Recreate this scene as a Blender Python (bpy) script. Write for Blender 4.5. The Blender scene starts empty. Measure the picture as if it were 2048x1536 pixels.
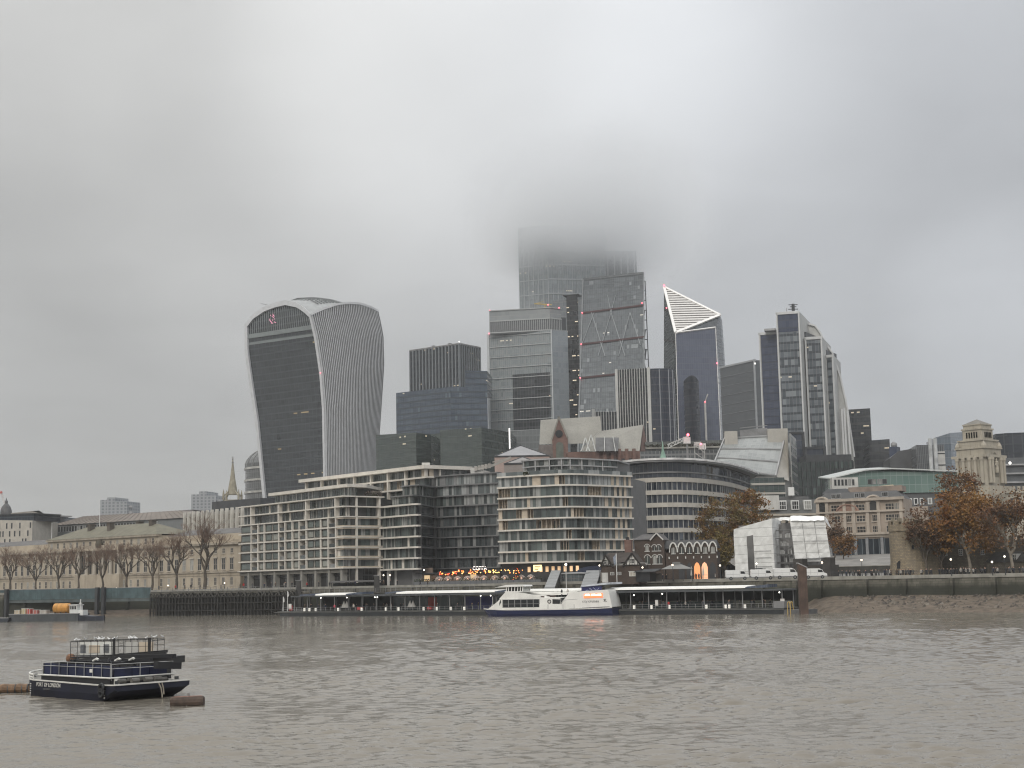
# riverside city skyline under low cloud, built object by object (compacted source)
import bpy,bmesh,math,random
from mathutils import Vector,Matrix
S=bpy.context.scene
COL=S.collection
R=math.radians
FPX=2900.0
CAMZ=8.0
PITCH,ROLL=R(7.70),R(1.15)
_f=Vector((0,math.cos(PITCH),math.sin(PITCH)))
_r0,_u0=Vector((1,0,0)),Vector((0,-math.sin(PITCH),math.cos(PITCH)))
_r=_r0*math.cos(ROLL)-_u0*math.sin(ROLL)
_u=_u0*math.cos(ROLL)+_r0*math.sin(ROLL)
CAM=Vector((0,0,CAMZ))
cd=bpy.data.cameras.new('camera');cam=bpy.data.objects.new('camera',cd);COL.objects.link(cam)
m3=Matrix((_r,_u,-_f)).transposed()
cam.matrix_world=Matrix.Translation(CAM)@m3.to_4x4()
cd.sensor_width=36;cd.lens=FPX/2048*36;cd.clip_start=0.5;cd.clip_end=12000
S.camera=cam
def ray(px,py):
 return _f+_r*((px-1024)/FPX)+_u*((768-py)/FPX)
def P(px,py,d):
 v=ray(px,py);return CAM+v*(d/v.y)
def Pz(px,py,z):
 v=ray(px,py);return CAM+v*((z-CAMZ)/v.z)
def hor(px):
 lo,hi=900.0,1400.0
 for _ in range(40):
  m=(lo+hi)/2
  if ray(px,m).z>0:lo=m
  else:hi=m
 return lo
def G(px,d,z=7.0):
 py=1160.0
 for _ in range(12):
  p=P(px,py,d);py+=(p.z-z)*FPX/d
 return P(px,py,d)
ROOTLOC={}
class MB:
 def __init__(s):s.v=[];s.f=[];s.m=[];s.uv=[]
 def add(s,pts,mat=0,uv=None):
  i=len(s.v);s.v.extend(Vector(p)for p in pts);s.f.append(tuple(range(i,i+len(pts))));s.m.append(mat);s.uv.append(uv)
 def mesh(s,vs,fs,mat=0):
  i=len(s.v);s.v.extend(Vector(p)for p in vs)
  for f in fs:s.f.append(tuple(i+k for k in f));s.m.append(mat);s.uv.append(None)
 def hexa(s,c,mat=0):
  s.mesh(c,[(3,2,1,0),(4,5,6,7),(0,1,5,4),(1,2,6,5),(2,3,7,6),(3,0,4,7)],mat)
 def box(s,x0,x1,y0,y1,z0,z1,mat=0):
  s.hexa([(x0,y0,z0),(x1,y0,z0),(x1,y1,z0),(x0,y1,z0),(x0,y0,z1),(x1,y0,z1),(x1,y1,z1),(x0,y1,z1)],mat)
 def prism(s,poly,z0,z1,mat=0,cap=None,u0=0.0):
  n=len(poly);zt=z1 if isinstance(z1,(list,tuple))else[z1]*n
  u=u0
  for i in range(n):
   j=(i+1)%n;a,b=poly[i],poly[j];L=math.hypot(b[0]-a[0],b[1]-a[1])
   s.add([(a[0],a[1],z0),(b[0],b[1],z0),(b[0],b[1],zt[j]),(a[0],a[1],zt[i])],mat,[(u,z0),(u+L,z0),(u+L,zt[j]),(u,zt[i])])
   u+=L
  c=mat if cap is None else cap
  s.add([(p[0],p[1],z)for p,z in zip(poly,zt)],c)
  s.add([(p[0],p[1],z0)for p in reversed(poly)],c)
 def bar(s,a,b,w,h=None,mat=0,up=(0,0,1)):
  a,b=Vector(a),Vector(b);d=(b-a)
  if d.length<1e-6:return
  d.normalize();h=w if h is None else h;up=Vector(up)
  if abs(d.dot(up))>0.98:up=Vector((0,1,0))if abs(d.y)<0.9 else Vector((1,0,0))
  x=d.cross(up).normalized()*(w/2);y=x.cross(d).normalized()*(h/2)
  s.hexa([a-x-y,a+x-y,a+x+y,a-x+y,b-x-y,b+x-y,b+x+y,b-x+y],mat)
 def tube(s,pts,rad,n=6,mat=0,cap=True):
  pts=[Vector(p)for p in pts];rs=rad if isinstance(rad,(list,tuple))else[rad]*len(pts)
  vs,fs=[],[];ref=None
  for i,p in enumerate(pts):
   d=(pts[min(i+1,len(pts)-1)]-pts[max(i-1,0)])
   d=d.normalized()if d.length>1e-9 else Vector((0,0,1))
   if ref is None:ref=Vector((1,0,0))if abs(d.x)<0.9 else Vector((0,1,0))
   x=(ref-d*ref.dot(d)).normalized();y=d.cross(x);ref=x
   for k in range(n):
    a=2*math.pi*k/n;vs.append(p+(x*math.cos(a)+y*math.sin(a))*rs[i])
  for i in range(len(pts)-1):
   for k in range(n):
    k2=(k+1)%n;fs.append((i*n+k,i*n+k2,(i+1)*n+k2,(i+1)*n+k))
  if cap:
   fs.append(tuple(reversed(range(n))));fs.append(tuple((len(pts)-1)*n+k for k in range(n)))
  s.mesh(vs,fs,mat)
 def lathe(s,c,prof,n=16,mat=0,a0=0.0,a1=2*math.pi,cap=True):
  full=abs(a1-a0-2*math.pi)<1e-6;k=n if full else n+1
  vs,fs=[],[]
  for r,z in prof:
   for i in range(k):
    a=a0+(a1-a0)*i/n;vs.append((c[0]+r*math.cos(a),c[1]+r*math.sin(a),c[2]+z))
  for j in range(len(prof)-1):
   for i in range(n):
    i2=(i+1)%k;fs.append((j*k+i,j*k+i2,(j+1)*k+i2,(j+1)*k+i))
  if cap and full:
   fs.append(tuple(reversed(range(k))));fs.append(tuple((len(prof)-1)*k+i for i in range(k)))
  s.mesh(vs,fs,mat)
 def ball(s,c,r,n=8,mat=0,sz=1.0):
  pr=[(max(r*math.sin(math.pi*i/(n//2+2)),0.02*r),-r*sz*math.cos(math.pi*i/(n//2+2)))for i in range(n//2+3)]
  s.lathe(c,pr,n,mat)
 def build(s,name,mats,parent=None,smooth=False):
  me=bpy.data.meshes.new(name)
  off=Vector((0,0,0))
  if parent is not None:off=ROOTLOC.get(parent.name,off)
  me.from_pydata([p-off for p in s.v],[],s.f)
  mats=mats if isinstance(mats,(list,tuple))else[mats]
  for m in mats:me.materials.append(m)
  if len(mats)>1:me.polygons.foreach_set('material_index',s.m)
  lay=me.uv_layers.new(name='UVMap');dat=[]
  for p,uv in zip(me.polygons,s.uv):
   if uv is not None:dat.extend(c for q in uv for c in q);continue
   n=p.normal;vs=[s.v[k]for k in p.vertices]
   h=math.hypot(n.x,n.y)
   if h>0.3:
    tx,ty=-n.y/h,n.x/h;k=1.0/max(h,0.3)
    for q in vs:dat.extend((q.x*tx+q.y*ty,q.z*k))
   else:
    for q in vs:dat.extend((q.x,q.y))
  lay.data.foreach_set('uv',dat)
  if smooth:me.polygons.foreach_set('use_smooth',[True]*len(me.polygons))
  o=bpy.data.objects.new(name,me);COL.objects.link(o)
  if parent is not None:
   o.parent=parent;ROOTLOC[o.name]=off
  return o
def tag(o,label=None,cat=None,group=None,kind=None):
 if label:o['label']=label
 if cat:o['category']=cat
 if group:o['group']=group
 if kind:o['kind']=kind
 return o
def thing(name,label,cat,loc=(0,0,0),group=None):
 o=bpy.data.objects.new(name,None);COL.objects.link(o);o.location=loc;o.empty_display_size=1
 ROOTLOC[o.name]=Vector(loc);return tag(o,label,cat,group)
def dup(root,loc=None,rotz=None,scale=None,label=None,group=None):
 r=root.copy();COL.objects.link(r)
 if loc is not None:r.location=loc
 if rotz is not None:r.rotation_euler=(0,0,rotz)
 if scale is not None:r.scale=scale if isinstance(scale,(tuple,list))else(scale,)*3
 if label:r['label']=label
 if group:r['group']=group
 for ch in list(root.children):
  c=ch.copy();COL.objects.link(c);c.parent=r
  for g in list(ch.children):
   d=g.copy();COL.objects.link(d);d.parent=c
 return r
class Fac:
 def __init__(s,A,B):
  s.A=Vector((A[0],A[1],0));s.B=Vector((B[0],B[1],0));s.L=(s.B-s.A).length
  s.t=(s.B-s.A).normalized();n=Vector((s.t.y,-s.t.x,0));s.n=n if n.dot(-s.A)>0 else-n
 def pt(s,u,z,w=0.0):
  p=s.A+s.t*u+s.n*w;return Vector((p.x,p.y,z))
 def u_at(s,px,py=1100):
  v=ray(px,py);k=(s.A-CAM).dot(s.n)/v.dot(s.n);q=CAM+v*k
  return(q-s.A).dot(s.t)
 def z_at(s,px,py):
  v=ray(px,py);k=(s.A-CAM).dot(s.n)/v.dot(s.n);return(CAM+v*k).z
 def box(s,mb,u0,u1,z0,z1,w0,w1,mat=0):
  mb.hexa([s.pt(u0,z0,w1),s.pt(u1,z0,w1),s.pt(u1,z0,w0),s.pt(u0,z0,w0),s.pt(u0,z1,w1),s.pt(u1,z1,w1),s.pt(u1,z1,w0),s.pt(u0,z1,w0)],mat)
 def quad(s,mb,u0,u1,z0,z1,w=0.0,mat=0):
  mb.add([s.pt(u0,z0,w),s.pt(u1,z0,w),s.pt(u1,z1,w),s.pt(u0,z1,w)],mat,[(u0,z0),(u1,z0),(u1,z1),(u0,z1)])
 def window(s,mb,u0,u1,z0,z1,fr=0.12,w=0.0,pane=0,frame=1,sill=False,bars=(0,0)):
  s.quad(mb,u0+fr*.5,u1-fr*.5,z0+fr*.5,z1-fr*.5,w+0.012,pane)
  d=w+0.09
  s.box(mb,u0,u0+fr,z0,z1,w,d,frame);s.box(mb,u1-fr,u1,z0,z1,w,d,frame)
  s.box(mb,u0+fr,u1-fr,z0,z0+fr,w,d,frame);s.box(mb,u0+fr,u1-fr,z1-fr,z1,w,d,frame)
  for k in range(bars[0]):
   c=u0+(u1-u0)*(k+1)/(bars[0]+1);s.box(mb,c-fr*.3,c+fr*.3,z0+fr,z1-fr,w,d-.02,frame)
  for k in range(bars[1]):
   c=z0+(z1-z0)*(k+1)/(bars[1]+1);s.box(mb,u0+fr,u1-fr,c-fr*.3,c+fr*.3,w,d-.03,frame)
  if sill:s.box(mb,u0-.15,u1+.15,z0-.18,z0,w,w+.25,frame)
def emit_parts(name,fns,mats,parent,limit=100):
 for fn in fns[:limit]:
  m=MB();fn(m);m.build(name,mats,parent)
 if len(fns)>limit:
  m=MB()
  for fn in fns[limit:]:fn(m)
  tag(m.build(name,mats,parent),kind='stuff')
def _new(name):
 m=bpy.data.materials.new(name);m.use_nodes=True;t=m.node_tree
 for n in list(t.nodes):t.nodes.remove(n)
 out=t.nodes.new('ShaderNodeOutputMaterial');b=t.nodes.new('ShaderNodeBsdfPrincipled');t.links.new(b.outputs[0],out.inputs[0])
 return m,t,b
def _in(t,sock,v):
 if isinstance(v,bpy.types.NodeSocket):t.links.new(v,sock)
 elif isinstance(v,(tuple,list)):sock.default_value=tuple(v)+((1.0,)if len(v)==3 and len(sock.default_value)==4 else())
 else:sock.default_value=v
def mth(t,op,a,b=0.0,c=None):
 n=t.nodes.new('ShaderNodeMath');n.operation=op;_in(t,n.inputs[0],a);_in(t,n.inputs[1],b)
 if c is not None:_in(t,n.inputs[2],c)
 return n.outputs[0]
def mixc(t,f,a,b,mode='MIX'):
 n=t.nodes.new('ShaderNodeMix');n.data_type='RGBA';n.blend_type=mode
 _in(t,n.inputs['Factor'],f);_in(t,n.inputs[6],a);_in(t,n.inputs[7],b);return n.outputs[2]
def mixf(t,f,a,b):
 n=t.nodes.new('ShaderNodeMix');n.data_type='FLOAT';_in(t,n.inputs[0],f);_in(t,n.inputs[2],a);_in(t,n.inputs[3],b);return n.outputs[0]
def ramp(t,x,a,b,c=0.0,d=1.0):
 n=t.nodes.new('ShaderNodeMapRange');n.interpolation_type='SMOOTHSTEP'
 _in(t,n.inputs[0],x);n.inputs[1].default_value=a;n.inputs[2].default_value=b;n.inputs[3].default_value=c;n.inputs[4].default_value=d
 return n.outputs[0]
def coords(t,scale=(1,1,1),kind='Object'):
 tc=t.nodes.new('ShaderNodeTexCoord');mp=t.nodes.new('ShaderNodeMapping');mp.inputs['Scale'].default_value=scale
 t.links.new(tc.outputs[kind],mp.inputs[0]);return mp.outputs[0]
def noise(t,vec,scale,detail=4.0,rough=0.55):
 n=t.nodes.new('ShaderNodeTexNoise');_in(t,n.inputs['Vector'],vec);n.inputs['Scale'].default_value=scale
 n.inputs['Detail'].default_value=detail;n.inputs['Roughness'].default_value=rough;return n.outputs[0]
def bump(t,b,h,strength=0.3,dist=0.1):
 n=t.nodes.new('ShaderNodeBump');n.inputs['Strength'].default_value=strength;n.inputs['Distance'].default_value=dist
 _in(t,n.inputs['Height'],h);t.links.new(n.outputs[0],b.inputs['Normal'])
def vary(c,k):return tuple(max(0.0,min(1.0,x*k))for x in c)
def surf(name,col,rough=0.7,var=0.25,scale=0.35,metal=0.0,streak=0.0,fine=0.0,spec=0.5,bmp=0.0):
 m,t,b=_new(name)
 n1=noise(t,coords(t),scale,5.0)
 c=mixc(t,ramp(t,n1,0.3,0.7),vary(col,1-var),vary(col,1+var))
 if streak:
  n2=noise(t,coords(t,(1,1,0.08)),1.1,4.0);c=mixc(t,mth(t,'MULTIPLY',ramp(t,n2,0.5,0.72),streak),c,vary(col,0.35))
 if fine:
  n3=noise(t,coords(t),6.0,3.0);c=mixc(t,mth(t,'MULTIPLY',n3,fine),c,vary(col,0.5))
 _in(t,b.inputs['Base Color'],c);b.inputs['Roughness'].default_value=rough;b.inputs['Metallic'].default_value=metal
 b.inputs['Specular IOR Level'].default_value=spec
 if bmp:bump(t,b,noise(t,coords(t),4.0,4.0),bmp,0.08)
 return m
def curtain(name,g1,g2,spand,mull,cw=1.5,fh=4.0,mw=0.08,sp=0.25,lit=0.0,blind=0.0,blindcol=(.32,.32,.30),rough=0.08,seed=0.0,ior=1.5,litcol=(1.0,.84,.60),lits=.55,mrough=0.45,floorvar=0.45,tilt=0.05):
 m,t,b=_new(name)
 uvn=t.nodes.new('ShaderNodeUVMap');sp_=t.nodes.new('ShaderNodeSeparateXYZ');t.links.new(uvn.outputs[0],sp_.inputs[0])
 u=mth(t,'DIVIDE',sp_.outputs[0],cw);v=mth(t,'DIVIDE',sp_.outputs[1],fh)
 iu,iv=mth(t,'FLOOR',u),mth(t,'FLOOR',v);fu,fv=mth(t,'FRACT',u),mth(t,'FRACT',v)
 mm=mth(t,'LESS_THAN',fu,mw/cw);sm=mth(t,'LESS_THAN',fv,sp)
 cx=t.nodes.new('ShaderNodeCombineXYZ');_in(t,cx.inputs[0],iu);_in(t,cx.inputs[1],iv);cx.inputs[2].default_value=seed
 wn=t.nodes.new('ShaderNodeTexWhiteNoise');wn.noise_dimensions='3D';t.links.new(cx.outputs[0],wn.inputs['Vector'])
 sc=t.nodes.new('ShaderNodeSeparateColor');t.links.new(wn.outputs['Color'],sc.inputs[0])
 cx2=t.nodes.new('ShaderNodeCombineXYZ');_in(t,cx2.inputs[0],mth(t,'FLOOR',mth(t,'DIVIDE',u,5.0)));_in(t,cx2.inputs[1],iv);cx2.inputs[2].default_value=seed+7
 wn2=t.nodes.new('ShaderNodeTexWhiteNoise');wn2.noise_dimensions='3D';t.links.new(cx2.outputs[0],wn2.inputs['Vector'])
 k=mth(t,'ADD',mth(t,'MULTIPLY',wn.outputs['Value'],1-floorvar),mth(t,'MULTIPLY',wn2.outputs['Value'],floorvar))
 c=mixc(t,k,g1,g2)
 if blind:
  bm=mth(t,'LESS_THAN',mth(t,'ADD',mth(t,'MULTIPLY',sc.outputs[1],.5),mth(t,'MULTIPLY',wn2.outputs['Value'],.5)),blind)
  c=mixc(t,mth(t,'MULTIPLY',bm,.75),c,blindcol)
 c=mixc(t,sm,c,spand);c=mixc(t,mm,c,mull)
 _in(t,b.inputs['Base Color'],c)
 solid=mth(t,'MAXIMUM',mm,mth(t,'MULTIPLY',sm,.6))
 _in(t,b.inputs['Roughness'],mixf(t,solid,rough,mrough));b.inputs['IOR'].default_value=ior
 if lit:
  sc2=t.nodes.new('ShaderNodeSeparateColor');t.links.new(wn2.outputs['Color'],sc2.inputs[0])
  lm=mth(t,'MULTIPLY',mth(t,'LESS_THAN',sc2.outputs[2],min(1.0,lit*6)),mth(t,'LESS_THAN',sc.outputs[2],0.35))
  lm=mth(t,'MULTIPLY',lm,mth(t,'SUBTRACT',1.0,mth(t,'MAXIMUM',mm,sm)))
  lm=mth(t,'MULTIPLY',lm,mth(t,'LESS_THAN',mth(t,'ABSOLUTE',mth(t,'SUBTRACT',fv,.80)),.09))
  b.inputs['Emission Color'].default_value=litcol+(1,);_in(t,b.inputs['Emission Strength'],mth(t,'MULTIPLY',lm,lits))
 ge=t.nodes.new('ShaderNodeNewGeometry');vm=t.nodes.new('ShaderNodeVectorMath');vm.operation='SUBTRACT'
 t.links.new(wn.outputs['Color'],vm.inputs[0]);vm.inputs[1].default_value=(.5,.5,.5)
 vs=t.nodes.new('ShaderNodeVectorMath');vs.operation='SCALE';t.links.new(vm.outputs[0],vs.inputs[0]);vs.inputs['Scale'].default_value=tilt
 va=t.nodes.new('ShaderNodeVectorMath');va.operation='ADD';t.links.new(ge.outputs['Normal'],va.inputs[0]);t.links.new(vs.outputs[0],va.inputs[1])
 vn=t.nodes.new('ShaderNodeVectorMath');vn.operation='NORMALIZE';t.links.new(va.outputs[0],vn.inputs[0]);t.links.new(vn.outputs[0],b.inputs['Normal'])
 return m
def pane(name,c1,c2,blindcol=(.4,.4,.37),blind=0.0,rough=0.06,ior=1.5,lit=0.0,scale=0.9):
 m,t,b=_new(name)
 ge=t.nodes.new('ShaderNodeNewGeometry');oi=t.nodes.new('ShaderNodeObjectInfo')
 r=mth(t,'FRACT',mth(t,'ADD',ge.outputs['Random Per Island'],mth(t,'MULTIPLY',oi.outputs['Random'],7.31)))
 r2=mth(t,'FRACT',mth(t,'MULTIPLY',r,17.7))
 c=mixc(t,r2,c1,c2)
 if blind:c=mixc(t,mth(t,'MULTIPLY',mth(t,'LESS_THAN',r,blind),.85),c,mixc(t,r2,vary(blindcol,.7),blindcol))
 c=mixc(t,mth(t,'MULTIPLY',ramp(t,noise(t,coords(t,(1,1,.25)),scale,3.0),.4,.7),.45),c,vary(c1,1.8))
 _in(t,b.inputs['Base Color'],c);b.inputs['Roughness'].default_value=rough;b.inputs['IOR'].default_value=ior
 if lit:
  b.inputs['Emission Color'].default_value=(1,.72,.4,1);_in(t,b.inputs['Emission Strength'],mth(t,'MULTIPLY',mth(t,'GREATER_THAN',r,1-lit),.7))
 return m
def glow(name,col,strength):
 m,t,b=_new(name);b.inputs['Base Color'].default_value=col+(1,);b.inputs['Emission Color'].default_value=col+(1,);b.inputs['Emission Strength'].default_value=strength
 return m
def bricks(name,c1,c2,mortar,w=0.45,h=0.15,rough=0.85,stain=0.3,ms=0.015):
 m,t,b=_new(name)
 uvn=t.nodes.new('ShaderNodeUVMap');br=t.nodes.new('ShaderNodeTexBrick');t.links.new(uvn.outputs[0],br.inputs['Vector'])
 br.inputs['Color1'].default_value=c1+(1,);br.inputs['Color2'].default_value=c2+(1,);br.inputs['Mortar'].default_value=mortar+(1,)
 br.inputs['Scale'].default_value=1.0;br.inputs['Brick Width'].default_value=w;br.inputs['Row Height'].default_value=h;br.inputs['Mortar Size'].default_value=ms
 n2=noise(t,coords(t,(1,1,.3)),0.5,5.0)
 c=mixc(t,mth(t,'MULTIPLY',ramp(t,n2,.4,.7),stain),br.outputs[0],vary(c1,.4));_in(t,b.inputs['Base Color'],c);b.inputs['Roughness'].default_value=rough
 bump(t,b,br.outputs['Fac'],-0.4,0.03)
 return m
def leafmat(name,c1,c2,c3,sc=0.25):
 m,t,b=_new(name)
 ge=t.nodes.new('ShaderNodeNewGeometry')
 c=mixc(t,ge.outputs['Random Per Island'],c1,c2);c=mixc(t,ramp(t,noise(t,coords(t),sc,3.0),.45,.65),c,c3)
 _in(t,b.inputs['Base Color'],c);b.inputs['Roughness'].default_value=.8;b.inputs['Specular IOR Level'].default_value=.2
 return m
M={}
M['white']=surf('white_metal',(.62,.62,.60),.45,.08,streak=.12)
M['offwhite']=surf('pale_cladding',(.50,.49,.46),.6,.12,streak=.25)
M['slab']=surf('pale_stone_slab',(.58,.545,.485),.6,.10,streak=.15)
M['grey']=surf('grey_metal',(.20,.20,.20),.5,.2)
M['midgrey']=surf('mid_grey',(.30,.30,.30),.6,.15)
M['dark']=surf('dark_metal',(.035,.037,.04),.5,.3)
M['black']=surf('black_paint',(.015,.016,.018),.5,.3)
M['roofgrey']=surf('roof_grey',(.14,.14,.14),.8,.2,fine=.2)
M['fin']=surf('silver_fin',(.48,.49,.50),.4,.08,metal=.2)
M['beacon']=glow('red_beacon_glow',(1.0,.12,.16),5.0)
M['lampglow']=glow('lamp_glow',(1.0,.88,.68),2.6)
M['whiteglow']=glow('white_lamp_glow',(1.0,.97,.9),3.0)
M['steel']=surf('steel',(.25,.26,.27),.4,.15,metal=.6)
W=bpy.data.worlds.new('World');S.world=W;W.use_nodes=True
t=W.node_tree
for n in list(t.nodes):t.nodes.remove(n)
wo=t.nodes.new('ShaderNodeOutputWorld');bg=t.nodes.new('ShaderNodeBackground');t.links.new(bg.outputs[0],wo.inputs[0])
SUN_EL,SUN_AZ=38.0,200.0
sky=t.nodes.new('ShaderNodeTexSky');sky.sky_type='NISHITA';sky.sun_disc=False;sky.sun_elevation=R(SUN_EL);sky.sun_rotation=R(SUN_AZ)
tc=t.nodes.new('ShaderNodeTexCoord');nv=t.nodes.new('ShaderNodeVectorMath');nv.operation='NORMALIZE';t.links.new(tc.outputs['Generated'],nv.inputs[0])
sx=t.nodes.new('ShaderNodeSeparateXYZ');t.links.new(nv.outputs[0],sx.inputs[0])
zc=mth(t,'ADD',mth(t,'MAXIMUM',sx.outputs[2],0.0),0.16)
cx=t.nodes.new('ShaderNodeCombineXYZ');_in(t,cx.inputs[0],mth(t,'DIVIDE',sx.outputs[0],zc));_in(t,cx.inputs[1],mth(t,'DIVIDE',sx.outputs[1],zc));cx.inputs[2].default_value=3.7
def wnoise(scale,detail,rough,dist,off):
 mp=t.nodes.new('ShaderNodeMapping');mp.inputs['Location'].default_value=off;t.links.new(cx.outputs[0],mp.inputs[0])
 n=t.nodes.new('ShaderNodeTexNoise');t.links.new(mp.outputs[0],n.inputs['Vector']);n.inputs['Scale'].default_value=scale
 n.inputs['Detail'].default_value=detail;n.inputs['Roughness'].default_value=rough;n.inputs['Distortion'].default_value=dist
 return n.outputs[0]
big=wnoise(0.42,3.0,.5,.3,(2.3,-1.2,0));mid=wnoise(1.3,4.0,.5,.5,(0,5,0));fine=wnoise(3.6,4.0,.55,.3,(8,1,2))
el=sx.outputs[2]
base=mth(t,'ADD',4.8,mth(t,'MULTIPLY',ramp(t,el,.24,.95),11.0))
def lobe(px,py,w,amp):
 d=ray(px,py).normalized();dn=t.nodes.new('ShaderNodeVectorMath');dn.operation='DOT_PRODUCT'
 t.links.new(nv.outputs[0],dn.inputs[0]);dn.inputs[1].default_value=d
 return ramp(t,dn.outputs['Value'],math.cos(R(w)),1.0,0.0,amp)
val=base
for px,py,w,a in((1010,60,14,1.8),(980,100,12,1.35),(1450,330,9,.35),(20,10,8,.9),(2000,620,5,1.1),(230,940,9,-1.0),(1880,800,5,-.5),(1000,470,13,-.5),(500,380,9,.75),(1750,100,9,.35),(1450,180,8,.5),(150,330,11,-.1)):
 val=mth(t,'ADD',val,lobe(px,py,w,a))
nz=mth(t,'ADD',mth(t,'ADD',mth(t,'MULTIPLY',mth(t,'SUBTRACT',big,.5),.8),mth(t,'MULTIPLY',mth(t,'SUBTRACT',mid,.5),.95)),mth(t,'MULTIPLY',mth(t,'SUBTRACT',fine,.5),.85))
val=mth(t,'ADD',val,nz)
tint=mixc(t,ramp(t,sx.outputs[0],-.30,.33),(1.0,1.0,.98),(.955,.985,1.03))
vc=t.nodes.new('ShaderNodeCombineColor');[_in(t,vc.inputs[i],val)for i in range(3)]
cloud=mixc(t,1.0,vc.outputs[0],tint,'MULTIPLY')
final=mixc(t,0.96,sky.outputs[0],cloud)
t.links.new(final,bg.inputs[0]);bg.inputs[1].default_value=0.1
sd=bpy.data.lights.new('sun','SUN');sd.energy=1.5;sd.angle=R(25);sd.color=(1.0,.95,.88)
so=bpy.data.objects.new('sun',sd);COL.objects.link(so)
az=R(SUN_AZ);dirv=Vector((math.sin(az)*math.cos(R(SUN_EL)),math.cos(az)*math.cos(R(SUN_EL)),math.sin(R(SUN_EL))))
so.rotation_euler=dirv.to_track_quat('Z','Y').to_euler()
vs_=S.view_settings;vs_.view_transform='Standard';vs_.look='None';vs_.exposure=0.0;vs_.gamma=1.0;vs_.use_curve_mapping=False
cy=S.cycles;cy.volume_bounces=6;cy.max_bounces=10;cy.diffuse_bounces=3;cy.glossy_bounces=3;cy.use_denoising=True;cy.sample_clamp_indirect=4.0
cy.volume_step_rate=1.0;cy.pixel_filter_type='BLACKMAN_HARRIS';cy.filter_width=1.15
def volume(name,dens,aniso=0.2,col=(.93,.94,.95)):
 m=bpy.data.materials.new(name);m.use_nodes=True;t=m.node_tree
 for n in list(t.nodes):t.nodes.remove(n)
 o=t.nodes.new('ShaderNodeOutputMaterial');v=t.nodes.new('ShaderNodeVolumePrincipled');t.links.new(v.outputs[0],o.inputs['Volume'])
 v.inputs['Color'].default_value=col+(1,);v.inputs['Density'].default_value=dens;v.inputs['Anisotropy'].default_value=aniso
 return m,t,v
hm,_,_=volume('haze_air',0.00010)
mb=MB();mb.box(-2600,2600,-120,3100,-3.0,420);tag(mb.build('haze',hm),kind='stuff')
fm,t,v=volume('low_cloud_vapour',0.0,.7,(.945,.95,.955))
oc=coords(t,kind='Object');sz=t.nodes.new('ShaderNodeSeparateXYZ');t.links.new(oc,sz.inputs[0])
nn=noise(t,oc,.011,3.0,.55)
hgt=mth(t,'ADD',sz.outputs[2],mth(t,'MULTIPLY',mth(t,'SUBTRACT',nn,.5),-46.0))
edge=mth(t,'SUBTRACT',1.0,ramp(t,mth(t,'SQRT',mth(t,'ADD',mth(t,'POWER',mth(t,'DIVIDE',sz.outputs[0],120.0),2.0),mth(t,'POWER',mth(t,'DIVIDE',sz.outputs[1],190.0),2.0))),.05,.95))
top=mth(t,'SUBTRACT',1.0,ramp(t,hgt,30.0,78.0))
de=mth(t,'MULTIPLY',mth(t,'MULTIPLY',ramp(t,hgt,-34.0,6.0),edge),top)
_in(t,v.inputs['Density'],mth(t,'MULTIPLY',de,0.05))
lc=MB();lc.lathe((0,0,0),[(158,-95),(160,0),(158,100)],40)
lco=lc.build('fog',fm);lco.location=(62,1165,274);lco.scale=(1.0,1.25,1.0);tag(lco,kind='stuff')
QZ=7.0
BANK=[(-520,640),(-330,545),(-225,478),(-160,447),(-92,428),(-48,402),(-3,377),(64,327),(104,296),(180,238),(330,150),(520,30)]
def bank_pt(i,off=0.0):
 return Vector((BANK[i][0],BANK[i][1]+off,0))
def bank_y(x):
 for a,b in zip(BANK,BANK[1:]):
  if a[0]<=x<=b[0]:return a[1]+(b[1]-a[1])*(x-a[0])/(b[0]-a[0])
 return 400
m,t,b=_new('river_water')
co=coords(t,kind='Object')
def wv(sx,sy,sc,det,dist=0.0):
 n=t.nodes.new('ShaderNodeTexNoise');mp=t.nodes.new('ShaderNodeMapping');mp.inputs['Scale'].default_value=(sx,sy,1);mp.inputs['Rotation'].default_value=(0,0,R(4));t.links.new(co,mp.inputs[0])
 t.links.new(mp.outputs[0],n.inputs['Vector']);n.inputs['Scale'].default_value=sc;n.inputs['Detail'].default_value=det;n.inputs['Distortion'].default_value=dist;n.inputs['Roughness'].default_value=.6;return n.outputs[0]
w1=wv(.62,1.3,1.0,4.0,.5);w2=wv(.8,1.5,2.4,3.0,.3);w3=wv(.10,.16,.28,3.0);gust=wv(.3,.5,.06,3.0)
amp=ramp(t,gust,.3,.7,.65,1.15)
h=mth(t,'ADD',mth(t,'MULTIPLY',w1,.10),mth(t,'MULTIPLY',w2,.05))
h=mth(t,'MULTIPLY',h,amp)
bump(t,b,h,1.0,.62)
_in(t,b.inputs['Base Color'],mixc(t,w3,(.166,.149,.122),(.198,.178,.147)))
b.inputs['Roughness'].default_value=.08;b.inputs['IOR'].default_value=1.33
M['water']=m
import numpy as np
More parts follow.
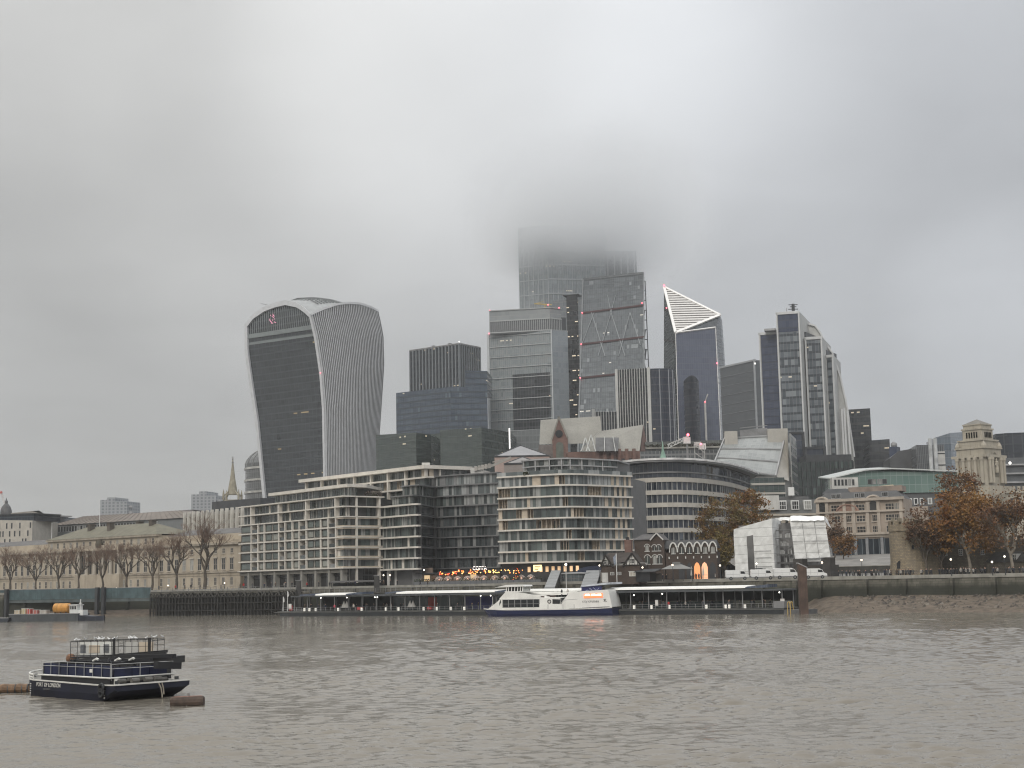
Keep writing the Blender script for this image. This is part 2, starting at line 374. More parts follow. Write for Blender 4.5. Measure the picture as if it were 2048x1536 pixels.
def water_mesh():
 rg=np.random.default_rng(5);NR,NC=900,800
 y=46.0*np.exp(np.linspace(0,math.log(480/46.0),NR));k=np.linspace(-.50,.50,NC)
 Y=np.repeat(y[:,None],NC,1);X=Y*k[None,:];stp=np.maximum(np.gradient(y),y/NC)[:,None]
 Z=np.zeros_like(X)
 for i in range(84):
  lam=.36*(2.6/.36)**rg.random();th=rg.normal(math.pi/2+.10,.42);kx,ky=2*math.pi/lam*math.cos(th),2*math.pi/lam*math.sin(th)
  a=.0080*lam**.8;ph=kx*X+ky*Y+rg.random()*6.28
  Z+=a*np.clip((lam/stp-2.0)/2.0,0,1)*(np.sin(ph)+.22*np.cos(2*ph))
 g=np.zeros_like(X)
 for i in range(9):
  lx,ly=rg.uniform(30,90),rg.uniform(22,60);g+=np.sin(2*math.pi*(X/lx*rg.choice([-1,1])+Y/ly)+rg.random()*6.28)
 shelter=1/(1+np.exp(-(X+.10*Y)/9.0))
 Z*=(.5+.5*shelter)*np.clip(1+.16*g,.5,1.5)
 v=np.stack([X,Y,Z],-1).reshape(-1,3);idx=np.arange(NR*NC).reshape(NR,NC)
 f=np.stack([idx[:-1,:-1],idx[:-1,1:],idx[1:,1:],idx[1:,:-1]],-1).reshape(-1,4)
 n0=len(v);v=np.concatenate([v,[(-900,-110,-.3),(900,-110,-.3),(900,720,-.3),(-900,720,-.3)]]);f=np.concatenate([f,[[n0,n0+1,n0+2,n0+3]]])
 me=bpy.data.meshes.new('river_water');me.vertices.add(len(v));me.vertices.foreach_set('co',v.ravel());me.loops.add(f.size);me.loops.foreach_set('vertex_index',f.ravel())
 me.polygons.add(len(f));me.polygons.foreach_set('loop_start',np.arange(len(f))*4);me.polygons.foreach_set('use_smooth',np.ones(len(f),bool));me.update(calc_edges=True);me.materials.append(M['water'])
 o=bpy.data.objects.new('river_water',me);COL.objects.link(o);tag(o,kind='structure')
water_mesh()
M['ground']=surf('paving',(.16,.155,.15),.85,.2,.2,fine=.2)
mb=MB()
gp=[(x,y+3.0,QZ)for x,y in BANK]
mb.add(gp+[(2400,30,QZ),(2400,3000,QZ),(-2400,3000,QZ),(-2400,640,QZ)])
tag(mb.build('ground',M['ground']),kind='structure')
mb=MB();hl=[]
for i in range(13):
 x=60+i*22
 hl.append([(x,bank_y(x)+o,QZ+.06+z)for o,z in((22,0),(50,1.2),(80,4.6),(140,7.0),(300,8.5),(500,8.5))])
for i in range(12):
 for j in range(5):mb.add([hl[i][j],hl[i+1][j],hl[i+1][j+1],hl[i][j+1]])
tag(mb.build('hill',surf('hill_paving',(.20,.19,.175),.85,.2,.2,fine=.2)),kind='structure')
m,t,b=_new('river_wall_stone')
uvn=t.nodes.new('ShaderNodeUVMap');br=t.nodes.new('ShaderNodeTexBrick');t.links.new(uvn.outputs[0],br.inputs['Vector'])
br.inputs['Color1'].default_value=(.14,.13,.105,1);br.inputs['Color2'].default_value=(.10,.095,.075,1);br.inputs['Mortar'].default_value=(.05,.05,.04,1)
br.inputs['Scale'].default_value=1.0;br.inputs['Brick Width'].default_value=1.4;br.inputs['Row Height'].default_value=.55;br.inputs['Mortar Size'].default_value=.03
s3=t.nodes.new('ShaderNodeSeparateXYZ');t.links.new(coords(t),s3.inputs[0])
wet=ramp(t,mth(t,'ADD',s3.outputs[2],mth(t,'MULTIPLY',noise(t,coords(t,(1,1,.3)),.5,4.0),2.0)),5.5,7.0,1.0,0.0)
c=mixc(t,mth(t,'MULTIPLY',wet,.88),br.outputs[0],mixc(t,noise(t,coords(t),.8,4.0),(.008,.011,.006),(.022,.024,.014)))
c=mixc(t,mth(t,'MULTIPLY',ramp(t,noise(t,coords(t,(1,1,.15)),.9,4.0),.5,.7),.6),c,(.03,.032,.02))
_in(t,b.inputs['Base Color'],c);b.inputs['Roughness'].default_value=.8;bump(t,b,br.outputs['Fac'],-.5,.05)
M['wall']=m
M['coping']=surf('coping_stone',(.26,.25,.22),.8,.2,.5,streak=.3)
M['sand']=surf('foreshore_gravel',(.125,.098,.072),.95,.45,.7,fine=.6,bmp=.8)
def river_wall(pts,name,label,ztop=QZ,parapet=0.0,pil=9.0):
 r=thing(name,label,'river wall',(pts[0][0],pts[0][1],0))
 mw,mc,mp=MB(),MB(),MB();u=0.0
 for a,b2 in zip(pts,pts[1:]):
  f=Fac(a,b2)
  mw.hexa([f.pt(0,-2.5,0.9),f.pt(f.L,-2.5,.9),f.pt(f.L,-2.5,-2.5),f.pt(0,-2.5,-2.5),f.pt(0,ztop-.35,0.0),f.pt(f.L,ztop-.35,0),f.pt(f.L,ztop-.35,-2.5),f.pt(0,ztop-.35,-2.5)])
  f.box(mc,0,f.L,ztop-.35,ztop+.04+parapet,-.75,.22)
  k=pil*.5
  while k<f.L:
   f.box(mp,k-.45,k+.45,-1.5,ztop-.36,-.1,1.25);k+=pil*random.uniform(.8,1.2)
 mw.build('wall_face',M['wall'],r);mc.build('coping',M['coping'],r);mp.build('buttress',M['wall'],r)
 return r
random.seed(3)
river_wall(BANK[6:12],'river_wall','mossy stone river wall with pale coping below the crowded quay',QZ,0.35)
river_wall([BANK[5],BANK[6]],'river_wall','dark embankment wall under the restaurant terrace with its glowing domes',QZ,0.2)
river_wall(BANK[3:6],'river_wall','dark river wall standing behind the black timber jetty',QZ,0.2)
river_wall(BANK[0:4],'river_wall','brown river wall under the teal hoarding with upright timber fenders',QZ,0.0,5.5)
def shore(name,pts,w,zt,seed):
 random.seed(seed);mb=MB();rows=[]
 n=len(pts)
 for i,(x,y)in enumerate(pts):
  f=min(1,i/1.2,(n-1-i)/1.2+.15)
  rows.append([(x,y-.5,zt*f+random.uniform(-.1,.15)),(x-.02*w,y-w*.35*f-.6,zt*f*.62+random.uniform(-.12,.12)),(x-.03*w,y-w*.75*f-.8,zt*f*.22+random.uniform(-.06,.06)),(x-.04*w,y-w*f-1.2,-.35)])
 for a,b2 in zip(rows,rows[1:]):
  for j in range(3):mb.add([a[j],b2[j],b2[j+1],a[j+1]])
 return tag(mb.build(name,M['sand']),kind='structure')
sp=[(62+i*4.0,bank_y(62+i*4.0))for i in range(40)]
shore('shore',sp,23,3.1,1)
sp=[(-150+i*4.0,bank_y(-150+i*4.0))for i in range(13)]
shore('shore',sp,11,1.6,2)
random.seed(77);mb=MB()
for k in range(2200):
 x=random.uniform(70,150);w=random.random();y=bank_y(x)-.8-w*22;z=(3.1-3.37*w if w<.35 else 1.92-3.1*(w-.35)if w<.75 else .68-4.1*(w-.75))-.02;q=random.choice((.12,.16,.22,.34,.45))*random.uniform(.7,1.3)
 mb.mesh([(x-q,y,z),(x,y-q,z),(x+q,y,z),(x,y+q,z),(x+q*.3,y,z+q*random.uniform(.6,1.2))],[(0,1,4),(1,2,4),(2,3,4),(3,0,4)])
sm_,t,b=_new('beach_stone');ge=t.nodes.new('ShaderNodeNewGeometry');_in(t,b.inputs['Base Color'],mixc(t,mth(t,'POWER',ge.outputs['Random Per Island'],3.0),(.045,.037,.03),(.20,.175,.14)));b.inputs['Roughness'].default_value=.8
tag(mb.build('gravel',sm_),kind='stuff')
def xy(p):return(p.x,p.y)
def topz(px,py,d):return P(px,py,d).z
def ring(pts,z):return[xy(Pz(px,py,z))for px,py in pts]
def off(p,dx,dy):return(p[0]+dx,p[1]+dy)
def para(poly3):
 a,b,c=poly3;return[a,b,c,(a[0]+c[0]-b[0],a[1]+c[1]-b[1])]
def lines_on(mb,f,u0,u1,z0,z1,dz,th,w=.35):
 z=z0
 while z<z1:f.box(mb,u0,u1,z,z+th,-.05,w);z+=dz
def fins_on(mb,f,u0,u1,n,wd,dp,z0,z1):
 for i in range(n+1):
  u=u0+(u1-u0)*i/n;f.box(mb,u-wd/2,u+wd/2,z0,z1,-.05,dp)
def beacon(parent,p,r=.9,mat='beacon'):
 b=MB();b.ball(p,r*.62,8);b.build('beacon_light',M[mat],parent)
def interp(poly,z):
 if z<=poly[0][0]:
  (z0,x0),(z1,x1)=poly[0],poly[1]
 elif z>=poly[-1][0]:return poly[-1][1]
 else:
  for(z0,x0),(z1,x1)in zip(poly,poly[1:]):
   if z0<=z<=z1:break
 return x0+(x1-x0)*(z-z0)/(z1-z0)
def flared_tower():
 dA,dB,dC=884.0,850.0,872.0
 eA=[(491.5,649),(492,703),(500,760),(513,846),(527,988)]
 eB=[(621,628),(632.5,675),(643,746),(648.5,818),(650.5,952)]
 eC=[(755,621.6),(761,646),(766,675),(767,732),(762,803.5),(757,875),(754,930)]
 def conv(e,d):
  q=[P(px,py,d)for px,py in e];return sorted((p.z,p.x)for p in q)
 A,B,C=conv(eA,dA),conv(eB,dB),conv(eC,dC)
 zA,zB,zC=A[-1][0],B[-1][0],C[-1][0]
 root=thing('office_tower','flared glass tower curving outward to a domed top, silver fins down its flank','tower',(A[0][1],860,8))
 gF=curtain('flared_front_glass',(.014,.018,.021),(.036,.042,.047),(.036,.043,.048),(.06,.068,.075),3.0,4.1,.16,.22,lit=.012,seed=1,tilt=.03,lits=.35,litcol=(1,.72,.36))
 gS=curtain('flared_flank_glass',(.02,.023,.027),(.045,.05,.055),(.05,.055,.06),(.05,.055,.06),2.0,4.1,.1,.2,lit=.006,seed=2)
 fr=surf('flared_frame',(.50,.51,.52),.4,.06)
 z0=6.0;NU,NV=24,40
 archF=[(0,0),(.12,5.6),(.30,9.2),(.45,10.5),(.62,11.0),(.80,8.3),(.92,4.2),(1,0)]
 archS=[(0,0),(.15,2.6),(.35,4.9),(.5,5.4),(.7,4.7),(.88,2.4),(1,0)]
 def arch(a,u):
  for(u0,h0),(u1,h1)in zip(a,a[1:]):
   if u0<=u<=u1:return h0+(h1-h0)*(u-u0)/(u1-u0)
  return 0
 def front(u,z,w=0.0):
  xa,xb=interp(A,min(z,zA)),interp(B,min(z,zB));n=Vector((xb-xa,dB-dA,0)).normalized();o=Vector((n.y,-n.x,0))
  return Vector((xa+(xb-xa)*u,dA+(dB-dA)*u,z))+o*w
 def flank(u,z,w=0.0):
  xb,xc=interp(B,min(z,zB)),interp(C,min(z,zC));b=math.sin(math.pi*u)*3.2
  n=Vector((xc-xb,dC-dB,0)).normalized();o=Vector((n.y,-n.x,0))
  return Vector((xb+(xc-xb)*u,dB+(dC-dB)*u,z))+o*(w+b)
 zf=lambda u:zA+(zB-zA)*u+arch(archF,u)
 zs=lambda u:zB+(zC-zB)*u+arch(archS,u)
 def sheet(mb,fn,zt,w,u0=0.0,u1=1.0,zb=z0,inset=0.0,L=55.0):
  for i in range(NU):
   ua,ub=u0+(u1-u0)*i/NU,u0+(u1-u0)*(i+1)/NU
   for j in range(NV):
    q=[]
    for u,jj in((ua,j),(ub,j),(ub,j+1),(ua,j+1)):
     z=zb+(zt(u)-inset-zb)*jj/NV;q.append((fn(u,z,w),(u*L,z)))
    mb.add([p for p,_ in q],0,[k for _,k in q])
 m1=MB();sheet(m1,front,zf,-.9,.03,.985,inset=2.0);m1.build('front_glazing',gF,root)
 m2=MB();sheet(m2,flank,zs,-.4,L=70);m2.build('flank_glazing',gS,root)
 m=MB()
 def strip(u0,u1,w0,w1,fn,zt,zb=z0):
  for j in range(NV):
   za,zb_=[zb+(zt(u0)-zb)*k/NV for k in(j,j+1)],[zb+(zt(u1)-zb)*k/NV for k in(j,j+1)]
   m.hexa([fn(u0,za[0],w1),fn(u1,zb_[0],w1),fn(u1,zb_[0],w0),fn(u0,za[0],w0),fn(u0,za[1],w1),fn(u1,zb_[1],w1),fn(u1,zb_[1],w0),fn(u0,za[1],w0)])
 strip(-.012,.03,-1.5,.5,front,zf);strip(.975,1.003,-1.0,.45,front,zf)
 for i in range(NU):
  ua,ub=i/NU,(i+1)/NU
  m.hexa([front(ua,zf(ua)-3.0,.5),front(ub,zf(ub)-3.0,.5),front(ub,zf(ub)-3.0,-1.5),front(ua,zf(ua)-3.0,-1.5),front(ua,zf(ua),.5),front(ub,zf(ub),.5),front(ub,zf(ub),-1.5),front(ua,zf(ua),-1.5)])
  m.hexa([flank(ua,zs(ua)-1.0,1.5),flank(ub,zs(ub)-1.0,1.5),flank(ub,zs(ub)-1.0,-.5),flank(ua,zs(ua)-1.0,-.5),flank(ua,zs(ua)+.3,1.5),flank(ub,zs(ub)+.3,1.5),flank(ub,zs(ub)+.3,-.5),flank(ua,zs(ua)+.3,-.5)])
 m.build('frame',fr,root)
 m=MB()
 for dz,th,w in((-11.5,2.6,-.3),(-15.5,1.5,-.75)):
  for i in range(10):
   ua,ub=.03+.945*i/10,.03+.945*(i+1)/10
   za,zb_=zA+(zB-zA)*ua+dz+2.5,zA+(zB-zA)*ub+dz+2.5
   m.hexa([front(ua,za,w),front(ub,zb_,w),front(ub,zb_,-1.2),front(ua,za,-1.2),front(ua,za+th,w),front(ub,zb_+th,w),front(ub,zb_+th,-1.2),front(ua,za+th,-1.2)])
 m.build('garden_band',surf('garden_band',(.18,.20,.20),.4,.1),root)
 m=MB()
 for i in range(1,30):
  u=.03+.945*i/30;za=zA+(zB-zA)*u-6.3
  if zf(u)-3>za+1:m.bar(front(u,za,-.7),front(u,zf(u)-2.8,-.7),.35,.35)
 m.build('garden_mullion',surf('garden_mullion',(.17,.19,.19),.4,.1),root)
 def fin(i):
  def go(mb):
   u=.012+.985*i/38
   prev=None
   for j in range(31):
    z=z0+(zs(u)-.2-z0)*j/30
    du=.0045
    q=[flank(u-du,z,-.45),flank(u-du*.8,z,1.35),flank(u+du*.8,z,1.35),flank(u+du,z,-.45)]
    if prev:mb.mesh(prev+q,[(0,1,5,4),(1,2,6,5),(2,3,7,6)])
    prev=q
  return go
 emit_parts('fin',[fin(i)for i in range(39)],M['fin'],root)
 m=MB();lou=MB()
 D=(interp(A,zA)+interp(C,zC)-interp(B,zB),dA+dC-dB)
 a3,b3,c3=front(0,zA),front(1,zB),flank(1,zC)
 def roof(u,w):
  p=a3*(1-u)*(1-w)+b3*u*(1-w)+c3*u*w+Vector((D[0],D[1],(zA+zC)/2))*(1-u)*w
  p.z=zA+(zB-zA)*u+(zC-zB)*w*.5+arch(archF,u)*(1-w)**.8+arch(archS,w)*u
  return p
 for i in range(20):
  for j in range(20):m.add([roof(i/20,j/20),roof((i+1)/20,j/20),roof((i+1)/20,(j+1)/20),roof(i/20,(j+1)/20)])
 m.build('roof',surf('flared_roof',(.30,.31,.31),.5,.1),root)
 for j in range(3,19):
  pts=[roof(.30+.62*i/12,.06+j*.045)+Vector((0,0,.4+2.2*math.sin(math.pi*i/12)*math.sin(math.pi*j/21)))for i in range(13)]
  lou.tube(pts,.32,4)
 lou.build('roof_louvre',surf('roof_louvre',(.13,.14,.14),.5,.2),root)
 m=MB();random.seed(5)
 for k in range(9):
  p=roof(random.uniform(.15,.75),random.uniform(.2,.6));m.box(p.x-1.2,p.x+1.2,p.y-1,p.y+1,p.z,p.z+random.uniform(.8,2.2))
 p=roof(.3,.25);m.bar(p,p+Vector((-13,0,3.2)),.25);m.bar(p,p+Vector((0,0,3)),.6)
 m.build('roof_plant',M['grey'],root)
 m=MB();random.seed(9)
 for k in range(16):
  u=.42+random.uniform(-.05,.05);z=zA+random.uniform(-2.5,4.0);m.ball(front(u,z,-.5),.25,6)
 m.build('garden_light',glow('pink_garden_glow',(1.0,.42,.58),.9),root)
 beacon(root,front(1.0,P(641,746,850).z,.9),.5)
 back=MB();
 for j in range(20):
  za,zb_=z0+(zA-z0)*j/20,z0+(zA-z0)*(j+1)/20
  def dd(z):return Vector((interp(A,z)+interp(C,z)-interp(B,z),D[1],z))
  back.add([front(0,za),dd(za),dd(zb_),front(0,zb_)]);back.add([flank(1,za),dd(za),dd(zb_),flank(1,zb_)])
 back.build('rear_wall',gS,root)
flared_tower()
def stepped_tower():
 z1=topz(918.5,689,1000);z2=topz(901,773.5,985);z3=topz(959,741,1005)
 up=para(ring([(820.5,703),(918.5,689),(959,697)],z1));lo=para(ring([(792,786),(901,773.5),(974.5,773)],z2))
 root=thing('office_tower','dark stepped glass tower with a ribbed upper box, right of the flared tower','tower',(up[1][0],up[1][1],8))
 gl=curtain('stepped_lower_glass',(.035,.050,.072),(.075,.096,.125),(.03,.04,.05),(.06,.07,.08),1.5,4.0,.1,.25,lit=.01,seed=3,blind=.12,blindcol=(.12,.15,.17),tilt=.04)
 gu=curtain('stepped_upper_glass',(.012,.016,.022),(.03,.036,.044),(.015,.018,.02),(.03,.03,.03),2.6,4.0,.2,.2,lit=.02,seed=4)
 m=MB();m.prism(lo,6,z2);m.build('lower_block',gl,root)
 m=MB();m.prism(up,z2-2,z1);m.build('upper_block',gu,root)
 st=ring([(930,741),(974,742)],z3);m=MB();m.prism([st[0],st[1],off(st[1],3,30),off(st[0],3,30)],z2-2,z3);m.build('side_block',gl,root)
 f1,f2=Fac(up[0],up[1]),Fac(up[1],up[2])
 fs=[(lambda mb,f=f,u=f.L*i/n:f.box(mb,u-.45,u+.45,z2-1,z1+.6,-.05,.8))for f,n in((f1,15),(f2,9))for i in range(n+1)]
 emit_parts('fin',fs,surf('dark_fin',(.15,.165,.175),.4,.1),root)
 m=MB()
 for f in(f1,f2):f.box(m,0,f.L,z1+.2,z1+1.0,-.4,.9)
 m.build('parapet',M['grey'],root)
 m=MB();q=up[1]
 for k in range(6):f1.box(m,4+k*5,6+k*5,z1,z1+1.5+k%3,-9,-7)
 m.build('roof_plant',M['grey'],root)
 beacon(root,Vector((up[1][0],up[1][1],z1+2)),.5,'whiteglow')
stepped_tower()
def banded_tower():
 d=1040;z1=topz(1103,659,d);z2=topz(1103,616,d+3)
 body=para(ring([(977,669),(1103,659),(1135,661)],z1));cr=para(ring([(978.5,622.5),(1100,615.5),(1122,618)],z2))
 root=thing('office_tower','pale glass tower with thin white floor bands and a louvred crown','tower',(body[1][0],body[1][1],8))
 g=curtain('banded_glass',(.15,.17,.178),(.24,.265,.27),(.19,.205,.205),(.29,.305,.305),1.5,3.9,.14,.2,lit=.006,seed=5,blind=.3,blindcol=(.24,.25,.25),rough=.2)
 gd=curtain('banded_reflection_glass',(.012,.014,.016),(.06,.065,.07),(.02,.022,.025),(.10,.11,.11),2.2,3.9,.16,.3,lit=.025,seed=6,litcol=(1,.75,.5),lits=.6)
 g2=curtain('banded_side_glass',(.18,.205,.225),(.25,.275,.295),(.2,.22,.235),(.20,.21,.22),2.0,3.9,.1,.12,seed=7,rough=.15)
 fa,fb=Fac(body[0],body[1]),Fac(body[1],body[2])
 m=MB();m.prism(body,6,z1);m.build('front_wall',g,root)
 m=MB();fb.box(m,.2,fb.L,6,z1-.5,-.05,.12);m.build('side_wall',g2,root)
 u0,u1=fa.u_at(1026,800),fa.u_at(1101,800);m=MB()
 fa.box(m,u0,u1,6,fa.z_at(1060,747),0.0,.12);m.build('reflection_glazing',gd,root)  # reflection of a dark tower painted as a darker glazing panel
 m=MB();lines_on(m,fa,0,fa.L,14,z1,7.8,.45,.6);m.build('floor_band',surf('floor_band',(.36,.37,.37),.5,.05),root)
 m=MB();m.prism(cr,z1-1,z2);m.build('crown',curtain('crown_glass',(.2,.215,.22),(.26,.275,.275),(.22,.235,.235),(.2,.2,.2),3,4,.1,.15,seed=8,rough=.25),root)
 fc,fd=Fac(cr[0],cr[1]),Fac(cr[1],cr[2]);m=MB();m2=MB()
 zl0,zl1=fc.z_at(1040,662),fc.z_at(1040,641)
 for f,n in((fc,30),(fd,6)):
  f.box(m2,0,f.L,zl0,zl1,-.05,.15);fins_on(m,f,.5,f.L-.5,n,.35,.6,zl0,zl1)
  f.box(m,0,f.L,zl1,zl1+.8,0,.7);f.box(m,0,f.L,zl0-.8,zl0,0,.8);f.box(m,0,f.L,z2-.2,z2+.5,-.5,.6)
 m.build('crown_rail',surf('crown_rail',(.32,.33,.33),.5,.05),root);m2.build('crown_louvre',surf('crown_louvre',(.08,.085,.09),.6,.1),root)
 m=MB();fa.box(m,-1.2,.6,6,z1,-1,.5);fa.box(m,fa.L-.5,fa.L+.3,6,z1,-.3,.5);m.build('corner_post',surf('corner_post',(.42,.44,.45),.5,.05),root)
 m=MB();f=Fac(cr[1],cr[2]);f.box(m,f.L-1,f.L+5,z1-30,z2-6,-8,-1);m.build('lift_core',surf('lift_core',(.06,.065,.07),.5,.1),root)
 for px,py in((979.5,621),(978,667)):beacon(root,P(px,py,body[0][1]-1.5),.7)
 m=MB();p=P(1090,611,d+20);m.bar(p+Vector((-8,0,1.5)),p+Vector((5,0,.5)),.8);m.bar(p,p+Vector((0,0,-5)),.9);m.bar(p+Vector((-1,0,3)),p+Vector((-8,0,1.5)),.3)
 m.build('roof_hoist',surf('hoist_yellow',(.45,.33,.10),.6,.1),root);beacon(root,P(1096,609.5,d),.7);beacon(root,P(1118,615.5,d),.7)
banded_tower()
def slot_tower():
 d=1130;z=topz(1160,596,d);p=ring([(1106,601),(1168,596)],z)
 q=[p[0],p[1],off(p[1],4,45),off(p[0],4,45)]
 root=thing('office_tower','slim grey tower with a dark glass slot down its middle and lit floors','tower',(p[0][0],p[0][1],8))
 g=curtain('slot_grey_glass',(.17,.185,.2),(.24,.255,.27),(.2,.215,.215),(.27,.285,.285),1.6,3.9,.15,.2,seed=9,rough=.2)
 gd=curtain('slot_dark_glass',(.006,.007,.008),(.03,.033,.036),(.012,.013,.014),(.02,.02,.02),1.5,3.9,.1,.25,lit=.05,seed=10,lits=1.1)
 m=MB();m.prism(q,6,z);m.build('wall',g,root)
 f=Fac(p[0],p[1]);u0,u1=f.u_at(1136,700),f.u_at(1158,700);m=MB()
 f.box(m,u0,u1,6,z+2.5,0,1.2);m.build('glass_slot',gd,root)
 m=MB();f.box(m,u0-2.5,u1+1.5,z+2.5,z+3.3,-8,2);m.build('roof_slab',M['dark'],root)
slot_tower()
def tall_tower():
 d=1150;z=topz(1100,449,d)
 e=[xy(P(1036.5,449,d+8)),xy(P(1094,445.5,d))];c=P(1209,500,d+10);L=e[0];B=e[1]
 poly=[L,B,(c.x,c.y),off((c.x,c.y),6,50),off(L,10,60)]
 root=thing('office_tower','tallest tower of the skyline with its head lost in low cloud','tower',(B[0],B[1],8))
 g=curtain('tall_glass',(.20,.23,.245),(.34,.37,.385),(.22,.24,.255),(.33,.345,.345),1.5,4.0,.2,.25,lit=.012,seed=11,rough=.15,blind=.15,blindcol=(.3,.31,.31))
 m=MB();m.prism(poly,6,z);m.build('wall',g,root)
 fa,fb=Fac(poly[0],poly[1]),Fac(poly[1],poly[2]);m=MB()
 lines_on(m,fb,0,fb.L,20,z,12,1.2,.5);lines_on(m,fa,0,fa.L,20,z,12,.7,.4);fins_on(m,fb,0,fb.L,12,.4,.5,6,z);fins_on(m,fa,0,fa.L,6,.5,.6,6,z)
 m.build('floor_band',surf('tall_band',(.40,.42,.43),.5,.05),root)
 z2=topz(1271,501,d+20);a,b=P(1200,505,d+20),P(1272,501,d+20)
 m=MB();m.prism([xy(a),xy(b),off(xy(b),4,40),off(xy(a),4,40)],6,z2);m.build('shoulder',curtain('shoulder_glass',(.18,.195,.205),(.25,.265,.28),(.2,.215,.215),(.46,.47,.48),5.5,8.0,1.1,.12,seed=12,rough=.2),root)
tall_tower()
def wedge_tower():
 d0,d1=1000,1052
 tl,tr=P(1166,556.5,d1),P(1288,543,d1);bl=P(1158,833,d0)
 zt=(tl.z+tr.z)/2
 tl,tr=Pz(1166,556.5,zt+1),Pz(1287,543.5,zt+1)
 yb0=d0;z0=6.0
 def front(u,z,w=0.0):
  k=(z-bl.z)/(zt-bl.z)
  xl=bl.x+(tl.x-bl.x)*k;xr=tr.x+1.0-(tr.x-P(1284,833,d0).x)*(1-k)*0.0
  xr=P(1284,833,d0).x+(tr.x-P(1284,833,d0).x)*k
  y=d0+(tl.y-d0)*k+(tr.y-tl.y)*u
  return Vector((xl+(xr-xl)*u,y-w,z))
 root=thing('office_tower','leaning wedge tower with zigzag bracing and red girder lines','tower',(bl.x,bl.y,8))
 g=curtain('wedge_glass',(.034,.042,.048),(.10,.112,.118),(.048,.056,.06),(.12,.132,.138),1.6,4.0,.12,.25,lit=.012,seed=13,blind=.16,blindcol=(.22,.235,.24),rough=.15,lits=.7,litcol=(1,.9,.75))
 m=MB();N=24
 for j in range(N):
  za,zb=z0+(zt-z0)*j/N,z0+(zt-z0)*(j+1)/N
  m.add([front(0,za),front(1,za),front(1,zb),front(0,zb)],0,[(0,za),(46,za),(46,zb),(0,zb)])
 m.build('front_glazing',g,root)
 yb=1078
 bR=lambda z,o=0:Vector((P(1297-5*(z/zt),700,1060).x+o,yb,z))
 m=MB();n2=10
 sd=[]
 for j in range(n2):
  za,zb=z0+(zt-z0)*j/n2,z0+(zt-z0)*(j+1)/n2
  m.add([front(1,za),bR(za),bR(zb),front(1,zb)]);m.add([front(0,za),Vector((front(0,za).x+3,yb,za)),Vector((front(0,zb).x+3,yb,zb)),front(0,zb)])
  m.add([Vector((front(0,za).x+3,yb,za)),bR(za),bR(zb),Vector((front(0,zb).x+3,yb,zb))])
 m.add([front(0,zt),front(1,zt),bR(zt),Vector((front(0,zt).x+3,yb,zt))])
 m.build('side_wall',curtain('wedge_side_glass',(.16,.18,.20),(.24,.26,.28),(.18,.2,.21),(.2,.2,.2),2.5,8.0,.3,.1,seed=14,rough=.15),root)
 m=MB()
 for j in range(30):
  za,zb=z0+(zt-z0)*j/30,z0+(zt-z0)*(j+1)/30
  o=Vector((0,-1,0));m.bar(bR(za)+o,bR(zb)+o+Vector((-1.2 if j%2 else 1.2,0,0)),1.1);m.bar(bR(za)+o+Vector((2.6,0,0)),bR(zb)+o+Vector((2.6,0,0)),.7)
  m.bar(bR(zb)+o,bR(zb)+o+Vector((2.6,0,0)),.6)
 m.build('rear_core',surf('rear_core',(.07,.075,.08),.5,.1),root)
 m=MB()
 for py in(620,690,763):
  z=P(1220,py+1,(d0+d1)/2+15).z;pts=[front(u,z+1.5*u,.5)for u in(0,1)];m.bar(pts[0],pts[1],1.1,1.3);m.bar(pts[1],bR(z+1.5),.9)
  beacon(root,front(0,z,1.8),.7)
 beacon(root,front(.97,P(1283,613,1045).z,1.8),.7)
 m.build('girder',surf('girder_red',(.06,.022,.022),.6,.1),root)
 m=MB();br=[(1188,625),(1163,690),None,(1183,625),(1203,690),(1222,625),(1243,690),(1260,625),(1281,690),None,(1222,625),(1215,590),None,(1222,625),(1231,590),None,(1203,690),(1196,712),None,(1203,690),(1210,712),None,(1243,690),(1237,712),None,(1243,690),(1250,712)]
 prev=None
 def on_front(px,py):
  d=d0+(d1-d0)*.5
  for _ in range(12):
   q=P(px,py,d);e0,e1=front(0,q.z),front(1,q.z);d=front(min(1,max(0,(q.x-e0.x)/(e1.x-e0.x))),q.z).y
  return P(px,py,d-.7)
 for q in br:
  if q is None:prev=None;continue
  p=on_front(*q)
  if prev:m.bar(prev,p,.55,.4,up=(0,1,0))
  prev=p
 m.build('brace',surf('brace_grey',(.19,.205,.21),.5,.05),root)
 m=MB();m.bar(front(0,zt,.3),front(1,zt,.3),1.0,1.6);m.bar(front(0,z0,.3),front(0,zt,.3),1.0);m.bar(front(1,z0,.3),front(1,zt,.3),.9);m.build('frame',surf('wedge_frame',(.14,.15,.155),.5,.1),root)
wedge_tower()
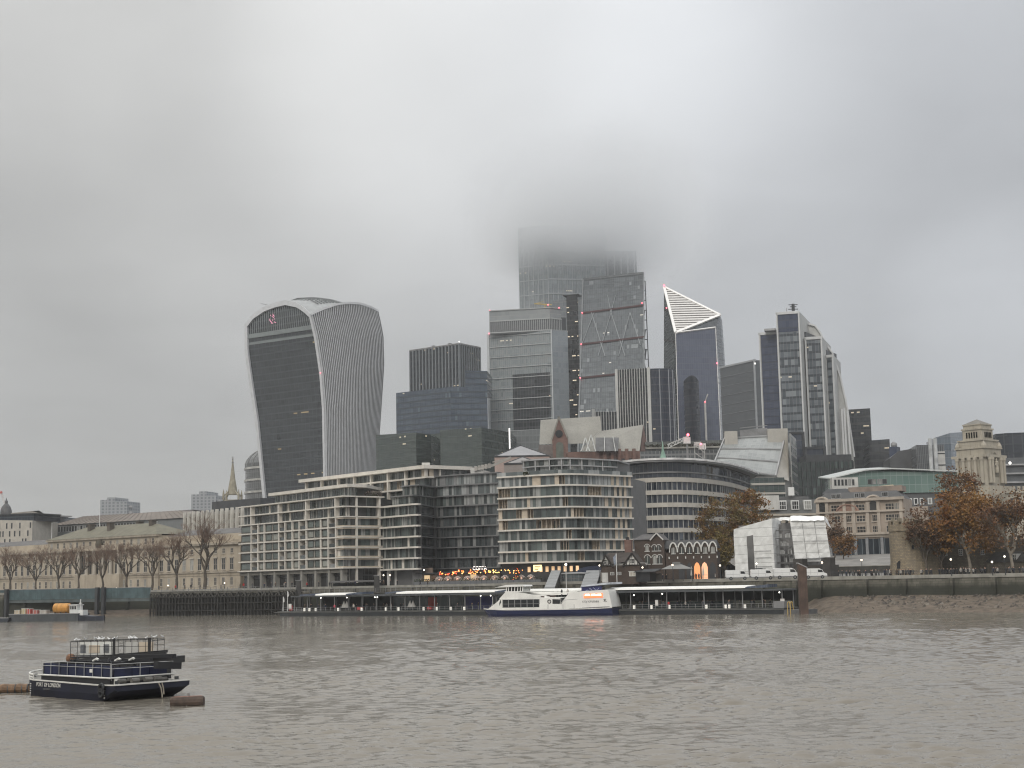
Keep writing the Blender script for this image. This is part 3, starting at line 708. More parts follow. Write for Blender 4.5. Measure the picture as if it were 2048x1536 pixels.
def faceted_tower():
 a,b,c,e=P(1328,575,962),P(1351,666.5,925),P(1440,631,938),P(1431,656,930)
 L0,B0,E0,R0=P(1327.5,885,960),P(1357.5,885,925),P(1441.5,885,930),P(1461.5,885,962)
 for p in(L0,B0,E0,R0):pass
 def down(top,bot,z=6.0):k=(z-bot.z)/(top.z-bot.z);return bot+(top-bot)*k
 L1,B1,E1,R1=down(a,L0),down(b,B0),down(e,E0),down(P(1444,640,945),R0)
 c2=P(1444,640,945)
 root=thing('office_tower','faceted blue glass tower cut off by a white framed louvred triangle','tower',(B1.x,B1.y,6))
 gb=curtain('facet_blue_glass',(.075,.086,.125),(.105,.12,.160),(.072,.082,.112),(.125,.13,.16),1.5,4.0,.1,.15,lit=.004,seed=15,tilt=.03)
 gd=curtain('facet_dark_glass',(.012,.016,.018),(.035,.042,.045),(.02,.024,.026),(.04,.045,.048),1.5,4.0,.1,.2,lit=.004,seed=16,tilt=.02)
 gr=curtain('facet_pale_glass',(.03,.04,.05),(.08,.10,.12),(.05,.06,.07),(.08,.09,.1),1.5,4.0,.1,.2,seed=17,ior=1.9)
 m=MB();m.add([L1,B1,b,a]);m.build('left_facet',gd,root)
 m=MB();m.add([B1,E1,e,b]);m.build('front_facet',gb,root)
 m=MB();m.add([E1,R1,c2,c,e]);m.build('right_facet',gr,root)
 m=MB();m.add([b,e,c]);m.build('notch_facet',gd,root)
 bk=Vector((a.x+30,990,6));m=MB();m.add([L1,a,c,c2,R1]);m.build('rear_facet',gd,root)
 m=MB();m.add([a,b,c]);m.build('triangle_panel',surf('triangle_panel',(.22,.21,.21),.6,.1),root)
 nrm=(b-a).cross(c-a).normalized();nrm=nrm if nrm.dot(CAM-a)>0 else-nrm
 fr=surf('triangle_frame',(.78,.76,.73),.5,.05)
 m=MB()
 for p,q,w in((a,b,2.0),(b,c,2.2),(a,c,1.8),(b,e,.8),(b,B1,.45),(e,E1,.45)):m.bar(p+nrm*.5,q+nrm*.5,w*.85,min(w,1.0),up=nrm)
 m.build('frame',fr,root)
 def slat(k):
  def go(mb):
   z=a.z+(b.z-a.z)*(k+.7)/20.4
   p=a+(b-a)*((a.z-z)/(a.z-b.z))
   q=a+(c-a)*((a.z-z)/(a.z-c.z))if z>c.z else b+(c-b)*((z-b.z)/(c.z-b.z))
   mb.bar(p+nrm*.35,q+nrm*.35,1.35,.35,up=nrm)
  return go
 emit_parts('louvre',[slat(k)for k in range(20)],surf('triangle_louvre',(.62,.60,.57),.5,.05),root)
 beacon(root,a+Vector((0,-1,1.2)),.9,'beacon');beacon(root,P(1333,616,925),.7);beacon(root,P(1434,726.5,928),.8)
 m=MB();p=P(1410,810,915);m.bar(p+Vector((0,0,-32)),p+Vector((0,0,2)),1.2);m.bar(p+Vector((0,0,2)),p+Vector((2,-1,7)),.6);
 r2=thing('construction_mast','slim pale construction mast in front of the faceted blue tower','mast',(p.x,p.y,6));m.bar(Vector((p.x,p.y,6)),p+Vector((0,0,-31)),1.0)
 m.build('lattice',surf('mast_pale',(.45,.44,.42),.6,.1),r2);beacon(r2,p+Vector((0,-1,2)),.6)
 z=topz(1380,753,905);q0,q1=P(1367,758,905),P(1397,758,905);pl=[]
 for i in range(9):
  w=i/8;pl.append((q0.x+(q1.x-q0.x)*w,905-5*math.sin(math.pi*w)))
 pl+=[off(pl[-1],1,12),off(pl[0],1,12)]
 zz=[z-2.5*(2*i/8-1)**2*1.2 for i in range(9)]+[z-3,z-3]
 r3=thing('office_tower','slim near black round topped form added for a reflection on the faceted blue tower','tower',(q0.x,905,6))  # added tower form standing in for a dark reflection in the blue glass
 m=MB();m.prism(pl,6,zz);m.build('wall',curtain('slim_reflection_glass',(.010,.012,.018),(.022,.026,.036),(.014,.016,.022),(.02,.022,.03),2,4,.12,.2,lit=.004,seed=18,ior=1.35),r3)
faceted_tower()
def finned_tower():
 d=800;z=topz(1231,740,d);p=ring([(1231,740),(1297,736)],z)
 root=thing('office_tower','dark tower with thin white upright fins and a rounded blue glass end','tower',(p[0][0],p[0][1],6))
 g=curtain('finned_glass',(.008,.010,.012),(.03,.034,.038),(.015,.017,.02),(.03,.03,.03),1.4,3.9,.08,.22,lit=.012,seed=19)
 g2=curtain('finned_round_glass',(.016,.020,.034),(.035,.04,.058),(.02,.024,.036),(.04,.044,.055),1.4,3.9,.08,.2,lit=.015,seed=20)
 f=Fac(p[0],p[1]);arc=[]
 for i in range(1,11):
  a=math.pi*.5*i/10;arc.append(xy(f.pt(f.L+12.8*math.sin(a),0,-9.0*(1-math.cos(a)))))
 bk=[off(arc[-1],0,22),off(p[0],2,30)]
 m=MB();m.prism([p[0],p[1]]+bk[::1],6,z);m.build('fin_wall',g,root)
 m=MB();m.prism([p[1]]+arc+[bk[0]],6,z-.4);m.build('round_end',g2,root)
 fs=[(lambda mb,u=f.L*(i+.5)/13:f.box(mb,u-.17,u+.17,6,z,-.05,.7))for i in range(13)]
 fs+=[lambda mb:f.box(mb,-.2,1.3,6,z+.4,-.3,.9),lambda mb:f.box(mb,f.L-.7,f.L+.9,6,z+.4,-.3,.9)]
 emit_parts('fin',fs,surf('white_fin',(.42,.42,.40),.5,.05),root)
 m=MB();a0=arc[-1];m.box(a0[0]-.9,a0[0]-.1,a0[1]-1,a0[1]+1,6,z-6)
 for i in(2,5,7):m.tube([(arc[i][0],arc[i][1]-.3,6),(arc[i][0],arc[i][1]-.3,z-1)],.28,4)
 m.build('edge_strip',surf('edge_strip',(.26,.27,.29),.5,.05),root)
 z2=topz(1187,824,770);q=[xy(P(1185.5,824,770)),xy(P(1233,820,772))];f2=Fac(*q)
 r2=thing('office_block','low finned block at the foot of the dark finned tower','office block',(q[0][0],q[0][1],6))
 m=MB();m.prism([q[0],q[1],off(q[1],1,18),off(q[0],1,18)],6,z2);m.build('wall',g,r2)
 fs=[(lambda mb,u=f2.L*i/9:f2.box(mb,u-.17,u+.17,6,z2+.6,-.05,.6))for i in range(10)]+[lambda mb:f2.box(mb,-.5,.9,6,z2+1.6,-.5,.9)]
 emit_parts('fin',fs,surf('wing_fin',(.30,.30,.29),.5,.05),r2)
finned_tower()
def striped_block():
 d=830;z=topz(1509,720.5,d);p=ring([(1440,736),(1509,720.5),(1522,720.5)],z);q=para(p)
 root=thing('office_tower','plain grey tower with thin pale stripes between the faceted and terraced towers','tower',(p[1][0],p[1][1],6))
 g=curtain('striped_glass',(.075,.082,.09),(.09,.098,.105),(.08,.087,.095),(.085,.09,.1),3,2.0,.05,.1,seed=21,rough=.3)
 m=MB();m.prism(q,6,z);m.build('wall',g,root)
 f=Fac(p[0],p[1]);m=MB();lines_on(m,f,0,f.L,30,z-2,5.6,.28,.2);m.build('stripe',surf('pale_stripe',(.17,.18,.19),.5,.05),root)
 m=MB();f.box(m,f.L-.7,f.L+.3,6,z,-.2,.5);f.box(m,0,f.L+.3,z-.4,z+.6,-1,.4);m.build('edge_strip',surf('striped_edge',(.30,.31,.32),.5,.05),root);beacon(root,P(1510,727,d-3),.7,'whiteglow')
striped_block()
def terraced_tower():
 root=thing('office_tower','terraced tower of stepped glass slabs with white edges, falling in a curve','tower',xy(P(1580,880,690))+(6,))
 gb=curtain('terraced_blue_glass',(.040,.048,.078),(.066,.078,.115),(.026,.032,.05),(.045,.05,.07),1.8,3.8,.08,.15,seed=22,tilt=.03)
 gw=curtain('terraced_window_glass',(.045,.054,.064),(.17,.19,.205),(.03,.037,.046),(.15,.16,.165),1.6,3.8,.12,.3,lit=.008,seed=23,blind=.25,blindcol=(.22,.24,.25),lits=.5)
 pale=surf('terraced_cladding',(.42,.42,.40),.55,.08)
 wh=surf('terraced_edge',(.50,.505,.50),.5,.05)
 segs=[((1517.5,666.8),(1553,663.5),700,'blue'),((1551.5,626),(1598.5,622.8),690,'both'),((1609,676),(1643.7,673.6),696,'win'),((1650,712),(1666.3,710),702,'win')]
 for k,(pa,pb,d,kind)in enumerate(segs):
  z=topz(pa[0],pa[1],d);a,b=ring([pa,pb],z);f=Fac(a,b)
  dep=(28,34,30,26)[k]
  m=MB();m.prism([a,b,off(b,dep*.36,dep),off(a,dep*.36,dep)],6,z);m.build('slab',pale,root)
  zs_=f.z_at(1575,664)if kind=='both' else(z if kind=='blue' else 6)
  m=MB()
  if kind=='blue':f.box(m,.9,f.L,6,z-1.2,0,.15)
  elif kind=='both':f.box(m,.9,f.L-.8,zs_,z-1.0,0,.15)
  if m.f:m.build('blank_glazing',gb,root)
  if kind!='blue':
   m=MB();f.box(m,.9,f.L-.8,6,(zs_-.1 if kind=='both' else z-1.2),0,.12);m.build('window_glazing',gw,root)
  m=MB();f.box(m,.05,.65,6,z,-.3,.6);f.box(m,-.1,f.L+.1,z-1.0,z+.3,-.3,.6)
  if kind!='blue':f.box(m,f.L-.6,f.L,6,z-1.0,-.3,.6)
  if k in(2,3):f.box(m,-1.8,-1.1,6,z-1.5,-.6,.2)
  m.build('edge_frame',wh,root)
  if k==1:
   m=MB();f.box(m,-6,-.5,topz(1540,660,696)-1,topz(1540,660,696),-6,-.5);m.bar(f.pt(5,z+.3,-3),f.pt(5,z+2.5,-3),.3);m.build('roof_plant',M['midgrey'],root)
   m=MB();p=P(1586.5,620,d+6)
   m.bar(p+Vector((0,0,-1)),p+Vector((0,0,3)),1.3);
   for zz,w in((.4,2.4),(1.6,1.6),(2.6,2.2)):m.bar(p+Vector((-w,0,zz)),p+Vector((w,0,zz)),.35)
   m.build('roof_hoist',M['dark'],root)
 sil=[(1616,648),(1630,652),(1640,666),(1652,690),(1664,706),(1679.6,753),(1694,817.5),(1703,880),(1708,914)]
 m=MB();m2=MB();g3=curtain('terraced_curve_glass',(.06,.07,.078),(.11,.125,.135),(.08,.085,.09),(.2,.2,.2),1.6,3.8,.15,.3,seed=24)
 pts=[P(px,py,712)for px,py in sil]
 for p,q in zip(pts,pts[1:]):
  m.add([p,q,q+Vector((-16,26,0)),p+Vector((-16,26,0))])
  z=min(p.z,q.z)
  m2.add([Vector((p.x,p.y,6)),Vector((q.x,q.y,6)),q,p],0,[(p.x,6),(q.x,6),(q.x,q.z),(p.x,p.z)])
 m.build('curved_roof',g3,root);m2.build('curved_wall',pale,root)
 m=MB()
 for px0,py0,px1,py1 in((1683,818,1688,912),(1688,816,1693,912),(1694,819,1701,912)):m.bar(P(px0,py0,706),P(px1,py1,706),.9)
 for p,q in zip(pts,pts[1:]):m.bar(p+Vector((0,-.6,0)),q+Vector((0,-.6,0)),.8)
 m.build('shell_rib',wh,root)
 m=MB()
 for pa,pb,d in(((1600,664),(1609,664),699),((1645,700),(1650,700),705)):
  z=topz(pa[0],pa[1],d);a,b=P(pa[0],pa[1],d),P(pb[0]+3,pb[1],d);m.prism([xy(a),xy(b),off(xy(b),8,14),off(xy(a),8,14)],6,z)
 m.build('recess_glazing',surf('recess_dark',(.05,.053,.058),.4,.1),root)
terraced_tower()
M['stone']=surf('old_limestone',(.38,.325,.25),.85,.14,.2,streak=.35,fine=.15)
M['stone2']=surf('pale_limestone',(.40,.36,.30),.85,.12,.2,streak=.25,fine=.1)
M['slate']=surf('slate_roof',(.12,.115,.11),.8,.2,.4,fine=.3)
M['pane_dark']=pane('dark_pane',(.012,.013,.014),(.05,.05,.048),blind=.15)
M['pane_mix']=pane('blind_pane',(.02,.022,.022),(.075,.085,.08),(.36,.36,.33),blind=.35)
def custom_house():
 a,b=P(-40,1100,580),P(481,1083,473)
 f=Fac(xy(a),xy(b));r=thing('classical_building','long pale stone classical building with a columned centre behind bare plane trees','building',(b.x,b.y,QZ))
 zc=f.z_at(480,1083.5);u98,u165,u245,u320=(f.u_at(x,1100)for x in(98,165,245,320));L=f.L
 zg=QZ+5.3
 m=MB()
 f.box(m,0,L,QZ-.3,zc,-18,0);f.box(m,u98,u320,zc,zc+3.6,-18,.6);f.box(m,u98,u320,QZ-.3,zc,0,.6)
 f.box(m,u320,L,zc,zc+1.0,-18,-.5);f.box(m,0,u98,zc,zc+1.2,-18,-.5)
 f.box(m,u320,L,zc+1.0,zc+3.0,-17,-2.0);f.box(m,0,u98,zc+1.2,zc+2.8,-17,-2)
 m.build('wall',M['stone'],r)
 m=MB()
 for z,h,w in((zg,.5,.35),(zc-.7,.7,.9),(zg-.9,.15,.15)):
  f.box(m,0,u98,z,z+h,-.2,w);f.box(m,u320,L,z,z+h,-.2,w);f.box(m,u98-.1,u320+.1,z,z+h,.4,w+.6)
 f.box(m,u98-.2,u320+.2,zc+3.4,zc+4.1,-.5,1.3)
 k=u98+15
 f.box(m,u165-1,u245+1,zc+.1,zc+1.3,.9,1.3)
 m.build('cornice',surf('cornice_stone',(.30,.26,.205),.85,.2,.4,streak=.5),r)
 def hip(u0,u1,z0,z1,w0,w1,ins,mat,name='roof'):
  m=MB();wm=(w0+w1)/2
  q=[f.pt(u0,z0,w1),f.pt(u1,z0,w1),f.pt(u1,z0,w0),f.pt(u0,z0,w0),f.pt(u0+ins,z1,wm),f.pt(u1-ins,z1,wm)]
  m.mesh(q,[(0,1,5,4),(1,2,5),(2,3,4,5),(3,0,4)]);return m.build(name,mat,r)
 olive=surf('olive_slate',(.155,.145,.105),.8,.15,.4,fine=.25)
 rf=hip(u98-.3,u320+.3,zc+4.1,zc+8.6,-16,1.4,14,olive)
 hip(u320+1,L+4,zc+3.0,zc+5.2,-17,-2.2,3,M['slate']);hip(-6,u98-1,zc+2.8,zc+5.0,-17,-2.2,3,M['slate'])
 for u,w in((u98+20,-5),(u98+34,-4),(u320-13,-6),(u320-25,-9)):
  m=MB();f.box(m,u-.9,u+.9,zc+4,zc+9.2,w-1,w+1);f.box(m,u-1.1,u+1.1,zc+9.2,zc+9.5,w-1.2,w+1.2);m.build('chimney',surf('chimney_stack',(.10,.085,.07),.9),rf)
 st=MB();fns=[]
 def win(u,z0,z1,hw,w,arched=False):
  def go(mb):
   f.window(mb,u-hw,u+hw,z0,z1,.16,w,0,1,sill=True,bars=(1,1))
   if arched:f.box(mb,u-hw-.2,u+hw+.2,z1,z1+.35,w,w+.3,1)
  fns.append(go)
 u=2.0
 while u<L-1.5:
  inmid=u98+.8<u<u320-.8;w=.6 if inmid else 0.0
  inport=u165-1.0<u<u245+1.0
  win(u,QZ+1.2,QZ+3.9,.72,w)
  if not inport:
   win(u,zg+.9,zg+4.8,1.0,w,True)
   win(u,zg+6.3,zg+8.0,.75,w)
  else:win(u,zg+.7,zc-2.0,1.35,w+.02)  # portico windows enlarged so their dark panes also stand for porch shade
  if inmid:win(u,zc+.7,zc+2.9,.75,w)
  u+=4.25
 fns.sort(key=lambda q:random.random())
 emit_parts('window',fns,[M['pane_dark'],M['stone2']],r)
 n=6
 for i in range(n):
  u=u165+(u245-u165)*i/(n-1);c=f.pt(u,0,1.35)
  m=MB();m.lathe((c.x,c.y,0),[(.95,zg+.5),(.95,zg+.9),(.72,zg+1.0),(.70,zg+3.5),(.60,zc-1.7),(.62,zc-1.6),(.9,zc-1.3),(.9,zc-.72)],12);m.build('column',M['stone2'],r)
 m=MB();f.box(m,u165-1.5,u245+1.5,QZ,zg+.5,.5,2.3);f.box(m,u165-1.5,u245+1.5,zc-.71,zc+.1,.5,2.4);m.build('portico',M['stone'],r)
 m=MB();c=f.pt((u165+u245)/2,zc+1.6,1.2);m.lathe(c,[(1.3,-1.2),(1.5,0),(1.2,1.3),(.4,1.6)],12);m.build('crest',surf('crest_dark',(.08,.07,.05),.9),r)
 return f
CH=custom_house()
def flagpole(px,ytop,d,zb,label):
 p=P(px,ytop,d);r=thing('flagpole',label,'flagpole',(p.x,p.y,zb));m=MB();m.tube([(p.x,p.y,zb),(p.x,p.y,p.z)],[.16,.07],6);m.build('pole',M['white'],r)
 m=MB();m.ball((p.x,p.y,p.z),.18,6);m.build('finial',M['white'],r)
flagpole(104,1047,560,22,'short white flagpole on the roof over the far end of the classical building')
flagpole(200,999,545,22,'tall white flagpole rising above the columned centre of the classical building')
flagpole(314,1043,515,22,'white flagpole beside the dark chimney on the classical building roof')
def block(name,label,pts,d,mat,cat='building',depth=25,zb=6.0,roofmat=None,skew=3,pn='wall'):
 ds=d if isinstance(d,(list,tuple))else[d]*len(pts)
 q=[P(px,py,dd)for(px,py),dd in zip(pts,ds)]
 r=thing(name,label,cat,(q[0].x,q[0].y,zb))
 poly=[xy(p)for p in q]+[off(xy(q[-1]),skew,depth),off(xy(q[0]),skew,depth)]
 zt=[p.z for p in q]+[q[-1].z,q[0].z]
 m=MB();m.prism(poly,zb,zt);m.build(pn,mat,r)
 return r,[Fac(xy(a),xy(b))for a,b in zip(q,q[1:])],[p.z for p in q]
r,fs,z=block('office_block','cream stone block with narrow upright windows and a dark glass top floor',[(-30,1040),(65,1041)],[632,624],surf('cream_panel',(.40,.37,.32),.8,.1,streak=.1))
f=fs[0];random.seed(4);fns=[]
for row in range(5):
 zt=z[1]-.7-row*3.4;u=1.5+row%2
 while u<f.L-1:
  if random.random()<.7:fns.append(lambda mb,u=u,zt=zt:f.window(mb,u,u+.75,zt-2.5,zt,.1,0))
  u+=random.choice((1.2,1.6,2.6,3.4))
emit_parts('window',fns,[M['pane_dark'],M['grey']],r)
m=MB();f.box(m,-4,f.L-.5,z[1],z[1]+2.9,-20,-1.5);m.build('top_floor',curtain('navy_top',(.012,.018,.028),(.03,.04,.05),(.02,.03,.04),(.03,.03,.04),1.5,3,.1,.2),r)
m=MB();f.box(m,-4,f.L,z[1]+2.9,z[1]+3.3,-20,-.8);m.build('roof',M['dark'],r)
p=P(12,1028,900);r=thing('domed_building','dark little cupola dome on the skyline behind the cream block','dome',(p.x,p.y,8))
m=MB();m.lathe((p.x,p.y,p.z),[(3.2,-20),(3.2,0),(3.5,.1),(3.3,2.4),(2.6,4.4),(1.4,6.0),(.9,6.4),(.9,8.0),(.4,8.6),(.1,10)],16);m.build('cupola',surf('cupola_lead',(.075,.075,.075),.7),r)
p=P(14,1022,1000);q=P(3,987,1000);r=thing('tower_crane','pale crane jib with a red stripe tilted above the small dome','crane',(p.x,p.y,8))
m=MB();m.bar(p,q,1.0);m.bar(Vector((p.x,p.y,8)),p,1.6);m.build('jib',surf('jib_pale',(.5,.48,.46),.6),r);m=MB();m.bar(q,q+(q-p)*.12,1.3);m.build('jib_tip',surf('jib_red',(.5,.08,.06),.6),r)
r,fs,z=block('office_block','stone gable ended block behind the cream block, with a dark sloping roof',[(22,1026),(64,1022),(78,1021),(92,1030)],[690,690,690,690],surf('gable_stone',(.27,.25,.22),.85,.15,streak=.2))
m=MB();[fs[0].box(m,3+k*1.9,4.2+k*1.9,z[0]-1.5,z[0]-.5,0,.1)for k in range(4)];m.build('window_band',M['pane_dark'],r)
r,fs,z=block('office_block','small blue grey block with a flat roof beside the stone gable',[(66,1047),(92,1038),(113,1033)],[670,665,660],curtain('bluegrey_panel',(.12,.14,.16),(.16,.18,.20),(.17,.18,.19),(.2,.21,.22),2.5,3.5,.3,.45))
m=MB();fs[1].box(m,-.5,fs[1].L+.5,z[2],z[2]+.5,-8,.5);m.build('roof',M['midgrey'],r)
def brown_hall():
 d0,d1=655,605
 a,b=P(108,1046,d0),P(385,1036,d1);f=Fac(xy(a),xy(b));ze=f.z_at(240,1043);zr=f.z_at(200,1028)
 r=thing('market_hall','long hall with a brown sheet metal roof and a strip of dark windows','hall',(a.x,a.y,8))
 m=MB();f.box(m,0,f.L,6,ze,-24,0);m.build('wall',surf('hall_wall',(.16,.17,.17),.7,.1),r)
 m=MB();u2,u3=f.u_at(140,1030),f.u_at(330,1030)
 q=[f.pt(-.5,ze,.8),f.pt(f.L+.5,ze,.8),f.pt(f.L+.5,ze,-24),f.pt(-.5,ze,-24),f.pt(u2,zr,-8),f.pt(u3,zr,-8),f.pt(u3,zr,-16),f.pt(u2,zr,-16)]
 m.hexa([q[0],q[1],q[2],q[3],q[4],q[5],q[6],q[7]]);rf=m.build('roof',surf('brown_roof',(.155,.130,.108),.6,.12,.2,fine=.1),r)
 m=MB()
 for i in range(26):
  k=i/25;m.bar(q[0]+(q[1]-q[0])*k+Vector((0,0,.1)),q[4]+(q[5]-q[4])*k+Vector((0,0,.1)),.14)
 m.build('seam_rib',surf('seam_rib',(.12,.10,.085),.6),rf)
 fns=[]
 u=1.0
 while u<f.u_at(270,1046):
  fns.append(lambda mb,u=u:f.window(mb,u,u+1.5,ze-3.2,ze-.7,.12,0));u+=1.9
 emit_parts('window',fns,[M['pane_dark'],M['midgrey']],r)
brown_hall()
def far_tower(pts,d,label):
 q=[P(px,py,d)for px,py in pts];r=thing('concrete_tower',label,'tower block',(q[0].x,d,8))
 g=curtain('far_concrete',(.10,.11,.12),(.15,.16,.17),(.24,.25,.26),(.26,.27,.28),4,3.2,1.8,.5,seed=30,rough=.6)
 for a,b in zip(q[::2],q[1::2]):
  m=MB();m.prism([xy(a),xy(b),off(xy(b),6,30),off(xy(a),6,30)],6,a.z);m.build('slab',g,r)
 for k in range(4):
  p=q[-1];m=MB();m.box(p.x,p.x+4,d+4,d+12,p.z-6-k*6,p.z-4-k*6);m.build('balcony',M['midgrey'],r)
far_tower([(200.5,1000),(214,1000),(214,995),(230,995),(230,1003),(254,1003)],1500,'hazy stepped concrete tower block seen behind the tall flagpole')
far_tower([(382.5,989),(398,989),(398,983),(413,983),(413,991),(432,991)],1500,'hazy concrete tower block beside the thin grey spire')
block('office_block','brown flat block with a pale flat roof left of the cream ribbed building',[(343,1022),(386,1019)],700,surf('brown_block',(.13,.12,.115),.7,.1))
block('office_block','grey glass roofed annex just above the classical building roof',[(318,1036),(358,1033)],640,curtain('annex_glass',(.16,.18,.2),(.22,.24,.26),(.2,.2,.2),(.25,.25,.25),2,3,.2,.2))
r,fs,z=block('office_block','cream office block with white upright ribs and paired dark windows',[(371,1029),(520,1014)],[590,520],surf('cream_rib_wall',(.26,.25,.225),.8,.1))
f=fs[0];random.seed(6);fns=[];rb=[]
n=15
for i in range(n+1):
 u=f.L*i/n;zt=z[0]+(z[1]-z[0])*i/n
 rb.append(lambda mb,u=u,zt=zt:f.box(mb,u-.45,u+.45,6,zt+.8,-.1,.9))
 if i<n:
  for k in range(5):
   for o in(.25,.62):fns.append(lambda mb,u=u+f.L/n*o,z0=zt-3.4-k*3.6:f.window(mb,u-.55,u+.55,z0,z0+2.1,.1,0))
emit_parts('rib',rb,surf('cream_rib',(.52,.50,.45),.7,.1),r);emit_parts('window',fns,[M['pane_dark'],M['stone2']],r)
m=MB();q0,q1=P(424,1002,612),P(520,994,590);f2=Fac(xy(q0),xy(q1));f2.box(m,0,f2.L,z[0]-2,f2.z_at(470,1000),-14,0);m.build('roof_storey',surf('dark_roof_storey',(.045,.047,.05),.6),r)
def spire(px,ytop,ybase,d,w,label,stone):
 p=P(px,ytop,d);b=P(px,ybase,d);H=p.z-b.z;r=thing('church_spire',label,'spire',(b.x,d,8));X,Z=b.x,b.z
 m=MB();m.lathe((X,d,0),[(w*.75,Z+H*.12),(w*.62,Z+H*.22),(w*.34,Z+H*.5),(w*.12,Z+H*.82),(.18,Z+H*.97)],8);m.build('spire',stone,r)
 m=MB();m.box(X-w,X+w,d-w,d+w,8,Z)
 m.build('tower',stone,r)
 m=MB()
 for sx in(-1,1):
  for sy in(-1,1):
   c=Vector((X+sx*w,d+sy*w,Z));m.lathe((c.x,c.y,0),[(w*.16,Z),(w*.14,Z+H*.12),(.05,Z+H*.24)],6)
   m.bar(c+Vector((0,0,H*.08)),Vector((X+sx*w*.3,d+sy*w*.3,Z+H*.22)),w*.16)
 m.build('flying_buttress',stone,r)
 m=MB();m.ball((X,d,Z+H*.86),w*.16,6);m.ball((X,d,Z+H*.94),w*.12,6);m.tube([(X,d,Z+H*.9),(X,d,Z+H)],.12,5);m.bar((X-.7,d,Z+H*.985),(X+.7,d,Z+H*.985),.16);m.build('finial',M['grey'],r)
spire(465,913,1000,690,3.6,'weathered stone church spire on flying buttresses left of the domed glass building',surf('spire_stone',(.27,.245,.185),.85,.2,.5,streak=.3))
p=P(448,982,800);r=thing('church_spire','thin dark needle spire left of the stone church spire','spire',(p.x,800,8));m=MB();m.lathe((p.x,800,0),[(1.6,8),(1.6,p.z-14),(.9,p.z-9),(.1,p.z)],8);m.build('spire',M['dark'],r)
def dome_building():
 d=905;L=P(479,960,d);R_=P(527,960,d);top=P(520,884,d);r=thing('office_block','rounded ribbed glass building with pale stone bands beside the flared tower','office block',(L.x,d,8))
 cx0=L.x+21;rad=21.0
 zsh=P(490,930,d).z;zt=top.z
 prof=[(rad,6),(rad,zsh-1)]
 for i in range(1,9):
  a=math.pi/2*i/8;prof.append((rad*math.cos(a)+.5,zsh-1+(zt-zsh)*math.sin(a)))
 m=MB();m.lathe((cx0,d+21,0),prof,40);m.build('glazing',curtain('dome_glass',(.07,.075,.075),(.13,.135,.135),(.1,.1,.1),(.16,.16,.16),1.6,3.4,.2,.2,seed=31),r)
 m=MB()
 for k in range(9):
  z=20+(zsh-22)*k/8;m.lathe((cx0,d+21,0),[(rad+.1,z),(rad+.7,z),(rad+.7,z+1.3),(rad+.1,z+1.3)],40)
 m.build('stone_band',surf('dome_band',(.36,.355,.33),.7),r)
 m=MB()
 for k in range(22):
  a=2*math.pi*k/22;m.tube([(cx0+(q[0]+.15)*math.cos(a),d+21+(q[0]+.15)*math.sin(a),q[1])for q in prof[1:]],.22,4)
 m.build('rib',surf('dome_rib',(.24,.245,.24),.6),r)
dome_building()
def teal_hoarding():
 a,b=P(-60,1190,452),P(302,1190,421);f=Fac(xy(a),xy(b));r=thing('hoarding','long teal panel hoarding on a steel walkway above the river wall','hoarding',(b.x,b.y,4.6))
 zt,zb=8.0,5.0;m=MB();n=int(f.L/2.4);te=surf('teal_panel',(.055,.088,.095),.55,.25,.5,streak=.3)
 fns=[(lambda mb,i=i:f.box(mb,f.L*i/n+.02,f.L*(i+1)/n-.02,zb,zt+random.uniform(-.05,.05),-.05,.05))for i in range(n)]
 emit_parts('panel',fns,te,r)
 m=MB();f.box(m,0,f.L,zb-.9,zb-.1,-2.0,.3);m.build('deck_beam',surf('deck_beam',(.07,.085,.085),.7),r)
 u0=f.u_at(198,1200);
 for u in(f.u_at(17,1200),u0,u0+2.4):
  m=MB();f.box(m,u-.5,u+.5,-2,zt+.3,.3,1.3);m.build('pile',M['dark'],r)
 m=MB();f.box(m,0,f.L,zt,zt+.15,-.1,.1);m.build('top_rail',M['grey'],r)
teal_hoarding()
def timber_jetty():
 a,b=P(301,1200,414),P(592,1200,396);f=Fac(xy(a),xy(b));r=thing('timber_jetty','black timber jetty on close set piles with cross braces','jetty',(a.x,a.y,0))
 tim=surf('black_timber',(.020,.019,.017),.85,.4,.8,streak=.4);tm2=surf('grey_timber',(.070,.066,.058),.85,.3,.8)
 random.seed(11);n=44;zt=6.6
 fns=[]
 for i in range(n+1):
  u=f.L*i/n
  for w,tp in((0,zt-.7+random.uniform(0,.6)),(-2.6,zt-.8)):
   fns.append(lambda mb,u=u+random.uniform(-.1,.1),w=w,tp=tp:f.box(mb,u-.2,u+.2,-2,tp,w-.2,w+.2))
 emit_parts('pile',fns,tim,r)
 m=MB();f.box(m,0,f.L,zt-.35,zt,-6,.3);m.build('deck',tm2,r)
 m=MB()
 for z in(1.2,3.2,4.9):f.box(m,0,f.L,z,z+.3,.2,.42)
 m.build('waling',tim,r)
 m=MB()
 for i in range(0,n,2):
  u0,u1=f.L*i/n,f.L*(i+1)/n;m.bar(f.pt(u0,4.9,.3),f.pt(u1,6.2,.3),.22);m.bar(f.pt(u1+.6,4.9,.3),f.pt(u1,6.2,.3),.22)
 m.build('brace',tm2,r)
 m=MB();f.box(m,0,f.L,-1,zt-.6,-3.4,-3.2);m.build('back_boarding',M['black'],r)
 m=MB()
 for i in range(27):u=f.L*i/26;f.box(m,u-.05,u+.05,zt,zt+1.1,-.1,.02)
 for z in(.5,1.05):f.box(m,0,f.L,zt+z,zt+z+.06,-.07,0)
 m.build('railing',M['grey'],r)
 return f
JET=timber_jetty()
FL=[pane('flat_pane_green',(.035,.045,.040),(.12,.145,.13),(.33,.33,.29),blind=.22,lit=.0),surf('flat_frame',(.035,.033,.03),.5)]
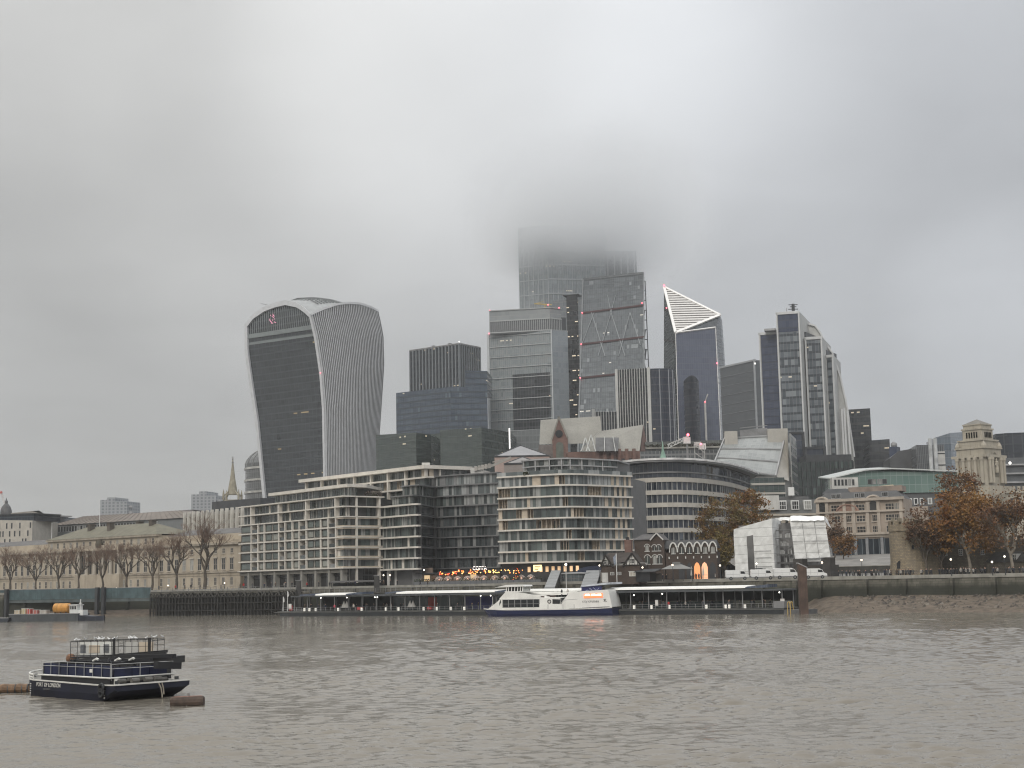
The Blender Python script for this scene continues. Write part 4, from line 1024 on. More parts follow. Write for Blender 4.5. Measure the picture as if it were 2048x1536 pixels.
M['flatdark']=pane('flat_dark_pane',(.020,.025,.027),(.085,.098,.100),(.28,.28,.27),blind=.2)
M['flatmix']=pane('flat_mixed_pane',(.022,.027,.027),(.12,.145,.138),(.36,.365,.35),blind=.30)
M['flatpale']=pane('flat_pale_pane',(.05,.06,.06),(.17,.19,.19),(.42,.43,.42),blind=.45)
M['mull']=surf('flat_mullion',(.07,.07,.07),.5)
M['warmstone']=surf('warm_stone_panel',(.44,.375,.295),.8,.12,.6,streak=.12)
M['slab_dark']=surf('slab_dark',(.14,.14,.14),.6,.1)
def path_facs(path):
 return[Fac(a,b)for a,b in zip(path,path[1:])]
def ribbon(mb,path,z0,z1,w0,w1,mat=0,closed=False):
 n=len(path);off_in,off_out=[],[]
 for i in range(n):
  fa=Fac(path[max(i-1,0)],path[max(i,1)]);fb=Fac(path[min(i,n-2)],path[min(i+1,n-1)])
  nn=(fa.n+fb.n);nn=nn/max(nn.dot(fa.n),.3)
  p=Vector((path[i][0],path[i][1],0));off_in.append(p+nn*w0);off_out.append(p+nn*w1)
 for i in range(n-1):
  c=[off_out[i],off_out[i+1],off_in[i+1],off_in[i]]
  mb.hexa([Vector((p.x,p.y,z0))for p in c]+[Vector((p.x,p.y,z1))for p in c],mat)
def arcpath(pts,sub=6):
 q=[Vector((G(px,d).x,d,0))for px,d in pts];out=[]
 for i in range(len(q)-1):
  p0,p1,p2,p3=q[max(i-1,0)],q[i],q[i+1],q[min(i+2,len(q)-1)]
  for k in range(sub):
   s=k/sub;out.append(.5*((2*p1)+(-p0+p2)*s+(2*p0-5*p1+4*p2-p3)*s*s+(-p0+3*p1-3*p2+p3)*s**3))
 out.append(q[-1]);return[xy(p)for p in out]
def storey(root,path,z0,z1,mats,seed,pw=1.25,balc=.18,stone=.06,stonefrom=2.0,w=-.25,depth=1.7,name='window_band'):
 random.seed(seed);g,sm,mu=MB(),MB(),MB();last=None;tot=sum(Fac(a,b).L for a,b in zip(path,path[1:]));run=0.0
 hold,kind=0,'g'
 for f in path_facs(path):
  n=max(1,round(f.L/pw));du=f.L/n
  for i in range(n):
   u0,u1=i*du,(i+1)*du;s=(run+u0)/tot
   if hold<=0:
    x=random.random()
    if s>stonefrom:kind='s' if kind!='s' else 'g';hold=1 if kind=='s' else random.choice((1,1,2))
    elif x<balc:kind='b';hold=random.choice((2,2,3))
    elif x<balc+stone:kind='s';hold=1
    else:kind='g';hold=random.choice((2,3,4,5))
   hold-=1
   if kind!=last:
    if g.f:g.build(name,mats[0],root);g=MB()
    if sm.f:sm.build('balcony' if last=='b' else 'stone_panel',mats[1],root);sm=MB()
    last=kind
   if kind=='g':f.quad(g,u0+.03,u1-.03,z0,z1,w);f.box(mu,u1-.04,u1+.04,z0,z1,w-.02,w+.07)
   elif kind=='s':f.box(sm,u0,u1,z0,z1,w-.2,w+.12)
   else:
    f.quad(sm,u0,u1,z0,z1,w-depth)
    if random.random()<.5:f.quad(g,u0+.1,u1-.1,z0,z1-.4,w-depth+.03)
    if random.random()<.35:f.box(mu,u0+.3,u0+1.0,z0,z0+.7,w-1.2,w-.6)
    f.box(sm,u0-.02,u0+.06,z0,z1,w-depth,w);f.box(sm,u1-.06,u1+.02,z0,z1,w-depth,w)
    f.box(mu,u0,u1,z0+1.05,z0+1.1,w-.1,w)
  run+=f.L
 if g.f:g.build(name,mats[0],root)
 if sm.f:sm.build('balcony' if last=='b' else 'stone_panel',mats[1],root)
 if mu.f:mu.build('mullion',mats[2],root)
def corner_core(mb,path,z0,z1,inset,back):
 n=len(path);c=[xy(Vector((p[0],p[1],0))-Fac(path[max(i-1,0)],path[max(i,1)]).n*inset)for i,p in enumerate(path)]
 mb.prism(c+back,z0,z1)
def west_block():
 A,B,C=xy(G(478,469)),xy(G(688,418)),xy(G(768,427))
 f,f2=Fac(A,B),Fac(B,C);r=thing('apartment_block','pale stone grid apartment block with dark balcony slots behind the timber jetty','apartment block',(B[0],B[1],QZ))
 ZT=33.1;dz=2.93;zk=[ZT-dz*k for k in range(8)]
 m=MB();corner_core(m,[A,B,C],QZ-.5,ZT-.3,2.6,[off(C,4,24),off(A,22,26)]);m.build('core_wall',surf('core_dark',(.05,.05,.048),.8),r)
 fns=[(lambda mb,z=z,w=w:ribbon(mb,[A,B,C],z-.36,z,-2.7,w))for z,w in zip(zk,(.6,.45,.3,.3,.3,.3,.3,.55))]
 emit_parts('floor_slab',fns,M['slab'],r)
 pxs=[503,516.4,529,558,570.6,585,599,613,641.7,657,672];us=[f.u_at(p,1080)for p in pxs]
 u713,u759=f2.u_at(713,1080),f2.u_at(759,1080)
 m_=[lambda mb,u=u:f.box(mb,u-.24,u+.24,zk[7],zk[2]-.42,-2.5,.22)for u in us]
 m_+=[lambda mb,u=u:f.box(mb,u-.3,u+.3,zk[2],zk[0]-.42,-1.0,.35)for u in(us[0],us[3],us[7],us[10])]
 m_+=[lambda mb,u=u:f2.box(mb,u-.28,u+.28,QZ,zk[0]-.42,-1.0,.3)for u in(u713,u759)]
 emit_parts('pier',m_,M['slab'],r)
 bays=['w1','b','w','w2','b','w','w','b','w2','w','b'];ue=[0.6]+us
 wf,bf=[],[];random.seed(21)
 for k in range(2,7):
  z0,z1=zk[k+1],zk[k]-.42
  for i,kind in enumerate(bays):
   ua,ub=ue[i]+.26,ue[i+1]-.26
   if kind=='b':
    bf.append(lambda mb,ua=ua,ub=ub,z0=z0:(f.box(mb,ua,ub,z0+1.02,z0+1.09,-.15,-.08),f.quad(mb,ua,ub,z0,z0+1.0,-.12)))
   elif kind=='w2':
    mid=(ua+ub)/2
    wf.append(lambda mb,a=ua+.1,b=mid-.35,z0=z0,z1=z1:f.window(mb,a,b,z0+.3,z1-.2,.16,-.3));wf.append(lambda mb,a=mid+.35,b=ub-.1,z0=z0,z1=z1:f.window(mb,a,b,z0+.3,z1-.2,.16,-.3))
   else:wf.append(lambda mb,a=ua+.15,b=ub-.15,z0=z0,z1=z1:f.window(mb,a,b,z0+.3,z1-.2,.18,-.3))
 emit_parts('window',wf,FL,r)
 emit_parts('balcony_glass',bf,M['flatdark'],r)
 m=MB()
 for k in range(2,7):
  for i,kind in enumerate(bays):
   if kind!='b':f.box(m,ue[i]+.2,ue[i+1]-.2,zk[k+1],zk[k]-.42,-2.5,-.33)
   else:f.box(m,ue[i]+.2,ue[i+1]-.2,zk[k+1],zk[k]-.42,-2.65,-2.3)
 m.build('bay_wall',surf('bay_wall',(.26,.245,.215),.8,.1),r)
 for k in(0,1):
  storey(r,[xy(f.pt(0,0,-1.4)),xy(f.pt(f.L-.7,0,-1.4)),xy(f2.pt(f2.L,0,-1.4))],zk[k+1],zk[k]-.42,(M['flatmix'],M['slab'],M['mull']),40+k,1.0,0,.12)
 cor=[xy(f.pt(us[10]+.4,0,0)),B,xy(f2.pt(u759,0,0)),xy(f2.pt(f2.L,0,0))]
 for k in range(2,7):
  storey(r,cor,zk[k+1]+.25,zk[k]-.62,(M['flatmix'],M['slab'],M['mull']),50+k,1.5,0.0,.14,w=-.5)
  m=MB();ribbon(m,cor,zk[k]-.75,zk[k]-.42,-.8,.12);ribbon(m,cor,zk[k+1],zk[k+1]+.3,-.8,.12);m.build('spandrel',M['warmstone'],r)
 pa,pc=f.u_at(530,990),f2.u_at(738,976);zp=36.6
 pp=[xy(f.pt(pa,0,-3.5)),xy(f.pt(f.L-1.5,0,-3.5)),xy(f2.pt(pc-2,0,-3.0))]
 m=MB();corner_core(m,pp,ZT-.3,zp-.9,.6,[off(pp[2],3,14),off(pp[0],14,14)]);m.build('penthouse_wall',M['slab_dark'],r)
 storey(r,pp,ZT,zp-.9,(M['flatmix'],M['slab'],M['mull']),71,1.1,0,.15,w=0)
 m=MB();rp=[xy(f.pt(pa-.8,0,-1.6)),xy(f.pt(f.L-.6,0,-1.6)),xy(f2.pt(pc,0,-1.2))];c=MB()
 corner_core(m,rp,zp-.9,zp,0,[off(rp[2],3,17),off(rp[0],16,17)]);m.build('roof',M['slab'],r)
 m=MB();fns=[]
 for px in(497,522,549,576,603,631,658,683):
  u=f.u_at(px,1150);fns.append(lambda mb,u=u:f.box(mb,u-.55,u+.55,QZ-.2,zk[7]-.42,-2.5,.1))
 emit_parts('ground_pier',fns,surf('ground_pier',(.24,.23,.205),.8,.1,streak=.3),r)
 m=MB();f.quad(m,.5,f.L,QZ,zk[7]-.42,-1.6);f2.quad(m,0,f2.L,QZ,zk[7]-.42,-1.0);m.build('shop_glazing',curtain('shop_glass',(.006,.007,.008),(.035,.035,.035),(.03,.03,.03),(.06,.06,.06),1.3,5,.1,.1),r)
 m=MB();f.box(m,0,f.L,zk[7]-1.5,zk[7]-.42,-1.2,-.2);m.build('soffit',surf('soffit',(.16,.15,.13),.8),r)
 return r
west_block()
def bush_mass(name,label,c,sx,sy,sz,n,mat,seed,cat='plant',leaf=.35):
 random.seed(seed);m=MB()
 for i in range(n):
  a=random.uniform(0,6.28);k=random.random()**.5;p=Vector((c[0]+math.cos(a)*sx*k,c[1]+math.sin(a)*sy*k,c[2]+random.uniform(0,sz)))
  v=Vector((random.gauss(0,1),random.gauss(0,1),random.gauss(0,1))).normalized();w=v.orthogonal().normalized();q=leaf*random.uniform(.5,1.2)
  m.add([p-v*q,p-w*q*.6,p+v*q,p+w*q*.6])
 r=thing(name,label,cat,c);m.build('foliage',mat,r);st=MB();st.tube([(c[0],c[1],c[2]-.2),(c[0],c[1],c[2]+sz*.7)],[.12,.05],5);st.build('stem',M['dark'],r);return r
LEAF_G=leafmat('shrub_leaf',(.035,.045,.022),(.07,.075,.04),(.05,.04,.03))
p=P(745,985,424);bush_mass('terrace_shrub','brownish shrub on the roof terrace end of the pale grid flats',(p.x,p.y+2,33.2),2.6,1.5,1.5,260,leafmat('shrub_brown',(.07,.055,.045),(.11,.09,.075),(.05,.05,.03)),5)
def upper_block():
 A,B,C=xy(G(612,480)),xy(G(856,431)),xy(G(942,441));f,f2=Fac(A,B),Fac(B,C);zt=42.4
 r=thing('apartment_block','set back upper flats under one long thin white roof edge','apartment block',(B[0],B[1],QZ))
 zk=[zt,39.1,36.0,33.0,30.0]
 m=MB();corner_core(m,[A,B,C],QZ,zt-1.1,2.2,[off(C,6,22),off(A,20,24)]);m.build('core_wall',M['slab_dark'],r)
 pa=xy(f.pt(-2,0,1.6));m=MB();corner_core(m,[pa,xy(f.pt(f.L+.8,0,1.6)),xy(f2.pt(f2.L,0,1.4))],zt-1.05,zt,0,[off(C,6,22),off(A,18,24)]);m.build('roof',M['slab'],r)
 fns=[(lambda mb,z=z:ribbon(mb,[A,B],z-.5,z,-2,.35))for z in zk[1:]]+[lambda mb:ribbon(mb,[B,C],zk[1]-.4,zk[1],-2,.2)]
 emit_parts('floor_slab',fns,M['slab'],r)
 for k in range(4):storey(r,[A,B,C],zk[k+1],zk[k]-(1.05 if k==0 else .5),(M['flatmix'],M['warmstone'],M['mull']),81+k,1.15,.05,.1,w=-.9)
 fns=[(lambda mb,u=f.u_at(px,970):f.box(mb,u-.3,u+.3,zk[4],zt-1.05,-.5,.45))for px in(613,644,677,709,743,777,812)]
 fns+=[lambda mb,u=f.L-.3:f.box(mb,u-.3,u+.3,zk[1],zt-1.05,-.4,.45),lambda mb,u=f2.u_at(880,950):f2.box(mb,u-.25,u+.25,zk[1],zt-1.05,-.3,.2)]
 emit_parts('post',fns,M['slab'],r)
 m=MB();p=f.pt(f.u_at(820,930),zt,-6);m.box(p.x-1.2,p.x+1.2,p.y,p.y+2,zt,zt+1.6);m.build('roof_vent',M['offwhite'],r)
upper_block()
def mid_block():
 A,B=G(764,426),G(838,411.5);A0=xy(A)
 path=arcpath([(764,426),(790,420),(815,415),(832,412),(839,412.6)],3);D=G(873,433);E=G(1001,420.5)
 r=thing('apartment_block','glass fronted flats with curved white slab ends in the middle of the riverside row','apartment block',(B.x,B.y,QZ))
 zk=[30.1-3.03*k for k in range(7)]
 m=MB();corner_core(m,path,QZ,zk[0]-.2,2.4,[off(xy(D),2,14),off(A0,4,20)]);m.build('core_wall',M['slab_dark'],r)
 emit_parts('floor_slab',[(lambda mb,z=z:ribbon(mb,path,z-.48,z,-2.4,.75))for z in zk],M['slab'],r)
 for k in range(6):storey(r,path,zk[k+1],zk[k]-.48,(M['flatmix'],M['slab'],M['mull']),101+k,1.0,.0,.12,w=-.3)
 rec=[xy(B),xy(D)];rk=[36.1,33.1]+zk
 m=MB();f=Fac(*rec);f.quad(m,0,f.L,12,30,-.4);m.build('return_glazing',curtain('return_glass',(.015,.018,.020),(.04,.046,.05),(.025,.028,.03),(.05,.05,.055),1.6,3.03,.1,.12,seed=44),r)
 m=MB()
 for z in zk:f.box(m,.5,f.L,z-.3,z,-.5,.15)
 m.build('return_band',M['slab_dark'],r)
 for k,(z0,z1,wb)in enumerate(((30.1,33.0,-2.2),(33.0,36.0,-4.5))):
  pp=[xy(Fac(path[0],path[-1]).pt(2+k*2,0,wb)),xy(Fac(path[0],path[-1]).pt(12.0,0,wb)),xy(D)]
  storey(r,pp,z0,z1-.4,(M['flatmix'],M['slab_dark'],M['mull']),120+k,1.1,0,.08);m=MB();ribbon(m,pp,z1-.35,z1,-3,.6);m.build('terrace_slab',M['slab_dark'],r)
 p=P(815,985,418)
 m=MB();
 for px in(778,793,806):
  q=G(px,424);m.lathe((q.x,q.y,0),[(.55,QZ),(.55,zk[6]-.48)],10)
 m.build('column',M['offwhite'],r)
 m=MB();q0,q1=G(764,430),G(840,416);Fac(xy(q0),xy(q1)).quad(m,0,22,QZ,zk[6],-2);m.build('lobby_wall',surf('lobby_wall',(.22,.17,.14),.7),r)
 return D,E
MD,ME=mid_block()
def dark_wing():
 A,E=xy(MD),xy(ME);path=arcpath([(873,433),(905,428.5),(935,426),(970,423),(1001,420.5)],3)
 r=thing('apartment_block','dark recessed glass wing of flats above the lit restaurant terrace','apartment block',(A[0],A[1],QZ))
 zk=[39.2-3.03*k for k in range(10)]
 m=MB();corner_core(m,path,QZ,zk[0]-.2,2.0,[off(E,4,22),off(A,4,22)]);m.build('core_wall',M['black'],r)
 emit_parts('floor_slab',[(lambda mb,z=z,k=k:ribbon(mb,path,z-.36,z,-2,.55))for k,z in enumerate(zk)],M['slab_dark'],r)
 for k in range(9):storey(r,path,zk[k+1],zk[k]-.36,((M['flatpale']if k<2 else M['flatmix']if k==2 else M['flatdark']),M['grey'],M['mull']),140+k,1.05,.0,.05,w=-.25)
 m=MB();ribbon(m,path,9.9,zk[9]-.36,-2,.1);m.build('fascia',surf('restaurant_fascia',(.055,.052,.05),.6),r)
 rr=thing('roof_hoist','pale grey window cleaning hoist folded on the dark wing roof','hoist',(E[0],E[1]+5,39.3));m=MB()
 p0,p1,p2=P(951,938,428),P(985,931,428),P(1022,915,428)
 m.box(p0.x-1.5,p0.x+2.2,p0.y,p0.y+2,39.2,p0.z+.3);m.build('cabin',M['offwhite'],rr)
 m=MB();m.bar(p0,p1,.8);m.bar(p1,p2,.7);m.bar(p1+Vector((0,0,1)),p2,.3)
 for k in range(5):q=p0+(p1-p0)*(k/5);m.box(q.x-.3,q.x+.5,q.y-.6,q.y+.6,q.z-.6,q.z+.8)
 m.build('arm',surf('hoist_arm',(.33,.31,.28),.6),rr)
dark_wing()
def east_block():
 path=arcpath([(999,393),(1040,390),(1085,387),(1122,385),(1146,385),(1172,387),(1215,392),(1269,398.6)],4)
 r=thing('apartment_block','rounded corner apartment block with white slab bands and warm stone panels','apartment block',(path[16][0],path[16][1],QZ))
 zk=[35.8-2.88*k for k in range(9)]
 back=[off(path[-1],6,24),off(path[0],4,26)]
 m=MB();corner_core(m,path,QZ,zk[0]-.2,2.4,back);m.build('core_wall',M['slab_dark'],r)
 emit_parts('floor_slab',[(lambda mb,z=z:ribbon(mb,path,z-.42,z,-2.4,.5))for z in zk],M['slab'],r)
 cut=(.80,.78,.74,.78,.82,.80,.72,2)
 for k in range(8):
  storey(r,path,zk[k+1],zk[k]-.42,((M['flatpale']if k==0 else M['flatmix']),M['warmstone'],M['mull']),163+k,1.05,.17,.06,cut[k],w=-.3)
 pp=arcpath([(1052,396),(1085,392.5),(1122,391),(1146,391),(1180,394),(1238,401)],4)
 m=MB();corner_core(m,pp,zk[0]-.3,40.6,1.0,[off(pp[-1],5,14),off(pp[0],3,16)]);m.build('penthouse_wall',M['slab_dark'],r)
 storey(r,pp,zk[0],38.2,(M['flatpale'],M['offwhite'],M['mull']),190,1.1,0,.2,w=-.2);storey(r,pp,38.5,40.0,(M['flatmix'],M['grey'],M['mull']),191,1.8,0,.1,w=.5)
 m=MB();corner_core(m,pp,40.0,40.35,-1.2,[off(pp[-1],5,14),off(pp[0],3,16)]);m.build('roof',M['midgrey'],r)
 m=MB();ribbon(m,pp,38.2,38.5,-1,.8)
 for i in range(0,len(pp),3):m.bar((pp[i][0],pp[i][1]-1.0,zk[0]),(pp[i][0],pp[i][1]-1.0,40.1),.3)
 m.build('penthouse_frame',M['midgrey'],r)
 m=MB();ribbon(m,path,zk[0],zk[0]+1.0,.25,.3);m.build('terrace_glass',M['flatpale'],r)
 m=MB();ribbon(m,path,QZ,zk[8]-.42,-2.4,-1.6);m.build('ground_wall',M['dark'],r)
 m=MB();f=Fac(path[4],path[15])
 for k in range(9):f.box(m,2+k*1.7,2.8+k*1.7,QZ+3.0,QZ+4.4,-.8,-.7)
 m.build('lit_opening',glow('warm_lobby_glow',(1.0,.66,.38),.35),r)
 m=MB()
 for px in(1052,1075,1120,1205):q=G(px,392);m.lathe((q.x,q.y,0),[(.5,QZ),(.5,zk[8]-.4)],10)
 m.build('column',M['offwhite'],r)
 for px,s,sd in((1060,1.0,3),(1130,1.4,4),(1115,.9,6)):
  q=G(px,388.5);bush_mass('terrace_shrub',{1060:'small dark shrub at the near end of the rounded block penthouse terrace',1130:'widest shrub on the rounded block penthouse terrace',1115:'low shrub next to the widest one on the penthouse terrace'}[px],(q.x,q.y,zk[0]),s*1.3,.5,s*.9,int(110*s),LEAF_G,sd)
 p=P(1075,1136,384);rs=thing('lit_sign','small yellow lit sign over the door at the foot of the rounded block','sign',(p.x,p.y,QZ))
 m=MB();m.box(p.x-1.1,p.x+1.1,p.y,p.y+.15,p.z-.8,p.z+.8);m.build('panel',glow('yellow_sign_glow',(1.0,.78,.35),1.5),rs);m=MB();m.box(p.x-.05,p.x+.05,p.y+.05,p.y+.12,QZ,p.z-.8)
 for k in range(3):m.box(p.x-.8,p.x+.8-k*.3,p.y-.04,p.y,p.z+.35-k*.42,p.z+.52-k*.42)
 m.build('frame',M['black'],rs)
east_block()
def curved_office():
 pth=arcpath([(1240,452),(1280,442),(1330,438),(1380,441),(1430,453),(1470,472),(1508,506)],5)
 r=thing('office_block','curved office building with stone bands and a wide overhanging white roof','office block',(pth[15][0],pth[15][1],QZ))
 zb=[37.2,33.4,29.6,25.8,22.0,18.2,14.4];back=[off(pth[-1],4,26),off(pth[0],8,40)]
 m=MB();corner_core(m,pth,QZ,42.5,.0,back);m.build('glazing',curtain('curved_office_glass',(.010,.014,.022),(.05,.06,.078),(.03,.035,.045),(.12,.125,.125),1.55,3.8,.10,.04,lit=.015,seed=50,blind=.15,blindcol=(.13,.15,.18)),r)
 emit_parts('stone_band',[(lambda mb,z=z:ribbon(mb,pth,z-.75,z+.6,-.5,.55))for z in zb],surf('office_band',(.44,.41,.36),.75,.08,.5,streak=.1),r)
 m=MB()
 for i,f in enumerate(path_facs(pth)):
  n=max(1,round(f.L/2.6))
  for k in range(n):f.box(m,f.L*k/n-.1,f.L*k/n+.1,12,37,0,.3)
 m.build('mullion',surf('office_mullion',(.30,.30,.29),.5),r)
 m=MB();ribbon(m,pth,39.2,39.6,0,.5);m.build('transom',M['grey'],r)
 m=MB();rp=[xy(Vector((p[0],p[1],0))+Fac(pth[max(i-1,0)],pth[max(i,1)]).n*3.2)for i,p in enumerate(pth)]
 z=[43.2 for _ in rp];ribbon(m,pth,42.9,43.5,-2,3.3);m.build('roof_edge',surf('office_roof_edge',(.60,.59,.57),.4),r)
 m=MB();corner_core(m,pth,42.4,42.88,-3.0,back);m.build('roof',M['grey'],r)
curved_office()
M['redbrick']=bricks('red_brown_brick',(.15,.085,.068),(.19,.11,.085),(.12,.09,.08),1.2,.4)
M['brownbrick']=bricks('brown_brick',(.060,.042,.032),(.085,.058,.044),(.05,.042,.036),.45,.15)
M['gothroof']=surf('ribbed_zinc_roof',(.235,.225,.195),.55,.10,.15,streak=.2)
gg=curtain('green_block_glass',(.030,.042,.038),(.055,.070,.062),(.045,.058,.052),(.05,.06,.055),1.5,3.8,.07,.2,lit=.006,seed=60,tilt=.03,rough=.12)
block('office_block','low green glass block at the foot of the flared tower flank',[(752,870),(832,865),(862,869)],[770,740,752],gg,'office block')
block('office_block','recessed green glass link between the two low green glass blocks',[(826,872),(892,866)],[780,775],gg,'office block')
block('office_block','larger green glass block left of the pyramid roofed pavilion',[(880,860),(963,855),(1019,864)],[735,705,735],gg,'office block')
block('office_block','hazy grey block between the green glass and the gothic roofs',[(1012,864),(1090,857)],[760,760],curtain('dull_block',(.10,.11,.11),(.14,.15,.15),(.13,.14,.14),(.15,.15,.15),2,3.6,.2,.25,lit=.01,seed=61),'office block')
def gothic():
 d=640;r=thing('gothic_office','mock gothic offices with steep ribbed zinc roofs and a pointed brick gable','building',xy(P(1120,900,d))+(6,))
 def T(px,py,dd=0):return P(px,py,d+dd)
 def sheet(mb,a,b,c,e,n=22,rb=.22):
  mb.add([c,e,b,a])
  nn=(b-a).cross(c-a).normalized();nn=nn if nn.dot(CAM-a)>0 else-nn
  for i in range(n+1):
   k=i/n;mb.bar(a+(b-a)*k+nn*.05,c+(e-c)*k+nn*.05,.16,.2,up=nn)
 m=MB();sheet(m,T(1081.5,840,12),T(1200,832.5,14),T(1079,889,0),T(1205,886,2));m.add([T(1081.5,840,12),T(1200,832.5,14),T(1205,886,30),T(1079,889,30)]);m.add([T(1200,832.5,14),T(1205,886,2),T(1205,886,30)]);m.build('steep_roof',M['gothroof'],r)
 m=MB();sheet(m,T(1196,863,4),T(1286,849.5,6),T(1160,903,-10),T(1279,902,-8),20);m.add([T(1286,849.5,6),T(1279,902,-8),T(1291,900,18)]);m.add([T(1196,863,4),T(1286,849.5,6),T(1291,900,22),T(1160,903,22)]);m.build('front_roof',M['gothroof'],r)
 m=MB()
 a=[T(1117.5,833,-2),T(1103.5,879,-2),T(1135.5,876,-2)]
 m.add([a[1],a[2],a[0]]);m.add([T(1104,879,-2),T(1135,876,-2),T(1137,925,-2),T(1108,925,-2)])
 m.add([T(1108,925,-2),T(1104,879,-2),T(1104,879,12),T(1108,925,12)]);m.add([T(1137,925,-2),T(1135,876,-2),T(1135,876,12),T(1137,925,12)])
 m.build('gable_wall',M['redbrick'],r)
 m=MB();m.bar(a[0],a[1],.7);m.bar(a[0],a[2],.7);m.add([a[0],a[1],T(1104,879,12),T(1119,836,14)]);m.add([a[0],a[2],T(1136,876,12),T(1119,836,14)]);m.build('gable_coping',M['gothroof'],r)
 m=MB();c=T(1118,867.5,-2.3);ring_=[c+Vector((1.7*math.cos(k*.5236),0,1.7*math.sin(k*.5236)))for k in range(12)];m.add(ring_);m.build('round_window',M['pane_dark'],r)
 m=MB();x0,x1=T(1112,900,-2.3),T(1127,900,-2.3);zt,zb=T(1119,884,-2.3).z,T(1119,922,-2.3).z
 arch_=[Vector((x1.x+(x0.x-x1.x)*(1-math.cos(k*math.pi/8))/2,x0.y,zt-1.4+1.4*math.sin(k*math.pi/8)))for k in range(9)]
 m.add([Vector((x0.x,x0.y,zb)),Vector((x1.x,x0.y,zb))]+arch_);m.build('arched_window',surf('arch_glass',(.10,.11,.09),.3),r)
 q0,q1=T(1078,890,0),T(1110,890,0);f=Fac(xy(q0),xy(q1));m=MB();f.box(m,0,f.L,6,q0.z,-20,0);m.build('wing_wall',surf('gothic_wing',(.14,.12,.11),.8),r)
 q0,q1=T(1136,904,-10),T(1282,903,-8);f=Fac(xy(q0),xy(q1));zt=q0.z;m=MB();f.box(m,0,f.L,6,zt,-20,0);m.build('front_wall',M['redbrick'],r)
 fns=[]
 for k in range(6):
  u=f.L*(.40+.1*k);fns.append(lambda mb,u=u:f.box(mb,u-.7,u+.7,6,zt+1,-.1,1.2))
 emit_parts('pier',fns,M['redbrick'],r)
 m=MB()
 for k in range(5):f.box(m,f.L*(.40+.1*k)+.9,f.L*(.50+.1*k)-.9,20,zt-3.2,0,.15)
 m.build('glazing',curtain('gothic_glass',(.02,.02,.028),(.04,.04,.05),(.03,.03,.03),(.05,.05,.05),1.5,3,.1,.1),r)
 m=MB();m.add([T(1191,902,-12),T(1236,902,-12),T(1238,875,-6),T(1191,875,-6)]);m.build('roof_hatch',surf('hatch_dark',(.10,.10,.10),.6),r)
 m=MB();m.bar(T(1209,874,-7),T(1209,903,-13),.35);m.bar(T(1226,874,-7),T(1231,903,-13),.35)
 for px,w,py in((1182,9,870),(1171,8,876)):
  m.bar(T(px,py,-8),T(px-w,903,-13),.5);m.bar(T(px,py,-8),T(px+w,903,-13),.5)
 m.build('roof_rib',surf('roof_rib_pale',(.36,.36,.34),.6),r)
 m=MB();m.add([T(1287,850,6),T(1281,902,-9),T(1296,902,4)]);m.add([T(1281,902,-9),T(1296,902,4),T(1296,925,4),T(1281,925,-9)]);m.build('end_gable',M['redbrick'],r)
gothic()
def pavilion(pts,d,label,col,wallcol):
 ap,l,rr,zb=pts;r=thing('pavilion',label,'pavilion',xy(P(ap[0],ap[1],d))+(6,));A,L,R_=P(*ap,d+9),P(*l,d),P(*rr,d)
 Rr=R_+Vector((2,18,0));Lr=L+Vector((2,18,0))
 z=(L.z+R_.z)/2
 m=MB();m.mesh([L,R_,Rr,Lr,A],[(0,1,4),(1,2,4),(2,3,4),(3,0,4)]);m.build('tent_roof',surf(label[:5]+'_roof',col,.6,.08),r)
 m=MB();m.bar(L,A,.35);m.bar(R_,A,.35);m.bar(L,R_,.5);m.build('roof_edge',M['dark'],r)
 m=MB();m.prism([xy(L),xy(R_),xy(Rr),xy(Lr)],6,z-.3);m.build('wall',surf(label[:5]+'_wall',wallcol,.7,.06),r)
pavilion(((1041,891),(989,913),(1098,911),0),540,'grey pyramid roofed pavilion with a pale pink wall behind the flats',(.26,.26,.265),(.36,.27,.235))
pavilion(((1045,914),(1008,928),(1078,925),0),470,'smaller hipped grey roof just in front of the pink walled pavilion',(.22,.21,.20),(.25,.22,.2))
p=P(1019,870,640);r=thing('lamp_column','thin white lit rod beside the pyramid roofed pavilion','lamp',(p.x,640,6));m=MB();m.tube([(p.x,640,p.z-6),(p.x,640,p.z+3)],.3,6);m.build('rod',glow('rod_glow',(1,.98,.95),1.2),r);m=MB();m.tube([(p.x,640,6),(p.x,640,p.z-6)],.3,6);m.build('stem',M['grey'],r)
r,fs,z=block('office_block','flat roofed block with planted terraces behind the curved office roof',[(1290,884),(1445,880)],[640,640],curtain('terrace_block',(.06,.065,.06),(.12,.125,.115),(.16,.155,.14),(.15,.15,.14),2.5,3.6,.2,.3,seed=62),'office block')
m=MB();random.seed(8)
for k in range(500):
 q=fs[0].pt(random.uniform(0,fs[0].L),z[0]-2.2+random.uniform(-.5,1.0)-(4.0 if k%3==0 else 0),random.uniform(.1,.8));v=Vector((random.gauss(0,1),random.gauss(0,1),random.gauss(0,1))).normalized()*.45;w=v.orthogonal().normalized()*.35
 m.add([q-v,q-w,q+v,q+w])
m.build('planter_foliage',leafmat('planter_leaf',(.03,.035,.02),(.055,.05,.03),(.04,.03,.02)),r)
m=MB()
for zz in(z[0]-7,z[0]-3.2):fs[0].box(m,0,fs[0].L,zz,zz+.7,-.1,.9)
m.build('terrace_edge',surf('terrace_edge',(.24,.23,.20),.7),r)
block('office_block','grey gridded block under the planted terraces',[(1280,903),(1440,900)],[600,600],curtain('grid_block',(.05,.055,.06),(.10,.11,.11),(.16,.165,.165),(.18,.18,.18),1.6,3.4,.25,.25,seed=63),'office block')
